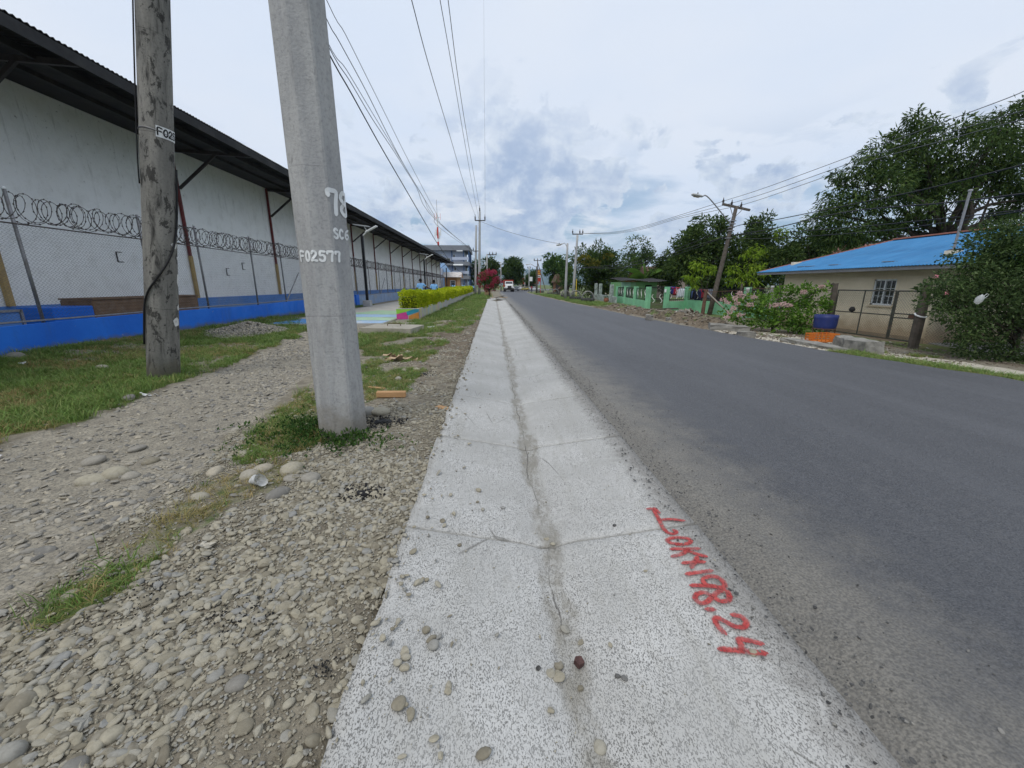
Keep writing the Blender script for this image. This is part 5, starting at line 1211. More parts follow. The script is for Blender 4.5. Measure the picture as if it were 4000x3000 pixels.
gate_fence()
def barrel_and_crate():
    pb = atg(2900 + 640 * .4973, 900 + 830 * .4973); p = aty(3225, 1255, 12.0); x, y = p.x, 12.0; g = tz(x, y)
    t = thing('barrel_stand', 'blue cut plastic barrel set on thin metal stand beside the gate post', 'barrel', (x, y, g)); zb = aty(3190, 1282, y).z - g; ztp = aty(3200, 1230, y).z - g; rr = .30
    n = 24; prof = [(rr * .93, zb), (rr * .97, zb + .03), (rr, zb + .12), (rr * 1.03, (zb + ztp) / 2 + .1), (rr * 1.04, ztp), (rr * .99, ztp), (rr * .97, zb + .1), (0, zb + .05)]
    m = MB(); m.lathe(prof, n); m.build('barrel', mat('blue_plastic_drum', (.02, .035, .15), .5, .15, 5, .1, 40, dirt=(.06, .06, .12), dsc=4), t, smooth=True)
    for a in (.6, 2.5, 3.8, 5.6): m = MB(); m.tube([(rr * .9 * math.cos(a), rr * .9 * math.sin(a), 0), (rr * .92 * math.cos(a), rr * .92 * math.sin(a), zb + .12)], .016, 6); m.build('leg', rust_iron, t)
    m = MB(); m.tube([(rr * .95 * math.cos(a), rr * .95 * math.sin(a), zb - .01) for a in np.linspace(0, 6.28, 25)[:-1]], .014, 5, closed=True); m.build('ring', rust_iron, t)
    q0 = aty(3163, 1330, 11.0); q1 = aty(3254, 1330, 11.0); x = (q0.x + q1.x) / 2; g = tz(x, 11.0); w = q1.x - q0.x; h = aty(3165, 1306, 11).z - g
    orange = mat('orange_crate_plastic', (.58, .17, .025), .6, .12, 6, .1, 50, dirt=(.35, .13, .05), dsc=5)
    t = thing('plastic_crate', 'low orange slatted plastic crate on the broken concrete edge', 'crate', (x, 11.0, g + .03), .08); d = .4; h = max(h, .2)
    m = MB(); m.bb((-w / 2, -d / 2, 0), (w / 2, d / 2, .012)); m.build('base', orange, t)
    for k in range(4):
        z = .02 + (h - .04) * k / 3
        for s in (-1, 1):
            m = MB(); m.bb((-w / 2, s * d / 2 - .008, z - .016), (w / 2, s * d / 2 + .008, z + .016)); m.build('slat', orange, t)
            m = MB(); m.bb((s * w / 2 - .008, -d / 2 + .009, z - .016), (s * w / 2 + .008, d / 2 - .009, z + .016)); m.build('slat', orange, t)
    for i in range(6):
        for s in (-1, 1): xx = -w / 2 + .02 + (w - .04) * i / 5; m = MB(); m.bb((xx - .014, s * d / 2 - .011, 0), (xx + .014, s * d / 2 + .011, h)); m.build('upright', orange, t)
barrel_and_crate()
def broken_concrete():
    def chunk(poly, z0, z1, name, label, cat, seed=1, mt=None):
        cx = sum(p[0] for p in poly) / len(poly); cy = sum(p[1] for p in poly) / len(poly); g = tz(cx, cy)
        r = random.Random(seed); bm = bmesh.new(); n = len(poly)
        vs = [bm.verts.new((p[0] - cx, p[1] - cy, z0)) for p in poly]; ts = [bm.verts.new(((p[0] - cx) * .95, (p[1] - cy) * .95, z1 * r.uniform(.85, 1.1))) for p in poly]
        bm.faces.new(ts); bm.faces.new(vs[::-1])
        for i in range(n): bm.faces.new((vs[i], vs[(i + 1) % n], ts[(i + 1) % n], ts[i]))
        bmesh.ops.triangulate(bm, faces=bm.faces); bmesh.ops.subdivide_edges(bm, edges=bm.edges, cuts=3, use_grid_fill=True)
        for v in bm.verts: v.co += Vector((r.uniform(-1, 1), r.uniform(-1, 1), r.uniform(-1, 1))) * .018
        bmesh.ops.recalc_face_normals(bm, faces=bm.faces); me = bpy.data.meshes.new(name); bm.to_mesh(me); bm.free(); me.materials.append(mt or concrete_g)
        tag(put(name, me, loc=(cx, cy, g)), label, cat)
    old_c = mat('old_pitted_concrete', (.25, .24, .215), .95, .3, 5, .8, 22, dirt=(.07, .07, .065), dsc=4, damt=.7)
    A = lambda x, y: tuple(atg(2900 + x * .4973, 900 + y * .4973))[:2]
    a, b, c, d = A(660, 890), A(858, 965), A(850, 890), A(745, 965)
    chunk([(9.05, 9.25), (9.45, 9.1), (9.62, 9.5), (9.6, 10.3), (9.3, 10.5), (9.1, 9.9)], -.2, .27, 'culvert_headwall', 'broken concrete culvert end below the orange crate', 'concrete block', 3, old_c)
    chunk([(8.5, 9.5), (8.9, 9.35), (9.0, 10.4), (9.1, 11.4), (8.6, 11.6)], -.2, .05, 'concrete_apron', 'cracked concrete apron sloping from the culvert to the road', 'concrete slab', 4, old_c)
    p0 = atg(2766, 1288); p1 = atg(2919, 1300)
    chunk([(p0.x, p0.y - .1), (p1.x, p1.y - .15), (p1.x + .1, p1.y + .3), (p0.x + .2, p0.y + .45)], -.15, .20, 'kerb_fragment', 'long pale broken kerb lying at the road edge below the bush', 'kerb', 5, old_c)
    q = atg(2905, 1312); chunk([(q.x - .25, q.y - .12), (q.x + .3, q.y - .15), (q.x + .35, q.y + .2), (q.x - .1, q.y + .25)], -.1, .13, 'concrete_fragment', 'grey jagged concrete fragment right of the long kerb', 'rubble', 6, old_c)
    for i, (px, py, s, lab) in enumerate(((2655, 1222, .32, 'biggest concrete lump on top of the rubble heap'), (2535, 1232, .22, 'brown concrete lump on the dirt bank left of the white slab'), (2610, 1237, .16, 'small lump at the left foot of the rubble heap'), (2680, 1240, .2, 'pale lump on the right of the rubble heap'), (2720, 1243, .17, 'outermost right lump of the rubble heap'))):
        q = atg(px, py + 20); chunk([(q.x + s * math.cos(k * 1.05) * random.uniform(.7, 1.2), q.y + s * math.sin(k * 1.05) * random.uniform(.7, 1.2)) for k in range(6)], -.1, s * 1.1, 'rubble_lump', lab, 'rubble', 10 + i, old_c)
    zr_ = lambda x, y: tuple(atg(2000 + x * .3617, 800 + y * .3617))[:2]
    wp = [zr_(1535, 1185), zr_(1700, 1190), zr_(1880, 1215), zr_(1760, 1240), zr_(1570, 1205)]
    cx = sum(p[0] for p in wp) / 5; cy = sum(p[1] for p in wp) / 5; m = MB(); m.prism([(p[0] - cx, p[1] - cy) for p in wp], 0, .13); tag(m.build('concrete_slab', mat('fresh_white_concrete', (.62, .61, .58), .9, .06, 3, .3), loc=(cx, cy, tz(cx, cy)), bevel=.01), 'flat freshly cast white slab in the dug-up dirt', 'concrete slab')
    q = zr_(1650, 1140); t = thing('wooden_board', 'loose weathered board lying before the green gate', 'board', (q[0], q[1], tz(*q) + .06)); m = MB(); m.box((0, 0, .03), (2.0, .35, .05), Matrix.Rotation(.15, 3, 'Z')); m.box((.4, .05, .075), (1.2, .2, .035), Matrix.Rotation(.3, 3, 'Z')); m.build('plank', weathered_wood, t, bevel=.004)
    # rubble heap of small stone
    q = atg(2700, 1240); n = 260; r = np.random.default_rng(3); a = r.uniform(0, 6.28, n); d = r.random(n) ** .6; x = q.x + np.cos(a) * d * 1.1; y = q.y + .3 + np.sin(a) * d * 1.3; z = terrain(x, y) + .02 + .42 * (1 - d) * r.uniform(.7, 1, n); s = r.uniform(.03, .10, n)
    scatter('rubble_heap', 'heap of broken stone before the green wall', 'rubble', np.stack([x, y, z], 1), r.uniform(0, 6, (n, 3)), s[:, None] * np.ones((n, 3)), r.integers(0, 5, n), stones(mixed_stone, 5))
broken_concrete()
def green_property():
    Z = lambda x, y: atg(2000 + x * .3617, 800 + y * .3617)
    posts = [Z(1135, 1055), Z(1228, 1080), Z(1335, 1095), Z(1460, 1125), Z(1655, 1138), Z(1875, 1145), Z(2050, 1172)]
    P = [Vector((p.x, p.y, 0)) for p in posts]; P[2] = P[1].lerp(P[3], .48); P[1] = P[0].lerp(P[3], .34)
    P.append(Vector((P[5].x + .9, 23.2, 0))); P.append(Vector((P[5].x + 1.6, 20.5, 0)))
    g = -.36; t = thing('garden_wall', 'mint green low wall with posts and black ornamental railings', 'wall', (0, 0, g))
    h = 1.62
    iron = mat('black_iron', (.012, .012, .012), .5, .2, 9, .1); orn = mat('white_cast_ornament', (.70, .70, .68), .6, .1, 9, .1)
    pj = MB(); pj.bb((-.14, -.14, -.3), (.14, .14, h)); pj = pj.mesh('post', mint)
    for i in (0, 1, 2, 3, 4, 5, 7, 8):
        put('post', pj, t, (P[i].x, P[i].y, 0), (0, 0, .25))
    orn_m = MB()
    for i in range(14):
        a = i / 14 * 6.28; orn_m.tube([(0, .10 * math.sin(a) * (1 if i < 7 else .8), .55 * i / 13), (0, .10 * math.sin(a + .45), .55 * (i + 1) / 13)], .022, 4)
    orn_m = orn_m.mesh('ornament', orn)
    for a, b in ((0, 1), (1, 2), (2, 3), (4, 5), (5, 7), (7, 8)):
        A_, B_ = P[a], P[b]; d = (B_ - A_); L = d.length; d.normalize(); s = Vector((-d.y, d.x, 0)) * .09
        m = MB(); m.prism([(A_ + d * .13 - s)[:2], (B_ - d * .13 - s)[:2], (B_ - d * .13 + s)[:2], (A_ + d * .13 + s)[:2]], -.3, .62 if a != 5 else .7); m.build('wall_panel', mint, t)
        m = MB(); n = max(3, int(L / .16))
        for i in range(1, n): q = A_ + d * L * i / n; m.tube([(q.x, q.y, .6), (q.x, q.y, h - .08)], .011, 4)
        for z in (.72, h - .12): m.bar((*(A_ + d * .13)[:2], z), (*(B_ - d * .13)[:2], z), .02, .03)
        rl = m.build('railing', iron, t)
        for k in range(3):
            q = A_ + d * L * (k + .7) / 3.4; put('ornament', orn_m, rl, (q.x - .03, q.y, .8), (0, 0, math.atan2(d.y, d.x) - math.pi / 2))
    # gate leaf of vertical bars between post 3 and 4
    A_, B_ = P[3], P[4]; d = (B_ - A_); L = d.length; d.normalize(); gt_ = thing('iron_gate', 'black iron bar gate between the mint green posts', 'gate', (A_.x, A_.y, g)); m = MB()
    for z in (.08, .8, h - .05): m.bar((d.x * .16, d.y * .16, z), (d.x * (L - .16), d.y * (L - .16), z), .03, .04)
    m.build('frame', iron, gt_)
    bm_ = MB(); bm_.tube([(0, 0, .05), (0, 0, h + .02)], .016, 5); bm_ = bm_.mesh('bar', iron); n = 15
    for i in range(n): q = d * (.2 + (L - .4) * i / (n - 1)); put('bar', bm_, gt_, q)
    for k in (.3, .72): put('ornament', orn_m, gt_, d * L * k + Vector((-.03, 0, .5)), (0, 0, math.atan2(d.y, d.x) - math.pi / 2))
    m = MB(); m.box((P[4].x - .16, P[4].y - .1, 1.35), (.08, .16, .22)); m.build('letter_box', white_paint, t)
    # shed
    Y = 44; a = aty(2427, 1104, Y); b = aty(2568, 1100, Y); g2 = tz(a.x, Y); zt = aty(2460, 1102, Y).z - g2
    t = thing('shed', 'small green shed with black sagging roof behind the mint wall', 'shed', (a.x, Y, g2)); w = b.x - a.x; dx0 = aty(2521, 1110, Y).x - a.x; dx1 = aty(2548, 1110, Y).x - a.x
    m = MB(); m.bb((0, 0, -.1), (dx0, .15, zt)); m.bb((dx1, 0, -.1), (w, .15, zt)); m.bb((dx0, 0, zt - .3), (dx1, .15, zt)); m.bb((0, .15, -.1), (.15, 4, zt)); m.bb((w - .15, .15, -.1), (w, 4, zt)); m.build('wall', leaf_green_paint, t)
    m = MB(); m.bb((-.004, -.02, -.1), (aty(2464, 1104, Y).x - a.x, -.001, zt - .02)); m.build('patched_panel', mat('pale_patched_render', (.30, .52, .40), .85, .15, 2, .3, dirt=(.42, .5, .46), dsc=1.5), t)
    m = MB(); m.bb((dx0 + .02, .08, -.1), (dx1 - .02, .12, zt - .3)); m.build('door', mat('black_doorway', (.012, .014, .012), .9, .3), t)
    m = MB(); k = 60; vs = []; r = random.Random(8)
    for i in range(k + 1):
        x = -.1 + (w + .9) * i / k; zz = zt + .12 + .10 * math.sin(i * .11) + .03 * math.sin(i * 1.9)
        vs += [(x, -.6, zz), (x, 4.3, zz + .35)]
    m.add(vs, [(2 * i, 2 * i + 1, 2 * i + 3, 2 * i + 2) for i in range(k)]); m.build('roof', dark_roof, t, fix=False)
    # clothes on the line behind the wall
    cols = (('navy', (.02, .03, .16)), ('red', (.35, .02, .04)), ('white', (.6, .63, .68)), ('white', (.62, .66, .72)), ('blue', (.12, .20, .45)), ('black', (.015, .015, .02)), ('navy', (.02, .03, .10)), ('red', (.38, .03, .05)), ('grey', (.2, .22, .28)))
    p0 = aty(2615, 1118, 30); p1 = aty(2780, 1130, 27.5)
    m = MB(); m.tube([(0, 0, 0), ((p1 - p0).x * .5, (p1 - p0).y * .5, (p1 - p0).z * .5 - .1), tuple((p1 - p0) * 1.0)], .006, 4); tag(m.build('clothesline', galv, loc=p0), 'taut clothesline strung behind the mint green wall', 'clothesline')
    words = {'navy': 'navy', 'red': 'red', 'white': 'white', 'blue': 'blue', 'black': 'black', 'grey': 'grey'}
    places = ('at the left end of the clothesline', 'second from the left on the clothesline', 'third from the left on the clothesline', 'fourth from the left on the clothesline', 'at the middle of the clothesline', 'right of the middle of the clothesline', 'hanging before the rusty post', 'near the right end of the clothesline', 'at the right end of the clothesline')
    for i, (cn, c) in enumerate(cols):
        k = (i + .5) / len(cols); q = p0.lerp(p1, k) - Vector((0, 0, .1 * math.sin(math.pi * k))); w = .52; h_ = random.uniform(.45, .75); m = MB(); nx, nz = 7, 5; vs = []
        for zi in range(nz + 1):
            for xi in range(nx + 1):
                u = xi / nx - .5; v = zi / nz; sl = 1.25 if v < .35 and h_ > .5 else 1.0; vs.append((u * w * sl, .03 * math.sin(xi * 1.9 + i) * (v + .2), -v * h_))
        m.add(vs, [(zi * (nx + 1) + xi, zi * (nx + 1) + xi + 1, (zi + 1) * (nx + 1) + xi + 1, (zi + 1) * (nx + 1) + xi) for zi in range(nz) for xi in range(nx)])
        d = (p1 - p0); o = m.build('laundry', mat('cloth_%s_%d' % (cn, i), c, .9, .1, 8, .2, 40), loc=q, rot=(0, 0, math.atan2(d.y, d.x)), fix=False, smooth=True); o.modifiers.new('cloth', 'SOLIDIFY').thickness = .008; tag(o, '%s garment %s' % (words[cn], places[i]), 'laundry')
    # rusty end post with stays
    q = atg(2500 + 620 * .3918, 700 + 1385 * .3918); top = aty(2500 + 662 * .3918, 700 + 1098 * .3918, q.y)
    t = thing('fence_post', 'rusty leaning iron corner post with two diagonal stays', 'post', q); m = MB(); m.tube([(0, 0, -.2), (.0, .0, .5), ((top - q).x * .9, 0, top.z - q.z)], [.10, .095, .08], 8); m.build('shaft', rust_iron, t)
    m = MB(); m.tube([((top - q).x * .9, -.02, top.z - q.z - .1), (1.35, -.35, .12)], .035, 6); m.build('stay', mat('pale_pipe', (.42, .38, .33), .7, .2, 8, .3, dirt=(.3, .15, .08), dsc=6), t); m = MB(); m.tube([((top - q).x * .9, 0, top.z - q.z - .15), (1.6, 1.2, .55)], .03, 6); m.build('stay', rust_iron, t)
    wire_panel('wire_mesh', t, (.1, 0, 0), (3.2, .9, 0), .05, 1.3, .10, .0045, rust_iron); m = MB(); m.tube([(.1, 0, 1.32), (3.2, .9, 1.42)], .014, 5); m.build('top_wire', rust_iron, t)
    for i, (px, py) in enumerate(((2921, 1130), (3018, 1122))):
        p = aty(px, py, 19); g = tz(p.x, 19); t = thing('fence_post', ('slim grey concrete fence post behind the bush, left one', 'slim grey concrete fence post behind the bush, near the house corner')[i], 'post', (p.x, 19, g)); m = MB(); m.bb((-.05, -.05, -.2), (.05, .05, p.z - g)); m.build('shaft', concrete_g, t, bevel=.008); m = MB(); m.bb((-.055, -.055, p.z - g - .001), (.055, .055, p.z - g + .07)); m.build('cap', white_paint, t, bevel=.01)
    # back yard shelter with grey wall
    Y = 38; a = aty(2742, 1104, Y); b = aty(2880, 1105, Y); g = tz(a.x, Y); zt = a.z - g
    t = thing('lean_to', 'grey block lean-to with pale roof edge behind the laundry', 'shed', (a.x, Y, g)); w = b.x - a.x
    m = MB(); m.bb((0, 0, -.1), (w * .35, .15, zt)); m.bb((0, .15, -.1), (.15, 3, zt)); m.build('wall', concrete_g, t); m = MB(); m.bb((w * .36, .4, -.1), (w, .5, zt - .05)); m.build('tarp', mat('dark_blue_tarp', (.02, .03, .05), .7, .3), t); m = MB(); m.bb((w - .08, 0, -.1), (w, .08, zt)); m.build('post', galv, t)
    m = MB(); m.add([(-.4, -.6, zt + .02), (w + .6, -.6, zt + .02), (w + .6, 3.2, zt + .4), (-.4, 3.2, zt + .4)], [(0, 1, 2, 3)]); o = m.build('roof', mat('zinc_sheet', (.45, .46, .47), .5, .1, 4, .2), t); o.modifiers.new('s', 'SOLIDIFY').thickness = .06
    Y = 62; a = aty(2590, 1052, Y); b = aty(2660, 1040, Y); t = thing('house', 'brown roofed house almost hidden among the mango trees', 'house', (a.x, Y, tz(a.x, Y))); zt = a.z - tz(a.x, Y); w = 6
    m = MB(); m.bb((-2, 0, -.2), (w, 4, zt - .6)); m.build('wall', mat('grey_brown_render', (.30, .25, .22), .9, .1), t); m = MB(); m.extrude([(-2.6, -.6, zt - .7), (-2.6, 2, zt + .5), (-2.6, 4.6, zt - .7)], (w + 3.4, 0, 0)); m.build('roof', mat('rust_brown_sheet', (.13, .075, .055), .8, .25, 2, .3), t)  # plain grey-brown render on both glimpsed houses
    Y = 33; a = aty(3490, 950, Y); t = thing('house', 'dark red roofed house glimpsed behind the blue roof', 'house', (a.x, Y, tz(a.x, Y))); zt = a.z - tz(a.x, Y)
    m = MB(); m.bb((-4, 0, -.2), (3, 4, zt - 1.2)); m.build('wall', mat('grey_brown_render', (.3, .25, .22)), t); m = MB(); m.extrude([(-4.6, -.6, zt - 1.3), (-4.6, 2.2, zt + .15), (-4.6, 5, zt - 1.3)], (8.2, 0, 0)); m.build('roof', mat('dark_red_sheet', (.20, .085, .07), .7, .2, 2, .3), t)
green_property()
# ================================================================== poles, lamps, wires
pole_grey = pole_mat('far_pole_concrete', (.33, .335, .34), (.43, .43, .42), (.24, .24, .24), .4)
lamp_grey = mat('lamp_housing', (.42, .42, .40), .5, .1, 9, .1)
def insulator(parent, loc, m=None):
    i = MB(); i.lathe([(.015, -.06), (.02, 0), (.055, .02), (.03, .06), (.05, .09), (.02, .14), (.012, .22)], 8); return i.build('insulator', m or dark_steel, parent, loc, smooth=True)
def cobra(parent, a, mid, b, r=.03):
    m = MB(); m.tube(smooth_line([a, mid, b], 6), r, 7); ar = m.build('lamp_arm', galv, parent, smooth=True)
    d = (Vector(b) - Vector(mid)).normalized(); c = Vector(b) + d * .28
    m = MB(); n = 10; rows = []
    for t_, w, h in ((-.32, .05, .05), (-.2, .10, .07), (.1, .16, .085), (.3, .13, .07), (.38, .03, .02)): rows.append((t_, w, h))
    s = d.cross(Vector((0, 0, 1))).normalized(); u = s.cross(d); vs = []
    for t_, w, h in rows:
        for j in range(n): a_ = 2 * math.pi * j / n; vs.append(c + d * t_ + s * w * math.cos(a_) + u * h * math.sin(a_))
    m.add(vs, [(i * n + j, i * n + (j + 1) % n, (i + 1) * n + (j + 1) % n, (i + 1) * n + j) for i in range(4) for j in range(n)] + [tuple(range(n)), tuple(4 * n + j for j in range(n))]); h = m.build('lamp_head', lamp_grey, parent, smooth=True)
    m = MB(); m.box(c - u * .075 + d * .05, (.16, .34, .05), Matrix((s, d, u)).transposed()); m.build('lens', mat('amber_lens', (.30, .24, .18), .3, .1), h)
    m = MB(); m.lathe([(.03, 0), (.03, .07), (.015, .09)], 8, c + u * .08); m.build('photocell', dark_steel, h)
def round_pole(label, base, top, r0, r1, mt, name='utility_pole', cat='utility pole'):
    b = Vector(base); t = thing(name, label, cat, b); m = MB(); d = Vector(top) - b; m.tube([d * k for k in (-.03, .25, .5, .75, 1)], [r0 + (r1 - r0) * k for k in (0, .25, .5, .75, 1)], 12); m.build('shaft', mt, t, smooth=True); return t
# far pole of the pair at the left, with crossarm
YF = 57.0; F0 = aty(1872, 1157, YF); F1 = aty(1874, 826, YF); fz = tz(F0.x, YF)
pf = round_pole('tall grey pole with black crossarm beside the red shrub', (F0.x, YF, fz), (F1.x, YF, F1.z), .19, .13, pole_grey)
hF = F1.z - fz; zc_ = aty(1874, 862, YF).z - fz; xa = aty(1855, 862, YF).x - F0.x; xb = aty(1896, 862, YF).x - F0.x
m = MB(); m.bar((xa, -.13, zc_), (xb, -.13, zc_), .10, .12); m.build('crossarm', dark_steel, pf)
for x in (xa + .05, xb - .05): insulator(pf, (x, -.13, zc_ + .1)).scale = (2, 2, 3)
insulator(pf, (F1.x - F0.x, 0, hF + .05)).scale = (2, 2, 3)
YG = 63.0; G0 = aty(1857, 1148, YG); G1 = aty(1860, 880, YG); gz_ = tz(G0.x, YG)
pg = round_pole('shorter grey pole with low crossarm left of the tall one', (G0.x, YG, gz_), (G1.x, YG, G1.z), .17, .13, pole_grey)
zc2 = aty(1860, 981, YG).z - gz_; a_ = aty(1849, 981, YG).x - G0.x; b_ = aty(1871, 981, YG).x - G0.x; m = MB(); m.bar((a_, -.16, zc2), (b_, -.16, zc2), .09, .1); m.build('crossarm', dark_steel, pg)
for x in (a_, b_): insulator(pg, (x, -.16, zc2 + .1)).scale = (2, 2, 2)
# right pair
Y2 = 46.0; a = atg(2208, 1170); b = aty(2217, 950, a.y); p2 = round_pole('slim grey street-lamp pole standing in the grass across the road', (a.x, a.y, tz(a.x, a.y)), b, .15, .10, pole_grey, 'street_lamp', 'street lamp')
q = aty(2196, 953, a.y) - Vector((a.x, a.y, tz(a.x, a.y))); s = b - Vector((a.x, a.y, tz(a.x, a.y))); cobra(p2, s - Vector((0, 0, .5)), (s + q) / 2 + Vector((0, 0, .02)), q)
P2 = a.copy(); P2top = b.copy()
Y3 = a.y + 4.5; a = aty(2238, 1155, Y3); b = aty(2256, 918, Y3); p3 = round_pole('taller leaning grey pole with three-pin crossarm beside the lamp pole', (a.x, Y3, tz(a.x, Y3)), b, .17, .12, pole_grey)
o3 = Vector((a.x, Y3, tz(a.x, Y3))); c0 = aty(2236, 915, Y3) - o3; c1 = aty(2277, 915, Y3) - o3; m = MB(); m.bar(c0, c1, .08, .09); m.build('crossarm', dark_steel, p3); ins3 = []
for k in (.02, .70, .98): q = c0.lerp(c1, k) + Vector((0, 0, .1)); insulator(p3, q).scale = (1.8, 1.8, 2); ins3.append(q + o3)
m = MB(); m.tube([tuple(aty(2252, 1090, Y3 - 1) - o3), tuple(aty(2250, 1160, Y3 - 1.8) - o3)], .035, 6); m.build('guy_guard', mat('yellow_plastic', (.60, .42, .03), .5, .1), p3); m = MB(); m.tube([tuple(aty(2254, 1010, Y3) - o3), tuple(aty(2252, 1090, Y3 - 1) - o3)], .012, 4); m.build('guy_wire', dark_steel, p3)
# leaning wooden pole with lamp
L0 = atg(2771, 1228); YL = L0.y; L1 = aty(2877, 806, YL); lo = Vector((L0.x, YL, tz(L0.x, YL)))
lp = round_pole('dark wooden pole leaning right, with crossarm and long lamp arm', lo, L1, .15, .10, weathered_wood); 
c0 = aty(2822, 797, YL) - lo; c1 = aty(2929, 821, YL) - lo; m = MB(); m.bar(c0, c1, .10, .12); m.build('crossarm', weathered_wood, lp); insL = []
for px, py in ((2825, 792), (2858, 800), (2895, 808)): q = aty(px, py, YL) - lo; insulator(lp, q).scale = (1.4, 1.4, 1.3); insL.append(aty(px, py - 6, YL))
top = L1 - lo
for px, py in ((2850, 808), (2901, 816)): m = MB(); m.bar(aty(px, py, YL) - lo - Vector((0, .06, 0)), aty(2862 + (px - 2850) * .1, 850, YL) - lo - Vector((0, .06, 0)), .03, .03); m.build('brace', galv, lp)
cobra(lp, aty(2851, 872, YL) - lo, aty(2768, 772, YL) - lo, aty(2742, 767, YL) - lo, .035)
for py in (860, 872, 885, 897, 925): q0 = top.lerp(Vector((0, 0, 0)), (py - 806) / 422); m = MB(); m.box(q0, (.30, .26, .05)); m.build('band', galv, lp)
# far poles down the road
def far_pole(label, px, pyt, Y, arm=None, r=.16, mt=None):
    x = aty(px, pyt, Y); g = tz(x.x, Y); t = round_pole(label, (x.x, Y, g), x, r, r * .75, mt or pole_grey); o = Vector((x.x, Y, g))
    for (x0, y0, x1, y1, pins) in (arm or []):
        a = aty(x0, y0, Y) - o; b = aty(x1, y1, Y) - o; m = MB(); m.bar(a, b, .12, .14); m.build('crossarm', dark_steel, t)
        for k in pins: insulator(t, a.lerp(b, k)).scale = (2.2, 2.2, 2.6)
    return t, o
t, o = far_pole('grey pole with one-sided raised crossarm left of the road', 1902, 993, 80, [(1901, 995, 1939, 995, (.3, .62, .98))]); m = MB(); m.bar(aty(1905, 1016, 80) - o, aty(1918, 997, 80) - o, .1); m.build('brace', dark_steel, t); m = MB(); m.tube([tuple(aty(1898, 1026, 80) - o), tuple(aty(1898, 1036, 80) - o)], .25, 10); m.build('transformer', lamp_grey, t)
far_pole('grey pole with small trident top between the two round trees', 1956.5, 1023, 112, [(1950, 1034, 1963, 1034, (.02, .98))], .17)
far_pole('dark far pole with trident top above the red shop', 2067, 1040, 125, [(2061, 1047, 2073, 1047, (.02, .98))], .17)
far_pole('small far dark pole left of the red shop roof', 2050.5, 1063, 160, [(2045, 1063, 2057, 1063, (.05, .95))], .17)
t, o = far_pole('thin pole with wide crossarm and slanting stay by the sign tower', 2100, 1017, 95, [(2086, 1018, 2114, 1018, (.03, .5, .97))], .13, weathered_wood); m = MB(); m.tube([tuple(aty(2100, 1024, 95) - o), tuple(aty(2131, 1134, 93) - o)], .09, 6); m.build('stay_pole', weathered_wood, t)
t, o = far_pole('slim dark pole with long lamp arm reaching over the road', 2096, 1040, 96, None, .12, weathered_wood); cobra(t, aty(2096, 1045, 96) - o, aty(2074, 1032, 96) - o, aty(2064, 1033, 96) - o, .05)
# solar lamps on the path
def solar(label, px, pybase, pytop, Y, panel=True):
    p = aty(px, pytop, Y); g = tz(p.x, Y) + .035; t = thing('solar_street_lamp', label, 'street lamp', (p.x, Y, g)); h = p.z - g
    m = MB(); m.bb((-.24, -.24, 0), (.24, .24, .38)); m.build('footing', mat('pale_footing', (.40, .41, .42), .9, .15, 4, .4), t, bevel=.02)
    m = MB(); m.bb((-.075, -.075, .38), (.075, .075, h)); m.build('pole', black_paint, t, bevel=.006)
    if panel:
        m = MB(); m.bar((0, 0, h - .12), (.42, -.1, h + .2), .07, .05); m.build('arm', white_paint, t)
        m = MB(); m.bar((.30, -.1, h + .12), (1.02, -.2, h + .46), .26, .07); m.build('lamp_head', white_paint, t, bevel=.01)
        m = MB(); m.box((.05, -.05, h + .50), (.95, .45, .035), Matrix.Rotation(.12, 3, 'Y')); m.build('solar_panel', mat('solar_cell_back', (.45, .47, .48), .4, .1), t); m = MB(); m.bar((.35, -.1, h + .20), (.20, -.07, h + .48), .04); m.build('bracket', white_paint, t)
solar('black solar street lamp on a concrete footing behind the near pole', 1413, 1198, 915, 26.8); solar('black solar street lamp rising between the two schoolboys', 1656, 1150, 1011, 47)
solar('bare black square post before the brick guard hut', 1743, 1140, 1046, 71, False)

# ---- wires: each hangs in the vertical plane through two plan points
def onplane(px, py, A, B):
    d = ray(px, py); nx, ny = -(B[1] - A[1]), (B[0] - A[0]); t = (nx * A[0] + ny * A[1]) / (nx * d.x + ny * d.y); return _c + d * t
wire_black = mat('black_cable', (.012, .012, .014), .5, .2, 9, 0)
wire_grey = mat('grey_conductor', (.10, .105, .11), .5, .2, 9, 0)
def wire(label, segs, r, m=None, ends=((), ()), group=None):
    P = [Vector(p) for p in ends[0]]
    for A, B, px in segs: P += [onplane(x, y, A, B) for x, y in px]
    P += [Vector(p) for p in ends[1]]
    pts = smooth_line([tuple(p) for p in P], 5); o = Vector(pts[len(pts) // 2]); w = MB(); w.tube([Vector(p) - o for p in pts], r, 5); return tag(w.build('overhead_wire', m or wire_black, loc=o, smooth=True, fix=False), label, 'wire', group)
zA = lambda L: [(1000 + x * .5426, y * .5426) for x, y in L]
fw_ = lambda x: Vector((F0.x + x, YF, 0))
A_near = (-1.495, 3.8)
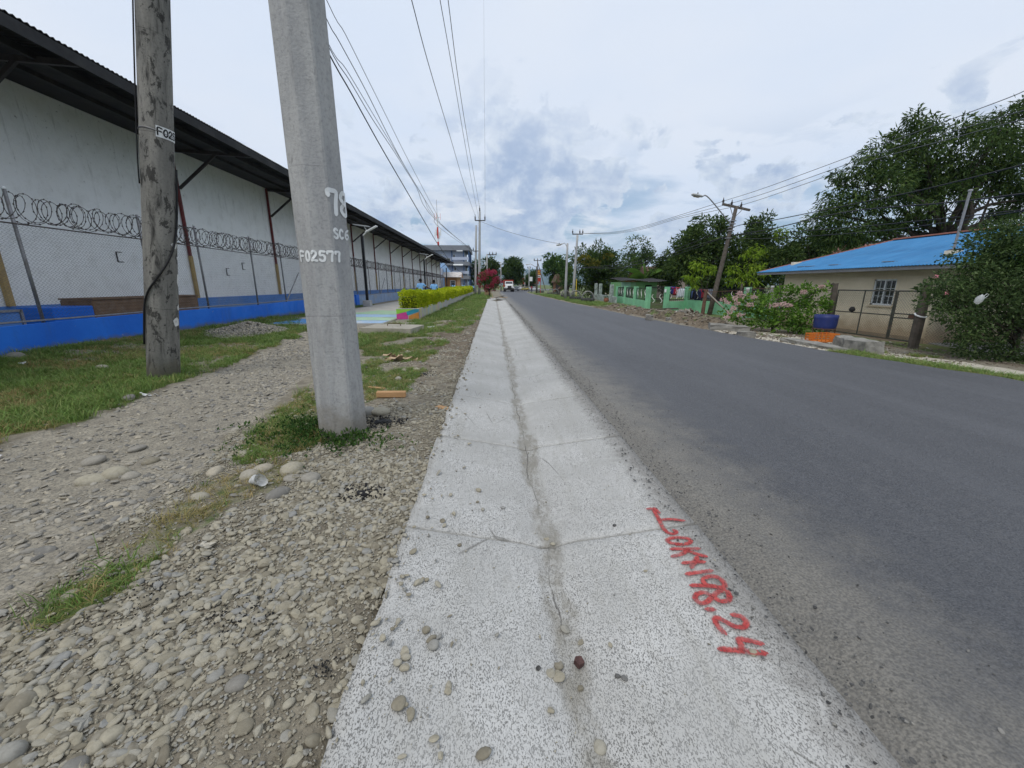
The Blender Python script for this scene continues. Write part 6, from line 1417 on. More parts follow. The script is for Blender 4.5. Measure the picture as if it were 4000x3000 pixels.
for i, (lab, xf, xn, px) in enumerate((('leftmost of the four thin wires running to the tall far pole', xa + .05, -.9, [(1120, 0), (1240, 455), (1395, 975), (1500, 1330), (1575, 1545)]), ('second thin wire from the left among the four to the tall far pole', -.1, -.3, [(1325, 0), (1410, 480), (1500, 1010), (1560, 1350), (1602, 1570)]), ('third thin wire, ending on the very top pin of the tall far pole', F1.x - F0.x, .0, [(1383, 0), (1460, 600), (1540, 1100), (1612, 1505)]), ('rightmost thin wire, hanging almost straight up the middle of the sky', xb - .05, .9, [(1640, 0), (1643, 600), (1648, 1100), (1649, 1555)]))):
    A = (A_near[0] + xn, A_near[1]); B = (F0.x + xf, YF); S = zA(px); p0 = onplane(*S[0], A, B); p1 = onplane(*S[1], A, B); ext = p0 + (p0 - p1) * min(1.0, (p0.y + 4) / max(.5, (p1.y - p0.y)))
    wire(lab, [(A, B, S)], .015, wire_grey, ends=([ext], ()), group='conductors to the tall far pole')
A = (-4.62, 6.5); B = (G0.x, YG)
cab = [('upper thin cable sweeping from behind the near pole past the mast', [(508, 0), (640, 240), (800, 560), (960, 880), (1100, 1160), (1300, 1540), (1370, 1650)], .010), ('second cable down, sweeping from behind the near pole', [(472, 60), (600, 300), (790, 650), (960, 990), (1090, 1230), (1280, 1545), (1335, 1650)], .012), ('third cable down of the bundle behind the near pole', [(495, 262), (650, 500), (830, 800), (1000, 1080), (1200, 1410), (1320, 1600)], .010), ('fourth cable down, close under the third, of the bundle', [(497, 285), (680, 590), (840, 860), (1000, 1100), (1150, 1340), (1300, 1590)], .012)]
for ci, (lab, px, r) in enumerate(cab):
    S = zA(px); p0 = onplane(*S[0], A, B); p1 = onplane(*S[1], A, B); ext = Vector((-3.86, 6.52, 9.1 - .25 * ci))
    wire(lab, [(A, B, S)], r, ends=([ext], [Vector((B[0], B[1], aty(1857, 985, YG).z))]), group='cables along the warehouse')
S = zA([(503, 345), (685, 670), (890, 1040), (1070, 1350), (1250, 1659)]) + [(1708, 950), (1761, 1025), (1794, 1059), (1825, 1074), (1838, 1068), (1852, 1046)]
p0 = onplane(*S[0], A, B); p1 = onplane(*S[1], A, B); wire('thickest black cable sagging down to a loop at the short grey pole', [(A, B, S)], .02, ends=([Vector((-3.95, 6.52, 8.05))], ()))
Fp = Vector((F0.x, YF, 0)); wire('single wire crossing the road from tall pole to street lamp', [((F0.x, YF), (P2top.x, P2top.y), [(1880, 866), (1965, 899), (2060, 926), (2140, 944), (2187, 952)])], .018, wire_grey)
# right-hand wires: off frame -> leaning pole -> pole pair
RA = (L1.x + .9, 2.0); up = [[(4010, 352), (3892, 400), (3500, 545), (3000, 729.5)], [(4010, 428), (3700, 520), (3400, 610), (3000, 751)], [(4010, 462), (3700, 545), (3400, 630), (3000, 769)]]
for i, S in enumerate(up):
    B_ = (insL[i].x, insL[i].y); A_ = (RA[0] - .3 * i, RA[1]); l2 = [(2650, 842 + 6 * i), (2500, 887 + 5 * i), (2380, 908 + 3 * i)]
    p0 = onplane(*S[0], A_, B_); p1 = onplane(*S[1], A_, B_)
    wire(('highest', 'middle', 'lowest')[i] + ' of the three wires on the leaning pole crossarm', [(A_, B_, S)], .012, wire_grey, ends=([p0 + (p0 - p1) * .6], [insL[i]]), group='crossarm wires of the leaning pole')
    w = [insL[i]] + [onplane(x, y, B_, (ins3[i].x, ins3[i].y)) for x, y in l2] + [ins3[i]]; pts = smooth_line([tuple(p) for p in w], 5); o = Vector(pts[8]); mb = MB(); mb.tube([Vector(p) - o for p in pts], .014, 5); tag(mb.build('overhead_wire', wire_grey, loc=o, smooth=True, fix=False), ('highest', 'middle', 'lowest')[i] + ' wire from the leaning pole to the pole pair', 'wire', 'far span of crossarm wires')
lowp = Vector((L0.x, YL)); Bm = (aty(2855, 900, YL).x, YL); A_ = (Bm[0] + .8, 2.0); C_ = (o3.x, Y3)
for lab, S, r, Sl in (('upper cable under the lamp arm, running right across the big tree', [(4010, 640), (3600, 742), (3300, 804), (3000, 864), (2860, 888)], .02, [(2650, 970), (2500, 1018), (2400, 1035), (2262, 1046)]), ('thick cable below it crossing the big tree', [(4010, 755), (3700, 792), (3300, 829), (3000, 897), (2852, 922)], .024, [(2700, 965), (2500, 1030), (2400, 1048), (2250, 1044)]), ('third low cable over the blue roof', [(4010, 818), (3600, 862), (3300, 890), (3000, 912), (2848, 924)], .016, [(2700, 975), (2550, 1022), (2400, 1042), (2250, 1048)]), ('lowest cable just above the mango trees', [(4010, 822), (3700, 868), (3400, 905), (3000, 932), (2846, 930)], .016, None)):
    p0 = onplane(*S[0], A_, Bm); p1 = onplane(*S[1], A_, Bm); wire(lab, [(A_, Bm, S)] + ([(Bm, C_, Sl)] if Sl else []), r, ends=([p0 + (p0 - p1) * .5], ()))
# ================================================================== buildings, mast, sign and vehicles down the road, people
def pane_grid(mb, a, b): mb.bb(a, b)
grey_band = mat('grey_school_paint', (.20, .215, .24), .8, .08, 2, .2); lilac = mat('pale_blue_school_wall', (.42, .47, .58), .85, .06, 2, .2); sky_paint = mat('light_blue_paint', (.30, .46, .68), .8, .06, 1, .2); blue_col = mat('blue_column_paint', (.10, .17, .32), .7, .1)
def school():
    Y = 105.; g = tz(-10, Y); px = lambda zx: 1680 + zx * .1266; py = lambda zy: 950 + zy * .1266
    def X_(zx): return aty(px(zx), 1000, Y).x
    def Z_(zy): return aty(1800, py(zy), Y).z - g
    x0, x1 = X_(-900), X_(1040); t = thing('school_building', 'three-storey grey and blue school block with deep flat roof and galleries', 'building', (x1, Y, g)); W = x0 - x1
    zr0, zr1, f2, b2, f1 = Z_(235), Z_(80), Z_(575), Z_(690), Z_(1000)
    m = MB(); m.bb((W, 0, -.3), (0, 13, zr0)); m.build('wall', lilac, t)
    m = MB(); m.prism([(W - 1, -1.4), (X_(1225) - x1, -1.4), (X_(1225) - x1, 14.4), (W - 1, 14.4)], zr0 + .01, zr1); m.build('roof', grey_band, t)
    for z0, z1 in ((b2, f2), (f1 - .9, f1)): m = MB(); m.bb((W, -1.0, z0), (1.35, 13, z1)); m.build('floor_band', grey_band, t)
    win = glass()
    for zx, z0, z1, w in ((120, 250, 300, 90), (340, 330, 370, 60), (410, 330, 370, 60), (740, 345, 470, 70), (560, 460, 560, 120), (760, 730, 850, 60), (590, 665, 730, 80)):
        m = MB(); a = X_(zx) - x1; wd = w * .0085; m.bb((a - wd / 2, -.04, Z_(z1)), (a + wd / 2, -.005, Z_(z0))); o = m.build('window', white_al, t); m = MB(); m.bb((a - wd / 2 + .08, -.06, Z_(z1) + .08), (a + wd / 2 - .08, -.041, Z_(z0) - .08)); m.build('pane', win, o)
    for y in (1.5, 4, 6.5, 9, 11.5):
        for z0 in (f2 + .1, f1 + .1): m = MB(); m.bb((.01, y - .45, z0), (.05, y + .45, z0 + 2.0)); m.build('door', white_paint, t)
    for y in (-.6, 2.5, 5.6, 8.7, 11.8):
        for z0, z1 in ((f2, zr0), (f1, b2), (-.3, f1 - .9)): m = MB(); m.bb((1.1, y, z0), (1.3, y + .2, z1)); m.build('column', blue_col, t)
    for z in (f2, f1):
        for k in (.45, .9): m = MB(); m.bar((1.25, -.9, z + k), (1.25, 13, z + k), .05); m.build('rail', blue_col, t)
        m = MB(); m.bar((X_(680) - x1, -.95, z + .75), (1.25, -.95, z + .75), .05, .7); m.build('parapet', lilac, t)
    for zx in (675, 1040):
        for z0, z1 in ((f2, zr0), (-.3, b2)): m = MB(); m.bb((X_(zx) - x1 - .12, -.35, z0), (X_(zx) - x1 + .12, -.1, z1)); m.build('column', blue_col, t)
    m = MB(); m.bb((X_(835) - x1, -1.45, Z_(265)), (X_(1020) - x1, -1.41, Z_(232))); m.build('sign_panel', white_paint, t)
    # stair tower with its raking parapet
    a = X_(300) - x1; b = X_(670) - x1; m = MB(); m.extrude([(a - 3, -3.2, -.3), (b, -3.2, -.3), (b, -3.2, Z_(920)), (a + (b - a) * .45, -3.2, Z_(620)), (a - 3, -3.2, Z_(600))], (0, .25, 0)); m.build('stair_wall', sky_paint, t)
    m = MB(); m.bb((a - 3, -5.0, -.3), (X_(430) - x1, -3.3, Z_(800))); m.build('stair_block', lilac, t)
    m = MB(); m.add([(X_(720) - x1, -1.9, Z_(690)), (X_(1020) - x1, -1.9, Z_(690)), (X_(1020) - x1, -1.0, Z_(650)), (X_(720) - x1, -1.0, Z_(650))], [(0, 1, 2, 3)]); o = m.build('awning', white_paint, t); o.modifiers.new('s', 'SOLIDIFY').thickness = .08
    m = MB(); m.bb((1.36, 2, b2 - .5), (3.6, 12.5, b2 - .35)); m.build('side_canopy', dark_roof, t)
school()
def mast():
    Y = 132.; b = aty(1714, 1000, Y); g = tz(b.x, Y); zt = aty(1714, 823, Y).z - g; t = thing('radio_mast', 'red and white banded radio mast with antennas behind the school', 'mast', (b.x, Y, g))
    redp = mat('signal_red', (.55, .05, .03), .6, .1); bands = [0, .30, .36, .50, .545, .60, .66, .77, .80, 1.0]; cols = (white_paint, redp)
    for i, (a, c) in enumerate(((0, .40), (.40, .53), (.53, .62), (.62, .66), (.66, .80), (.80, .97))):
        m = MB(); m.tube([(0, 0, zt * a), (0, 0, zt * c)], [.45 - .28 * a, .45 - .28 * c], 8); m.build('section', cols[(i + 1) % 2] if i != 3 else white_paint, t)
    m = MB(); m.tube([(0, 0, zt * .97), (0, 0, zt * 1.13)], .06, 5); m.build('whip', galv, t)
    for k in range(6):
        a = k * 1.05; m = MB(); m.bb((-.13, -.1, -.9), (.13, .1, .9)); m.build('antenna_panel', white_paint, t, (math.cos(a) * .9, math.sin(a) * .9, zt * (.70 if k % 2 else .735)), (0, 0, a))
        m = MB(); m.bar((math.cos(a) * .2, math.sin(a) * .2, zt * .71), (math.cos(a) * .9, math.sin(a) * .9, zt * .71), .06); m.build('bracket', galv, t)
    for k in range(3): a = k * 2.1 + .4; m = MB(); m.bar((0, 0, zt * .92), (math.cos(a), math.sin(a), zt * .92), .05); m.bar((math.cos(a), math.sin(a), zt * .89), (math.cos(a), math.sin(a), zt * .97), .07); m.build('side_arm', redp, t)
mast()
def hut():
    Y = 78.; X0 = aty(1737, 1100, Y).x; X1 = aty(1795, 1100, Y).x; g = tz(X0, Y); ze = aty(1760, 1083, Y).z - g; t = thing('guard_hut', 'small brick guard hut with white corrugated roof at the fence end', 'hut', (X0, Y, g)); w = X1 - X0
    brick = mat('orange_brick', (.32, .16, .065), .85, .2, 5, .5, 20, dirt=(.40, .28, .16), dsc=3)
    wx0, wx1 = aty(1758, 1100, Y).x - X0, aty(1779, 1100, Y).x - X0; zs, zt_ = ze - 1.9, ze - .55
    m = MB(); m.bb((0, 0, -.2), (wx0, .2, ze)); m.bb((wx1, 0, -.2), (w, .2, ze)); m.bb((wx0, 0, -.2), (wx1, .2, zs)); m.bb((wx0, 0, zt_), (wx1, .2, ze)); m.bb((0, .2, -.2), (.2, 3, ze)); m.bb((w - .2, .2, -.2), (w, 3, ze)); m.bb((.2, 2.8, -.2), (w - .2, 3, ze)); m.build('wall', brick, t)
    m = MB(); m.bb((w - .5, -.05, -.2), (w + .06, -.002, ze)); m.build('pier', mat('pale_orange_render', (.46, .29, .15), .85, .15, 3, .4), t)
    m = MB()
    for a, b in (((wx0, .04, zs), (wx0 + .08, .12, zt_)), ((wx1 - .08, .04, zs), (wx1, .12, zt_)), ((wx0, .04, zs), (wx1, .12, zs + .08)), ((wx0, .04, zt_ - .08), (wx1, .12, zt_))): m.bb(a, b)
    o = m.build('window', white_paint, t); m = MB(); m.bb((wx0 + .08, .13, zs + .08), (wx1 - .08, .15, zt_ - .08)); m.build('pane', glass(), o)
    for k in range(5): z = zs + .2 + k * .25; m = MB(); m.bar((wx0, .03, z), (wx1, .03, z), .03); m.build('grille_bar', white_paint, o)
    for s, a, b in ((1, (-.55, ze - .02), (1.6, ze + .95)), (-1, (3.7, ze - .02), (1.6, ze + .95))):
        m = MB(); n = 68; vs = []
        for i in range(n + 1):
            x = -.35 + (w + .75) * i / n; q = i % 4; k = .06 if q in (1, 2) else 0; vs += [(x, a[0], a[1] + k), (x, b[0], b[1] + k)]
        m.add(vs, [(2 * i, 2 * i + 1, 2 * i + 3, 2 * i + 2) for i in range(n)]); o = m.build('roof_slope', mat('zinc_white_sheet', (.62, .59, .56), .5, .15, 2, .2, dirt=(.30, .16, .12), dsc=1.5, damt=.7), t, fix=False)
    for xx in (-.34, w + .38): m = MB(); m.extrude([(xx, -.5, ze - .06), (xx, 1.6, ze + .9), (xx, 3.65, ze - .06)], (.05, 0, 0)); m.build('gable_board', brick, t)
hut()
def shop():
    Y = 172.; a = aty(2031, 1090, Y); b = aty(2092, 1090, Y); g = tz(a.x, Y); t = thing('shop_building', 'low red and white shop building where the road bends', 'building', (a.x, Y, g)); w = b.x - a.x; red = mat('shop_red', (.42, .05, .035), .6, .12)
    z = lambda p: aty(2060, p, Y).z - g
    m = MB(); m.bb((0, 0, -.3), (w, 8, z(1085))); m.build('wall', mat('shop_wall', (.45, .40, .38)), t); m = MB(); m.bb((0, -.6, z(1094)), (w * .72, -.1, z(1086))); m.build('fascia', red, t); m = MB(); m.bb((-.3, -.8, z(1086) + .01), (w * .72, 8.3, z(1083))); m.build('roof', white_paint, t); m = MB(); m.bb((.4, -2.6, z(1109)), (w + 1, -.7, z(1101))); m.build('awning', red, t)
    for i in range(6): m = MB(); x = .6 + i * (w - 1) / 5; m.bb((x, -2.5, -.3), (x + .2, -2.3, z(1109))); m.build('post', concrete_g, t)
    for i in range(4): m = MB(); x = 1 + i * (w - 2) / 4; m.bb((x, -.03, .1), (x + 1.3, -.005, 2.2)); m.build('shop_front', glass(), t)
    p = aty(2067, 1090, 128); t = thing('notice_board', 'small white notice board on the far trident pole', 'sign', (p.x + .5, 127.7, p.z)); m = MB(); m.bb((-.5, -.04, -.65), (.5, .04, .65)); m.build('board', white_paint, t)
    Y = 101.; c = aty(2105, 1076, Y); g = tz(c.x, Y); t = thing('sign_tower', 'tall red and white roadside sign with round yellow emblem', 'sign', (c.x, Y, g)); H = aty(2105, 1054, Y).z - g; z1 = aty(2105, 1100, Y).z - g; W = .95
    m = MB(); m.bb((-W / 2, -.12, z1), (W / 2, .12, H)); m.build('panel', red, t)
    m = MB(); n = 24; m.add([(.46 * math.cos(2 * math.pi * i / n), -.135, H - .62 + .46 * math.sin(2 * math.pi * i / n)) for i in range(n)], [tuple(range(n))]); m.extrude([(.40 * math.cos(2 * math.pi * i / n), -.14, H - .62 + .40 * math.sin(2 * math.pi * i / n)) for i in range(n)], (0, -.01, 0)); m.build('emblem', mat('emblem_yellow', (.62, .40, .06), .5, .1), t); m = MB(); m.extrude([(.2 * math.cos(2 * math.pi * i / n), -.152, H - .62 + .2 * math.sin(2 * math.pi * i / n)) for i in range(n)], (0, -.01, 0)); m.build('emblem_centre', red, t)
    m = MB(); m.bb((-W / 2 + .03, -.15, H - 1.85), (W / 2 - .03, -.121, H - 1.25)); m.build('white_band', white_paint, t); m = MB(); m.bb((-.3, -.165, H - 1.68), (.3, -.151, H - 1.5)); m.build('dark_lettering_strip', dark_steel, t)
    for x in (-.42, .42): m = MB(); m.bb((x - .06, -.06, -.3), (x + .06, .06, z1)); m.build('leg', red, t)
    Y = 84.; a = aty(2180, 1110, Y); g = tz(a.x, Y); t = thing('timber_house', 'narrow brown timber house with steep gable among the trees', 'house', (a.x, Y, g)); w = .45; zt = aty(2182, 1070, Y).z - g
    wood = mat('brown_timber', (.10, .06, .04), .85, .2, 4, .3); m = MB(); m.bb((-w, 0, -.2), (w, 4, zt - 1.6)); m.build('wall', mat('orange_timber', (.20, .09, .04), .8, .25, 3, .3), t); m = MB(); m.extrude([(-w - .4, -.5, zt - 1.7), (0, -.5, zt), (w + .4, -.5, zt - 1.7)], (0, 5, 0)); m.build('roof', wood, t); m = MB(); m.extrude([(-.2, -1.8, zt - 3.0), (.6, -1.8, zt - 2.2), (1.4, -1.8, zt - 3.0)], (0, 1.3, 0)); m.build('porch_roof', wood, t); m = MB(); m.bb((-.5, -.04, .1), (.4, -.005, 2.0)); m.build('door', dark_steel, t)
shop()

# ---- vehicles
tyre_m = mat('black_rubber', (.02, .02, .02), .8, .2, 9, .2); rim_m = mat('steel_rim', (.35, .35, .36), .4, .1, metal=.6)
def wheel(parent, x, y, r, w):
    m = MB(); m.tube([(-w / 2, 0, 0), (-w / 2 + .03, 0, 0), (w / 2 - .03, 0, 0), (w / 2, 0, 0)], [r * .92, r, r, r * .92], 16); o = m.build('wheel', tyre_m, parent, (x, y, r)); m = MB(); s = 1 if x > 0 else -1; m.tube([(s * w / 2, 0, 0), (s * (w / 2 + .012), 0, 0)], [r * .58, r * .5], 12); m.build('rim', rim_m, o)
def car(label, x, y, rz, col, name):
    t = thing('car', label, 'car', (x, y, tz(x, y) + .025), rz); pm = mat(name, col, .25, .04, 3, 0); L, W = 4.3, 1.72; gl = glass('car_glass', (.015, .02, .025))
    pr = [(-2.15, .35), (-2.15, .62), (-2.05, .78), (-1.1, .90), (.0, .93), (1.5, .93), (2.1, .85), (2.15, .5), (2.1, .3), (-2.1, .3)]      # side profile, nose at -y
    m = MB(); m.extrude([(-W / 2, p[0], p[1]) for p in pr], (W, 0, 0)); b = m.build('body', pm, t, bevel=.06)
    up_ = [(-.95, .92), (-.25, 1.38), (1.0, 1.40), (1.75, .93)]; m = MB(); vs = []
    for s, k in ((-1, 1), (1, 1)): vs += [(s * W / 2 * (.93 if p[1] < 1 else .76), p[0], p[1]) for p in up_]
    m.add(vs, [(0, 1, 2, 3), (7, 6, 5, 4), (0, 4, 5, 1), (1, 5, 6, 2), (2, 6, 7, 3)]); m.build('roof', pm, t, bevel=.03)
    m = MB(); m.add([(-.70, -.925, .965), (.70, -.925, .965), (.60, -.34, 1.335), (-.60, -.34, 1.335)], [(0, 1, 2, 3)]); m.add([(v[0], v[1] - .012, v[2] + .012) for v in m.v[:4]], [(0, 1, 2, 3)]); m.build('windscreen', gl, t, (0, -.012, .012), fix=False)
    for s in (-1, 1):
        m = MB(); m.box((s * .62, -2.14, .68), (.34, .08, .16)); m.build('headlight', mat('lamp_glass', (.6, .62, .62), .15, .05), t, bevel=.02); m = MB(); m.box((s * .96, -.75, .98), (.18, .1, .12)); m.build('mirror', pm, t)
        m = MB(); m.add([(s * .82, -.72, .97), (s * .82, 1.45, .97), (s * .68, .92, 1.33), (s * .68, -.2, 1.33)], [(0, 1, 2, 3)]); m.build('side_window', gl, t, (s * .012, 0, 0), fix=False)
        for yy in (-1.35, 1.35): wheel(t, s * (W / 2 - .10), yy, .31, .2)
    m = MB(); m.box((0, -2.16, .48), (.9, .06, .16)); m.build('grille', dark_steel, t); m = MB(); m.box((0, -2.17, .36), (1.6, .08, .12)); m.build('bumper', dark_steel if col[0] > .3 else pm, t)
def truck():
    p = aty(1989, 1139, 104.); x, y = p.x, 104.; t = thing('dump_truck', 'white dump truck with red tipper bed driving towards the viewer', 'truck', (x, y, tz(x, y) + .025), .03); wp = mat('truck_white', (.72, .73, .72), .35, .04, 3, 0); redb = mat('tipper_red', (.42, .05, .02), .6, .15)
    m = MB(); m.bb((-.95, .0, .85), (.95, 1.5, 1.75)); m.bb((-.62, -1.5, .95), (.62, 0, 1.62)); m.build('hood', wp, t, bevel=.1)
    m = MB(); m.prism([(-1.02, .3), (1.02, .3), (1.02, 1.9), (-1.02, 1.9)], 1.6, 1.9); m.add([(-1.02, .3, 1.9), (1.02, .3, 1.9), (.95, .62, 2.62), (-.95, .62, 2.62), (1.02, 1.9, 1.9), (-1.02, 1.9, 1.9), (.98, 1.9, 2.62), (-.98, 1.9, 2.62)], [(0, 1, 2, 3), (1, 4, 6, 2), (4, 5, 7, 6), (5, 0, 3, 7), (3, 2, 6, 7)]); m.build('cab', wp, t)
    m = MB(); m.add([(-.9, .335, 1.97), (.9, .335, 1.97), (.84, .58, 2.5), (-.84, .58, 2.5)], [(0, 1, 2, 3)]); m.build('windscreen', glass('car_glass'), t, (0, -.02, 0), fix=False)
    m = MB(); m.bb((-.45, -1.53, .98), (.45, -1.505, 1.52)); o = m.build('grille', dark_steel, t)
    for s in (-1, 1):
        m = MB(); m.prism([(s * .62, -1.35), (s * 1.2, -1.1), (s * 1.2, .3), (s * .62, .3)], .85, 1.25); m.build('fender', wp, t, bevel=.05); m = MB(); m.bb((s * .95 - .16, -1.28, .92), (s * .95 + .16, -1.2, 1.12)); m.build('headlight', mat('lamp_glass', (.6, .62, .62), .15), t)
        m = MB(); m.bb((s * 1.28 - .08, .2, 1.75), (s * 1.28 + .08, .26, 2.25)); m.bar((s * 1.0, .35, 2.1), (s * 1.28, .24, 2.1), .03); m.build('mirror', dark_steel, t)
        wheel(t, s * 1.0, -.55, .5, .28)
        for yy in (3.6, 4.8): wheel(t, s * .95, yy, .5, .5)
    m = MB(); m.bb((-1.2, -1.62, .45), (1.2, -1.4, .75)); m.build('bumper', dark_steel, t, bevel=.03); m = MB(); m.bb((-.5, 0, .6), (.5, 6, .85)); m.build('chassis', dark_steel, t)
    m = MB(); m.bb((-1.22, 2.2, 1.2), (1.22, 6.2, 2.75)); m.bb((-1.22, 1.2, 2.75), (1.22, 6.2, 2.92)); m.build('tipper_bed', redb, t, bevel=.03)
truck()
q = aty(2014, 1134, 124.); car('dark grey sedan following the dump truck', q.x, 124., .1, (.10, .11, .13), 'graphite_car_paint')
q = aty(2053, 1131, 140.); car('yellow taxi car turning at the bend of the road', q.x, 140., .25, (.62, .48, .05), 'taxi_yellow')
q = aty(2024, 1128, 150.); car('white van-like car half hidden behind the grey sedan', q.x, 150., .2, (.6, .62, .63), 'white_car_paint')
for i, (px, lab) in enumerate(((2083, 'white parked car at the shop front, left one'), (2092, 'white parked car at the shop front, right one'))): q = aty(px, 1122, 160.); car(lab, q.x, 160., 1.4, (.62, .64, .66), 'white_car_paint')

# ---- people
shirt_b = mat('light_blue_shirt', (.20, .42, .72), .85, .06, 12, .15, 60); trouser = mat('dark_navy_trousers', (.012, .014, .025), .85, .2, 9, .1); skin_d = mat('brown_skin', (.075, .038, .024), .55, .08, 12, .05); hair_m = mat('black_hair', (.008, .007, .007), .7, .3, 30, .3); shoe = mat('black_shoe', (.012, .012, .012), .5, .2); red_top = mat('red_vest', (.30, .05, .06), .85, .1); blue_sh = mat('blue_shorts', (.03, .05, .10), .85, .1)
def person_mesh(name, pose, mats):
    """one continuous skinned body; pose gives elbow/hand and step offsets; faces get shirt, trousers, skin and shoe materials"""
    J = [((0, 0, .95), (.145, .10)), ((0, 0, 1.13), (.135, .095)), ((0, 0, 1.33), (.165, .11)), ((0, 0, 1.45), (.085, .075)), ((0, .012, 1.51), (.052, .055)), ((0, .025, 1.585), (.074, .085)), ((0, .02, 1.655), (.076, .088)), ((0, .012, 1.70), (.045, .05))]
    E = [(i, i + 1) for i in range(7)]; parts = ['t'] * 4 + ['h'] * 4
    def add(p, r, par, k): J.append((p, r)); E.append((par, len(J) - 1)); parts.append(k); return len(J) - 1
    for s, key in ((-1, 'l'), (1, 'r')):
        el, ha = pose['elbow_' + key], pose['hand_' + key]
        a = add((s * .17, 0, 1.40), (.062, .062), 2, 't'); u = add(((s * .17 + el[0]) / 2, el[1] / 2, (1.40 + el[2]) / 2), (.054, .054), a, 't'); e = add(el, (.043, .043), u, 'a'); m_ = add(tuple((Vector(el) * .5 + Vector(ha) * .5)), (.038, .036), e, 'a'); w = add(ha, (.027, .024), m_, 'a')
        d = (Vector(ha) - Vector(el)).normalized(); p = add(tuple(Vector(ha) + d * .06), (.038, .018), w, 'a')
        sd = d.cross(Vector((0, 1, 0))).normalized() if abs(d.y) < .9 else Vector((1, 0, 0))
        fy = Vector((0, 1, 0))
        for k, (o, l) in enumerate(((-.028, .072), (-.009, .085), (.010, .08), (.028, .062))):
            q = add(tuple(Vector(ha) + d * .11 + fy * o), (.009, .009), p, 'a'); add(tuple(Vector(ha) + d * (.11 + l * .9) + fy * o - sd * s * .015), (.007, .007), q, 'a')
        q = add(tuple(Vector(ha) + d * .05 + fy * .045), (.010, .010), p, 'a'); add(tuple(Vector(ha) + d * .095 + fy * .06), (.008, .008), q, 'a')
        st = pose['step_' + key]; h = add((s * .088, 0, .88), (.088, .092), 0, 'l'); k_ = add((s * .095, st * .55 + .02, .49), (.060, .064), h, 'l'); c = add((s * .095, st * .8, .32), (.054, .058), k_, 'l'); an = add((s * .095, st, .10 + max(0, -st) * .25), (.042, .044), c, 'l'); hl = add((s * .098, st + .02, .045 + max(0, -st) * .2), (.040, .045), an, 's'); add((s * .11, st + .16, .032), (.038, .030), hl, 's')
    me = bpy.data.meshes.new('skeleton'); me.from_pydata([j[0] for j in J], E, []); ob = bpy.data.objects.new('skeleton', me); COL.objects.link(ob)
    sk = ob.modifiers.new('skin', 'SKIN'); sk.use_smooth_shade = True; ob.modifiers.new('sub', 'SUBSURF').levels = 2
    for i, v in enumerate(me.skin_vertices[0].data): v.radius = J[i][1]; v.use_root = (i == 0)
    dg = bpy.context.evaluated_depsgraph_get(); out = bpy.data.meshes.new_from_object(ob.evaluated_get(dg)); bpy.data.objects.remove(ob); out.name = name
    for m in mats: out.materials.append(m)
    jp = np.array([j[0] for j in J]); kind = np.array(parts); code = {'t': 0, 'l': 1, 'h': 2, 'a': 2, 's': 3}
    for p in out.polygons:
        c = np.array(p.center); i = int(np.argmin(((jp - c) ** 2).sum(1))); k = code[kind[i]]
        if c[2] > 1.475: k = 2
        elif k == 0 and c[2] < .97: k = 1
        elif k == 2 and c[2] < 1.44 and abs(c[0]) < .15: k = 0
        p.material_index = k; p.use_smooth = True
    return out
def head_bits(t, s, girl):
    m = MB(); n = 14; vs = []; prof = ((.0, 1.735), (.05, 1.728), (.083, 1.70), (.096, 1.655), (.094, 1.60), (.07, 1.56)); fs = []
    for r_, z in prof:
        for j in range(n):
            a = 2 * math.pi * j / n; front = math.sin(a) > .35; k = 1.0 if not (front and z < 1.68) else .72; vs.append((r_ * math.cos(a) * k * .92, .012 + r_ * math.sin(a) * 1.06 * k, z))
    m.add(vs, [(i * n + j, (i + 1) * n + j, (i + 1) * n + (j + 1) % n, i * n + (j + 1) % n) for i in range(len(prof) - 1) for j in range(n)])
    if girl: m.tube([(0, -.09, 1.64), (0, -.13, 1.54), (0, -.135, 1.40), (0, -.12, 1.27)], [.035, .04, .035, .012], 8)
    h = m.build('hair', hair_m, t, smooth=True); h.scale = (s, s, s)
    m = MB()
    for sx in (-1, 1): m.tube([(sx * .082, .02, 1.60), (sx * .088, .012, 1.63), (sx * .083, .005, 1.645)], [.012, .016, .010], 6)
    m.lathe([(.0, -.02), (.013, -.012), (.010, .01), (0, .03)], 6, (0, .112, 1.615)); e = m.build('ears_and_nose', skin_d, t, smooth=True); e.scale = (s, s, s)
    m = MB()
    for sx in (-1, 1): m.box((sx * .032, .107, 1.638), (.022, .008, .010))
    m.box((0, .108, 1.575), (.045, .008, .010)); f = m.build('face_features', hair_m, t); f.scale = (s, s, s)
walk = dict(elbow_l=(-.225, -.05, 1.14), hand_l=(-.235, .02, .92), elbow_r=(.225, .05, 1.14), hand_r=(.235, .14, .93), step_l=.18, step_r=-.20)
reach = dict(elbow_l=(-.235, -.06, 1.14), hand_l=(-.27, -.03, .91), elbow_r=(.34, .03, 1.24), hand_r=(.56, .06, 1.13), step_l=-.18, step_r=.18)
body1 = person_mesh('body', reach, [shirt_b, trouser, skin_d, shoe]); body2 = person_mesh('body', walk, [shirt_b, trouser, skin_d, shoe]); body3 = person_mesh('body', walk, [red_top, blue_sh, skin_d, shoe])
def person(label, me, px, Y, h, girl=False, rz=0., gz=None, group='schoolchildren walking on the footpath'):
    p = aty(px, 1110, Y); g = (tz(p.x, Y) + .035) if gz is None else gz; s = h / 1.73; t = thing('person', label, 'person', (p.x, Y, g), rz, group); b = put('body', me, t); b.scale = (s, s, s); head_bits(t, s, girl); return t
person('schoolchild in light blue shirt reaching one arm out beside the black lamp post', body1, 1643, 25.0, 1.72)
person('schoolchild in light blue shirt with arms down right of the lamp post', body2, 1695, 25.6, 1.66)
person('schoolchild with dark braid and blue shirt before the hut window', body2, 1771, 50.0, 1.58, True)
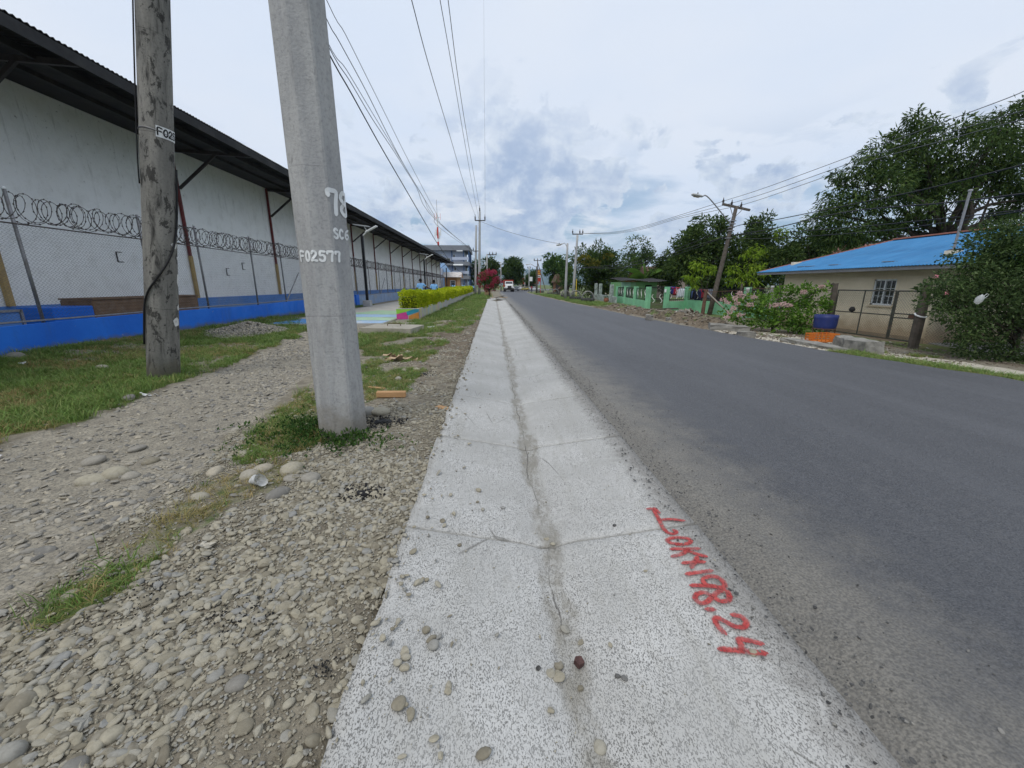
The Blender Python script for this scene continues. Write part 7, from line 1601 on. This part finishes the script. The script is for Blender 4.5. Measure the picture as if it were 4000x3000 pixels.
person('schoolchild with dark braid and blue shirt right of the hut', body2, 1811.5, 59.0, 1.6, True)
person('schoolchild in blue shirt farthest along the path, left of the pole', body2, 1842, 83.0, 1.6, True)
person('schoolchild in blue shirt half hidden behind the short grey pole', body2, 1850.5, 81.0, 1.6, True)
person('pedestrian in red top and shorts on the far right verge', body3, 2077, 98.0, 1.7, False, 3.0, None, None)

# ---- mountains and the air before them
def mountains():
    n = 90; Y0, Y1 = 5200., 7600.; vs = []; cols_ = 8
    px = np.linspace(-900, 4900, n)
    prof = np.interp(px, [-900, 400, 1500, 1800, 1950, 2030, 2080, 2130, 2220, 2400, 2800, 3400, 4900], [40, 55, 50, 62, 56, 58, 66, 58, 45, 40, 34, 30, 30]) + 6 * (fbm(px * .02, px * 0) - .5)
    for j in range(cols_):
        k = j / (cols_ - 1); Y = Y0 + (Y1 - Y0) * k
        for i in range(n):
            x = (px[i] - 1926) / 1555 * Y * 1.03; h = prof[i] / 1600 * Y * math.sin(k * math.pi / 2) ** 1.2 * (.85 + .3 * float(fbm(np.array(i * .35), np.array(j * .9 + 3)))) if j else -2.
            vs.append((x, Y, h))
    fs = [(j * n + i, j * n + i + 1, (j + 1) * n + i + 1, (j + 1) * n + i) for j in range(cols_ - 1) for i in range(n - 1)]
    m = MB(); m.add(vs, fs); tag(m.build('mountains', mat('forested_slope', (.045, .075, .04), .95, .3, .01, 0), smooth=True, fix=False), 'far blue mountain ridge behind the road end', kind='structure')
mountains()
def haze():
    m = MB(); m.bb((-16500, -70, -6), (16500, 8200, 420)); t = NT('pale_air'); t.N.remove(t.p); v = t.n('ShaderNodeVolumePrincipled'); v.inputs['Color'].default_value = (.55, .74, 1, 1); v.inputs['Density'].default_value = .00009; t.L.new(v.outputs[0], t.out.inputs['Volume'])
    tag(m.build('haze', t.m), 'thin blue haze in the air', kind='stuff')
haze()
# ================================================================== small things on the ground
S3 = lambda x, y: (900 + x * .4521, 1200 + y * .4521)
S2 = lambda x, y: (x * .4521, 1200 + y * .4521)
S5 = lambda x, y: (1500 + x * .7233, 1900 + y * .7233)
def gpt(p):
    q = atg(*p); return Vector((q.x, q.y, float(ground_h(q.x, q.y))))
def slab_cover():
    c = [gpt(S3(1130, 218)), gpt(S3(1560, 228)), gpt(S3(1675, 190)), gpt(S3(1275, 178))]; cx = sum(p.x for p in c) / 4; cy = sum(p.y for p in c) / 4
    t = thing('manhole_cover', 'square grey concrete slab cover with iron lifting handle in the grass', 'manhole cover', (cx, cy, 0)); m = MB(); m.prism([(p.x - cx, p.y - cy) for p in c], -.1, .14); m.build('slab', mat('cover_concrete', (.36, .335, .28), .95, .15, 3, .5, 40, dirt=(.22, .2, .16), dsc=2), t, bevel=.012)
    m = MB(); m.tube(smooth_line([(-.2, .1, .13), (-.19, .1, .20), (0, .1, .225), (.19, .1, .20), (.2, .1, .13)], 4), .012, 6); m.build('handle', rust_iron, t, smooth=True)
slab_cover()
wood_new = mat('fresh_pine', (.46, .27, .13), .8, .12, 9, .3, 40, dirt=(.32, .19, .1), dsc=8)
def offcut(label, a, b, w, h):
    p, q = gpt(a), gpt(b); d = q - p; m = MB(); m.box((0, 0, h / 2), (d.length, w, h)); tag(m.build('wood_offcut', wood_new, loc=((p + q) / 2 + Vector((0, 0, .005))), rot=(0, 0.03, math.atan2(d.y, d.x)), bevel=.004), label, 'wood')
offcut('long pine offcut lying right of the near pole', S3(1265, 760), S3(1515, 750), .09, .07); offcut('short pine offcut nearest the gutter', S3(1795, 850), S3(1960, 882), .08, .075); offcut('thin pale stick behind the long pine offcut', S3(1190, 680), S3(1330, 690), .05, .02)
def scrap(name, label, cat, at_, s, m, seed, k=9, h=.05, flat=True):
    p = gpt(at_); r = random.Random(seed); b = MB()
    for i in range(k):
        a = r.uniform(0, 6.28); d = r.uniform(0, s); q = Vector((math.cos(a) * d, math.sin(a) * d * .6, r.uniform(.01, h))); l = s * r.uniform(.3, .6); M_ = Euler((r.uniform(-.5, .5), r.uniform(-.5, .5), r.uniform(0, 6))).to_matrix(); pts = [q + M_ @ Vector((l * math.cos(t_) * r.uniform(.6, 1), l * .6 * math.sin(t_) * r.uniform(.6, 1), .25 * l * math.cos(t_ * 2))) for t_ in np.linspace(0, 6.28, 8)[:-1]]
        b.add(pts + [q + Vector((0, 0, .01))], [(j, (j + 1) % 7, 7) for j in range(7)])
    o = b.build(name, m, loc=p, fix=False); o.modifiers.new('s', 'SOLIDIFY').thickness = .003; return tag(o, label, cat)
card = mat('torn_cardboard', (.42, .31, .20), .9, .12, 9, .2, dirt=(.28, .2, .12), dsc=8); paper = mat('white_litter', (.66, .67, .67), .7, .06, 9, .1); tar = mat('asphalt_clod', (.018, .018, .019), .7, .4, 14, .9, 60)
scrap('cardboard_scrap', 'heap of torn tan cardboard on the verge grass', 'cardboard', S3(1440, 440), .38, card, 2, 11, .09)
scrap('paper_litter', 'crumpled white paper on the grass before the planter', 'litter', S3(1725, 172), .16, paper, 3, 4, .1); scrap('paper_litter', 'white scrap on the lawn left of the weathered pole', 'litter', S2(250, 520), .10, paper, 4, 2, .04); scrap('paper_litter', 'pale crumpled wrapper at the lawn edge below the weathered pole', 'litter', S2(1290, 735), .10, paper, 5, 4, .06); scrap('paper_litter', 'white scrap at the left edge of the gravel track', 'litter', S2(8, 1215), .07, paper, 6, 2, .03); scrap('paper_litter', 'small white scrap at the planter corner', 'litter', S3(1515, 95), .1, paper, 7, 2, .04); scrap('paper_litter', 'white flat scrap on the verge right of the slab cover', 'litter', S3(1725, 305), .12, paper, 8, 2, .03)
scrap('rag', 'pale dirty cloth strip among the pebbles', 'rag', (1130 / 2212 * 1600, 1900 + 300 * .7233), .09, mat('dirty_cloth', (.45, .42, .35), .9, .15), 9, 5, .03)
def cup():
    p = gpt(S3(205, 1510)); t2 = NT('cloudy_plastic'); t2.done((.7, .71, .71), .3); t2.p.inputs['Alpha'].default_value = .7; b = MB(); n = 14; vs = []; r = random.Random(5)
    for i, (rr, z) in enumerate(((.03, 0), (.034, .03), (.038, .06), (.042, .09), (.045, .11))):
        for j in range(n): a = 2 * math.pi * j / n; k = rr * (1 + .2 * math.sin(2 * a + i * .8) + r.uniform(-.06, .06)); vs.append((k * math.cos(a), k * math.sin(a), z))
    b.add(vs, [(i * n + j, i * n + (j + 1) % n, (i + 1) * n + (j + 1) % n, (i + 1) * n + j) for i in range(4) for j in range(n)] + [tuple(range(n))]); tag(b.build('plastic_cup', t2.m, loc=p + Vector((0, 0, .045)), rot=(1.35, .3, .9), smooth=True, fix=False), 'crushed clear plastic cup among stones left of the near pole', 'plastic cup')
cup()
# loose stones big enough to lift one by one
def stone(label, at_, s, seed, m=None, group=None, on_gutter=False, flat=.6, ang=0, sc=None):
    if on_gutter:
        d = ray(*at_); p = atg(*at_); 
        for _ in range(3): z = float(gutter_z(p.x)); p = _c + d * ((z - CAM_H) / d.z)
        p.z = float(gutter_z(p.x)) + s * .45
    else: p = gpt(at_); p.z += s * .12
    o = put('stone', stone_mesh('stone', seed, m or tan_stone, flat, ang, 3), loc=p, rot=(random.uniform(-.2, .2), random.uniform(-.2, .2), random.uniform(0, 6))); o.scale = sc or (s, s, s); tag(o, label, 'stone', group)
for i, (x, y, s, lab, mm) in enumerate(((405, 1600, .085, 'large dark grey boulder at the edge of the pebble berm', grey_stone), (530, 1400, .085, 'rounded brown-grey cobble above the dark boulder', tan_stone), (160, 1430, .06, 'pale grey cobble left of the crushed cup', grey_stone), (690, 1465, .07, 'broad half-buried grey cobble right of the round cobble', grey_stone), (540, 1465, .045, 'small blue-grey cobble between two larger ones', grey_stone), (1445, 600, .07, 'smooth tan cobble on the verge grass right of the near pole', tan_stone), (1770, 495, .085, 'brown cobble at the verge edge near the gutter', tan_stone), (1510, 530, .06, 'flat pale cobble on the verge grass', tan_stone), (1605, 525, .055, 'orange-brown cobble beside a black clod', tan_stone), (1200, 920, .085, 'tan rock touching the foot of the near pole', tan_stone), (1285, 915, .10, 'wide flat tan rock right of the pole foot', tan_stone), (100, 1255, .05, 'small cobble at the left end of the dry grass', tan_stone), (250, 900, .04, 'pale pebble on the grey track', tan_stone), (270, 1370, .07, 'grey slab-like cobble in the dry grass', grey_stone))):
    stone(lab, S3(x, y), s, 60 + i, mm)
for i, (x, y, s, lab) in enumerate(((1065, 205, .33, 'big pale boulder resting against the blue plinth'), (530, 320, .20, 'upper of the pale stones stacked at the blue plinth'), (445, 360, .20, 'lower left stone of the pile at the blue plinth'), (490, 332, .16, 'half hidden stone in the pile at the blue plinth'), (295, 398, .14, 'flat stone near the plinth at far left'), (150, 490, .14, 'yellowish round stone on the far left lawn'), (880, 510, .10, 'pale stone in the lawn left of the weathered pole'), (1110, 780, .07, 'round white stone at the lawn edge'), (1080, 258, .16, 'low grey stone in front of the big boulder'), (780, 295, .2, 'grey sunken rock on the lawn bank'))):
    stone(lab, S2(x, y), s, 80 + i, grey_stone if i % 2 else tan_stone)
for i, (x, y, s, lab, mm) in enumerate(((800, 1270, .09, 'dark grey rock standing on the gravel track', grey_stone), (800, 1420, .10, 'long tan rock on the gravel track', tan_stone), (1000, 1385, .10, 'long buff rock right of the tan one', tan_stone), (1120, 1405, .08, 'grey cobble at the middle of the track', grey_stone), (1300, 1280, .07, 'whitish cobble beside a tuft on the track', tan_stone), (1170, 1155, .08, 'flat bluish rock sunk in the track', grey_stone), (1845, 1400, .08, 'grey cobble at the right side of the track', grey_stone), (1720, 1620, .06, 'pale rounded cobble near the lower dry grass', tan_stone))):
    stone(lab, S2(x, y), s * .8, 100 + i, mm)
S4 = lambda x, y: (x * .7233, 1900 + y * .7233)
for i, (x, y, s, lab, mm) in enumerate(((1270, 1040, .055, 'largest grey cobble in the near pebble bed', grey_stone), (595, 1310, .045, 'egg-shaped tan cobble in the near pebble bed', tan_stone), (1895, 1120, .042, 'rounded tan cobble close to the gutter edge', tan_stone), (1265, 1210, .038, 'long tan cobble left of the dark soil patch', tan_stone), (90, 1150, .05, 'long pale cobble at the lower left', tan_stone), (1160, 990, .035, 'tan cobble above the largest grey one', tan_stone), (1815, 1160, .036, 'pointed tan cobble beside the gutter edge', tan_stone), (1750, 640, .032, 'buff cobble at the middle of the pebble berm', tan_stone), (560, 800, .032, 'blue-grey pebble near the green tuft', grey_stone), (40, 1420, .06, 'long tan cobble at the bottom left corner', tan_stone), (395, 1490, .05, 'flat grey stone at the bottom edge', grey_stone), (370, 565, .05, 'pale cobble left of the green tuft', tan_stone))):
    stone(lab, S4(x, y), s * .72, 120 + i, mm)
gut_n = {}
ORD = ('nearest', 'second', 'third', 'fourth', 'fifth', 'sixth', 'seventh', 'eighth', 'ninth', 'tenth', 'eleventh', 'twelfth', 'thirteenth', 'fourteenth', 'fifteenth', 'sixteenth', 'seventeenth', 'eighteenth', 'nineteenth', 'twentieth', 'twenty-first', 'twenty-second', 'twenty-third', 'twenty-fourth', 'twenty-fifth', 'twenty-sixth', 'twenty-seventh', 'twenty-eighth')
GUT = sorted(((510, 25, .022), (505, 88, .016), (535, 128, .018), (643, 118, .016), (1245, 213, .014), (875, 290, .02), (912, 315, .018), (190, 525, .022), (232, 508, .014), (228, 785, .02), (980, 783, .022), (258, 832, .02), (265, 865, .021), (112, 900, .02), (120, 930, .018), (80, 960, .022), (115, 985, .022), (940, 975, .02), (900, 1015, .021), (945, 1035, .025), (1262, 1027, .012), (1300, 1043, .015), (833, 985, .012), (80, 1190, .028), (350, 1080, .015), (345, 1110, .015), (900, 1218, .018), (1065, 845, .016), (1168, 1420, .025), (1062, 1095, .014), (318, 190, .018), (325, 215, .016), (375, 150, .016), (410, 320, .015), (1995, 905, .016), (1710, 400, .01), (140, 1240, .02)), key=lambda q: -q[1])
for i, (x, y, s) in enumerate(GUT):
    dark = (x, y) in ((1245, 213), (1262, 1027), (1300, 1043), (833, 985), (1710, 400)); xm = 905 + (y - 290) * .22
    where = 'in the gutter channel' if abs(x - xm) < 110 else ('on the left gutter slope' if x < xm else 'on the right gutter slope')
    k = ('dark grey' if dark else 'tan', where); gut_n[k] = gut_n.get(k, 0) + 1
    stone('%s %s stone %s, counted away from the viewer' % (ORD[gut_n[k] - 1], k[0], where), S5(x, y), s * .85, 200 + i, dark_stone if dark else tan_stone, 'loose stones on the gutter', True, .6, 0 if i % 3 == 0 else 6)
_p = ray(*S5(1050, 962)); _q = _c + _p * ((-.12 - CAM_H) / _p.z); _b = MB(); _b.prism([(-.016, -.02), (.015, -.017), (.02, .012), (-.004, .021), (-.02, .01)], 0, .024)
tag(_b.build('brick_fragment', mat('brick_fragment', (.085, .045, .04), .9, .4, 30, .6), loc=(_q.x, _q.y, float(gutter_z(_q.x)) + .010), rot=(.1, .12, .5), bevel=.003), 'square red-brown brick fragment in the gutter channel', 'brick')
for i, (x, y, s, lab) in enumerate(((1310, 990, .13, 'big black asphalt clod at the foot of the near pole'), (1660, 560, .11, 'black asphalt clod on the verge beyond the wood offcuts'), (1150, 1580, .08, 'small black asphalt clod on the pebble berm'))):
    p = gpt(S3(x, y)); r = random.Random(i); b = MB()
    me = stone_mesh('asphalt_clod', 300 + i, tar, .35, 4, 3)
    for v in me.vertices: k = 1 + .2 * math.sin(v.co.x * 9 + i) * math.sin(v.co.y * 8) * math.sin(v.co.z * 11 + 2); v.co *= k
    o = put('asphalt_clod', me, loc=p + Vector((0, 0, .0))); o.scale = (s * .6, s * .5, s * .6); tag(o, lab, 'asphalt')
# crumbs of asphalt strewn over the berm
r = np.random.default_rng(9); P, Sz = [], []
for x, y, rad, k in ((1330, 600, .17, 110), (1100, 360, .12, 40), (720, 620, .18, 80), (1770, 960, .07, 40), (1330, 730, .12, 30), (900, 520, .15, 30)):
    q = gpt(S4(x, y)); a = r.uniform(0, 6.28, k); d = r.random(k) ** .7 * rad; xx = q.x + np.cos(a) * d; yy = q.y + np.sin(a) * d * .7; P.append(np.stack([xx, yy, ground_h(xx, yy) + .012], 1)); Sz.append(r.uniform(.0015, .0065, k))
for x, y, rad, k in ((1310, 990, .28, 190), (1660, 560, .3, 120), (1150, 1580, .17, 110)):
    q = gpt(S3(x, y)); a = r.uniform(0, 6.28, k); d = r.random(k) ** .7 * rad; xx = q.x + np.cos(a) * d; yy = q.y + np.sin(a) * d * .7; P.append(np.stack([xx, yy, ground_h(xx, yy) + .012], 1)); Sz.append(r.uniform(.003, .014, k))
P = np.vstack(P); Sz = np.concatenate(Sz); n = len(P)
scatter('asphalt_crumbs', 'black asphalt crumbs strewn over the pebbles', 'gravel', P, r.uniform(0, 6, (n, 3)), Sz[:, None] * np.ones((n, 3)), r.integers(0, 4, n), stones(tar, 4))
# gravel heap on the lawn behind the weathered pole
q = gpt(S2(2050, 235)); n = 2600; a = r.uniform(0, 6.28, n); d = r.random(n) ** .55; xx = q.x + np.cos(a) * d * 1.0; yy = q.y + .6 + np.sin(a) * d * 1.3; zz = ground_h(xx, yy) + .30 * np.maximum(0, 1 - d) ** 1.2 + .02; s_ = r.uniform(.015, .045, n)
scatter('gravel_heap', 'grey gravel heap on the lawn beyond the weathered pole', 'gravel', np.stack([xx, yy, zz], 1), r.uniform(0, 6, (n, 3)), s_[:, None] * np.ones((n, 3)), r.integers(0, 6, n), stones(grey_stone, 6))
# weeds with small leaves round the near pole
V, F, o_ = [], [], 0; rr = np.random.default_rng(12); P = []
for k in range(420):
    a = rr.uniform(2.2, 5.6); d = .22 + abs(rr.normal(0, .28)); x = -1.495 + math.cos(a) * d * 1.3; y = 3.8 + math.sin(a) * d * .8
    P.append((x, y, float(ground_h(x, y)) + rr.uniform(.01, .09)))
P = np.array(P); v, f = leaf_faces(np.repeat(P, 5, 0) + rr.normal(0, .02, (len(P) * 5, 3)) * [1, 1, .5], np.tile([0, 0, .8], (len(P) * 5, 1)), .035, .018, .1, rr)
tag(put('weeds', npmesh('weeds', v, f, LEAF['mid'])), 'small leafy weeds round the foot of the near pole', 'weeds', kind='stuff')
# basket-shaped tyre planters on the far verge, old mottled posts, pot, plywood box, planks
def basket(label, px, py, w, group='tyre planters on the verge'):
    p = atg(px, py); t = thing('tyre_planter', label, 'planter', (p.x, p.y, tz(p.x, p.y) + .03), 0.2, group); n = 20; rb = mat('weathered_tyre', (.05, .05, .048), .9, .3, 6, .5, 30, dirt=(.16, .16, .15), dsc=4)
    m = MB(); m.lathe([(w * .42, 0), (w * .5, .08), (w * .52, .3), (w * .46, .36), (w * .40, .34), (w * .38, .2), (0, .2)], n); m.build('bowl', rb, t, smooth=True)
    m = MB(); m.tube([(w * .47 * math.cos(a), 0, .3 + w * .52 * math.sin(a)) for a in np.linspace(0, math.pi, 15)], .07, 7); m.build('arch', mat('whitewashed_tyre', (.22, .22, .205), .9, .3, 5, .4, dirt=(.06, .06, .055), dsc=4, damt=.8), t, smooth=True)
    P, N = clump_points((0, 0, .38), (w * .3, w * .3, .12), 120, rr, .3); v, f = leaf_faces(P, N, .12, .05, 0, rr); put('seedlings', npmesh('seedlings', v, f, LEAF['mid']), t)
zt_ = lambda x, y: (2100 + x * .1808, 1080 + y * .1808)
for i, (x, y, w, lab) in enumerate(((1080, 560, 1.25, 'nearest dark tyre planter with tall arch on the grass'), (810, 515, 1.2, 'second dark tyre planter behind the yellow guy guard'), (600, 460, 1.15, 'third tyre planter behind the lamp pole foot'), (385, 400, 1.4, 'fourth tyre planter along the verge'), (290, 395, 1.4, 'fifth tyre planter, with reddish plants'), (75, 350, 1.6, 'farthest tyre planter but one on the verge'))): basket(lab, *zt_(x, y), w)
def old_posts():
    mott = mat('mottled_lichen_paint', (.34, .40, .37), .95, .35, 3, .5, 20, dirt=(.05, .055, .05), dsc=2.2, damt=.85); Q = [atg(*zt_(x, y)) for x, y in ((1160, 480), (1250, 500), (1345, 512), (1585, 562))]
    t = thing('old_garden_wall', 'old lichen-stained low wall with lone pillars', 'wall', (Q[3].x, Q[3].y, tz(Q[3].x, Q[3].y))); o = Vector((Q[3].x, Q[3].y, 0))
    for i, p in enumerate(Q): h = (2.1, 1.9, 1.85, 1.75)[i]; m = MB(); m.bb((-.16, -.16, -.2), (.16, .16, h)); m.build('pillar', mott, t, Vector((p.x, p.y, 0)) - o, (0, 0, .1 * i), bevel=.04)
    a = Vector((Q[3].x, Q[3].y, 0)) - o; b = Vector((Q[0].x, Q[0].y, 0)) - o; d = (b - a).normalized(); s = Vector((-d.y, d.x, 0)) * .09; e = a - d * 2.4
    m = MB(); m.prism([(e - s)[:2], (b - s)[:2], (b + s)[:2], (e + s)[:2]], -.2, .62); m.build('low_wall', mott, t)
    p = atg(*zt_(1480, 560)); t = thing('clay_pot', 'round terracotta pot standing on the verge', 'pot', (p.x, p.y, tz(p.x, p.y))); m = MB(); m.lathe([(.14, 0), (.24, .12), (.27, .26), (.2, .38), (.23, .44), (.19, .44), (.17, .36), (0, .3)], 16); m.build('bowl', mat('terracotta', (.24, .10, .06), .8, .2), t, smooth=True); P, N = clump_points((0, 0, .5), (.18, .18, .12), 90, rr, .3); v, f = leaf_faces(P, N, .1, .04, 0, rr); put('plant', npmesh('plant', v, f, LEAF['mid']), t)
    p = aty(1904, 1152, 52.5); g = tz(p.x, 52.5); t = thing('plywood_box', 'pale plywood formwork box at the end of the verge', 'box', (p.x, 52.5, g)); m = MB()
    for a, b in (((-.36, -.3, 0), (-.33, .3, 1.0)), ((.33, -.3, 0), (.36, .3, 1.0)), ((-.329, -.3, 0), (.329, -.27, .98))): m.bb(a, b)
    m.build('panel', mat('plywood', (.45, .33, .2), .85, .1, 5, .2), t); m = MB(); m.bb((.42, -.1, 0), (.5, -.02, 1.6)); m.build('stake', mat('plywood', (.45, .33, .2)), t)
    for lab, a, b, w in (('grey plank leaning across the broken gutter end', (.0, 40.0, .10), (1.1, 41.6, .30), .18), ('brown plank bridging the unfinished gutter', (-.4, 42.6, .06), (1.5, 42.9, .12), .3), ('short stake standing in the broken gutter end', (-.1, 40.4, -.05), (-.05, 40.5, .55), .09)):
        A_, B_ = Vector(a), Vector(b); c = (A_ + B_) / 2; m = MB(); m.bar(A_ - c, B_ - c, w, .04); tag(m.build('plank', weathered_wood if 'grey' in lab else mat('plywood', (.45, .33, .2)), loc=c, bevel=.004), lab, 'plank')
old_posts()
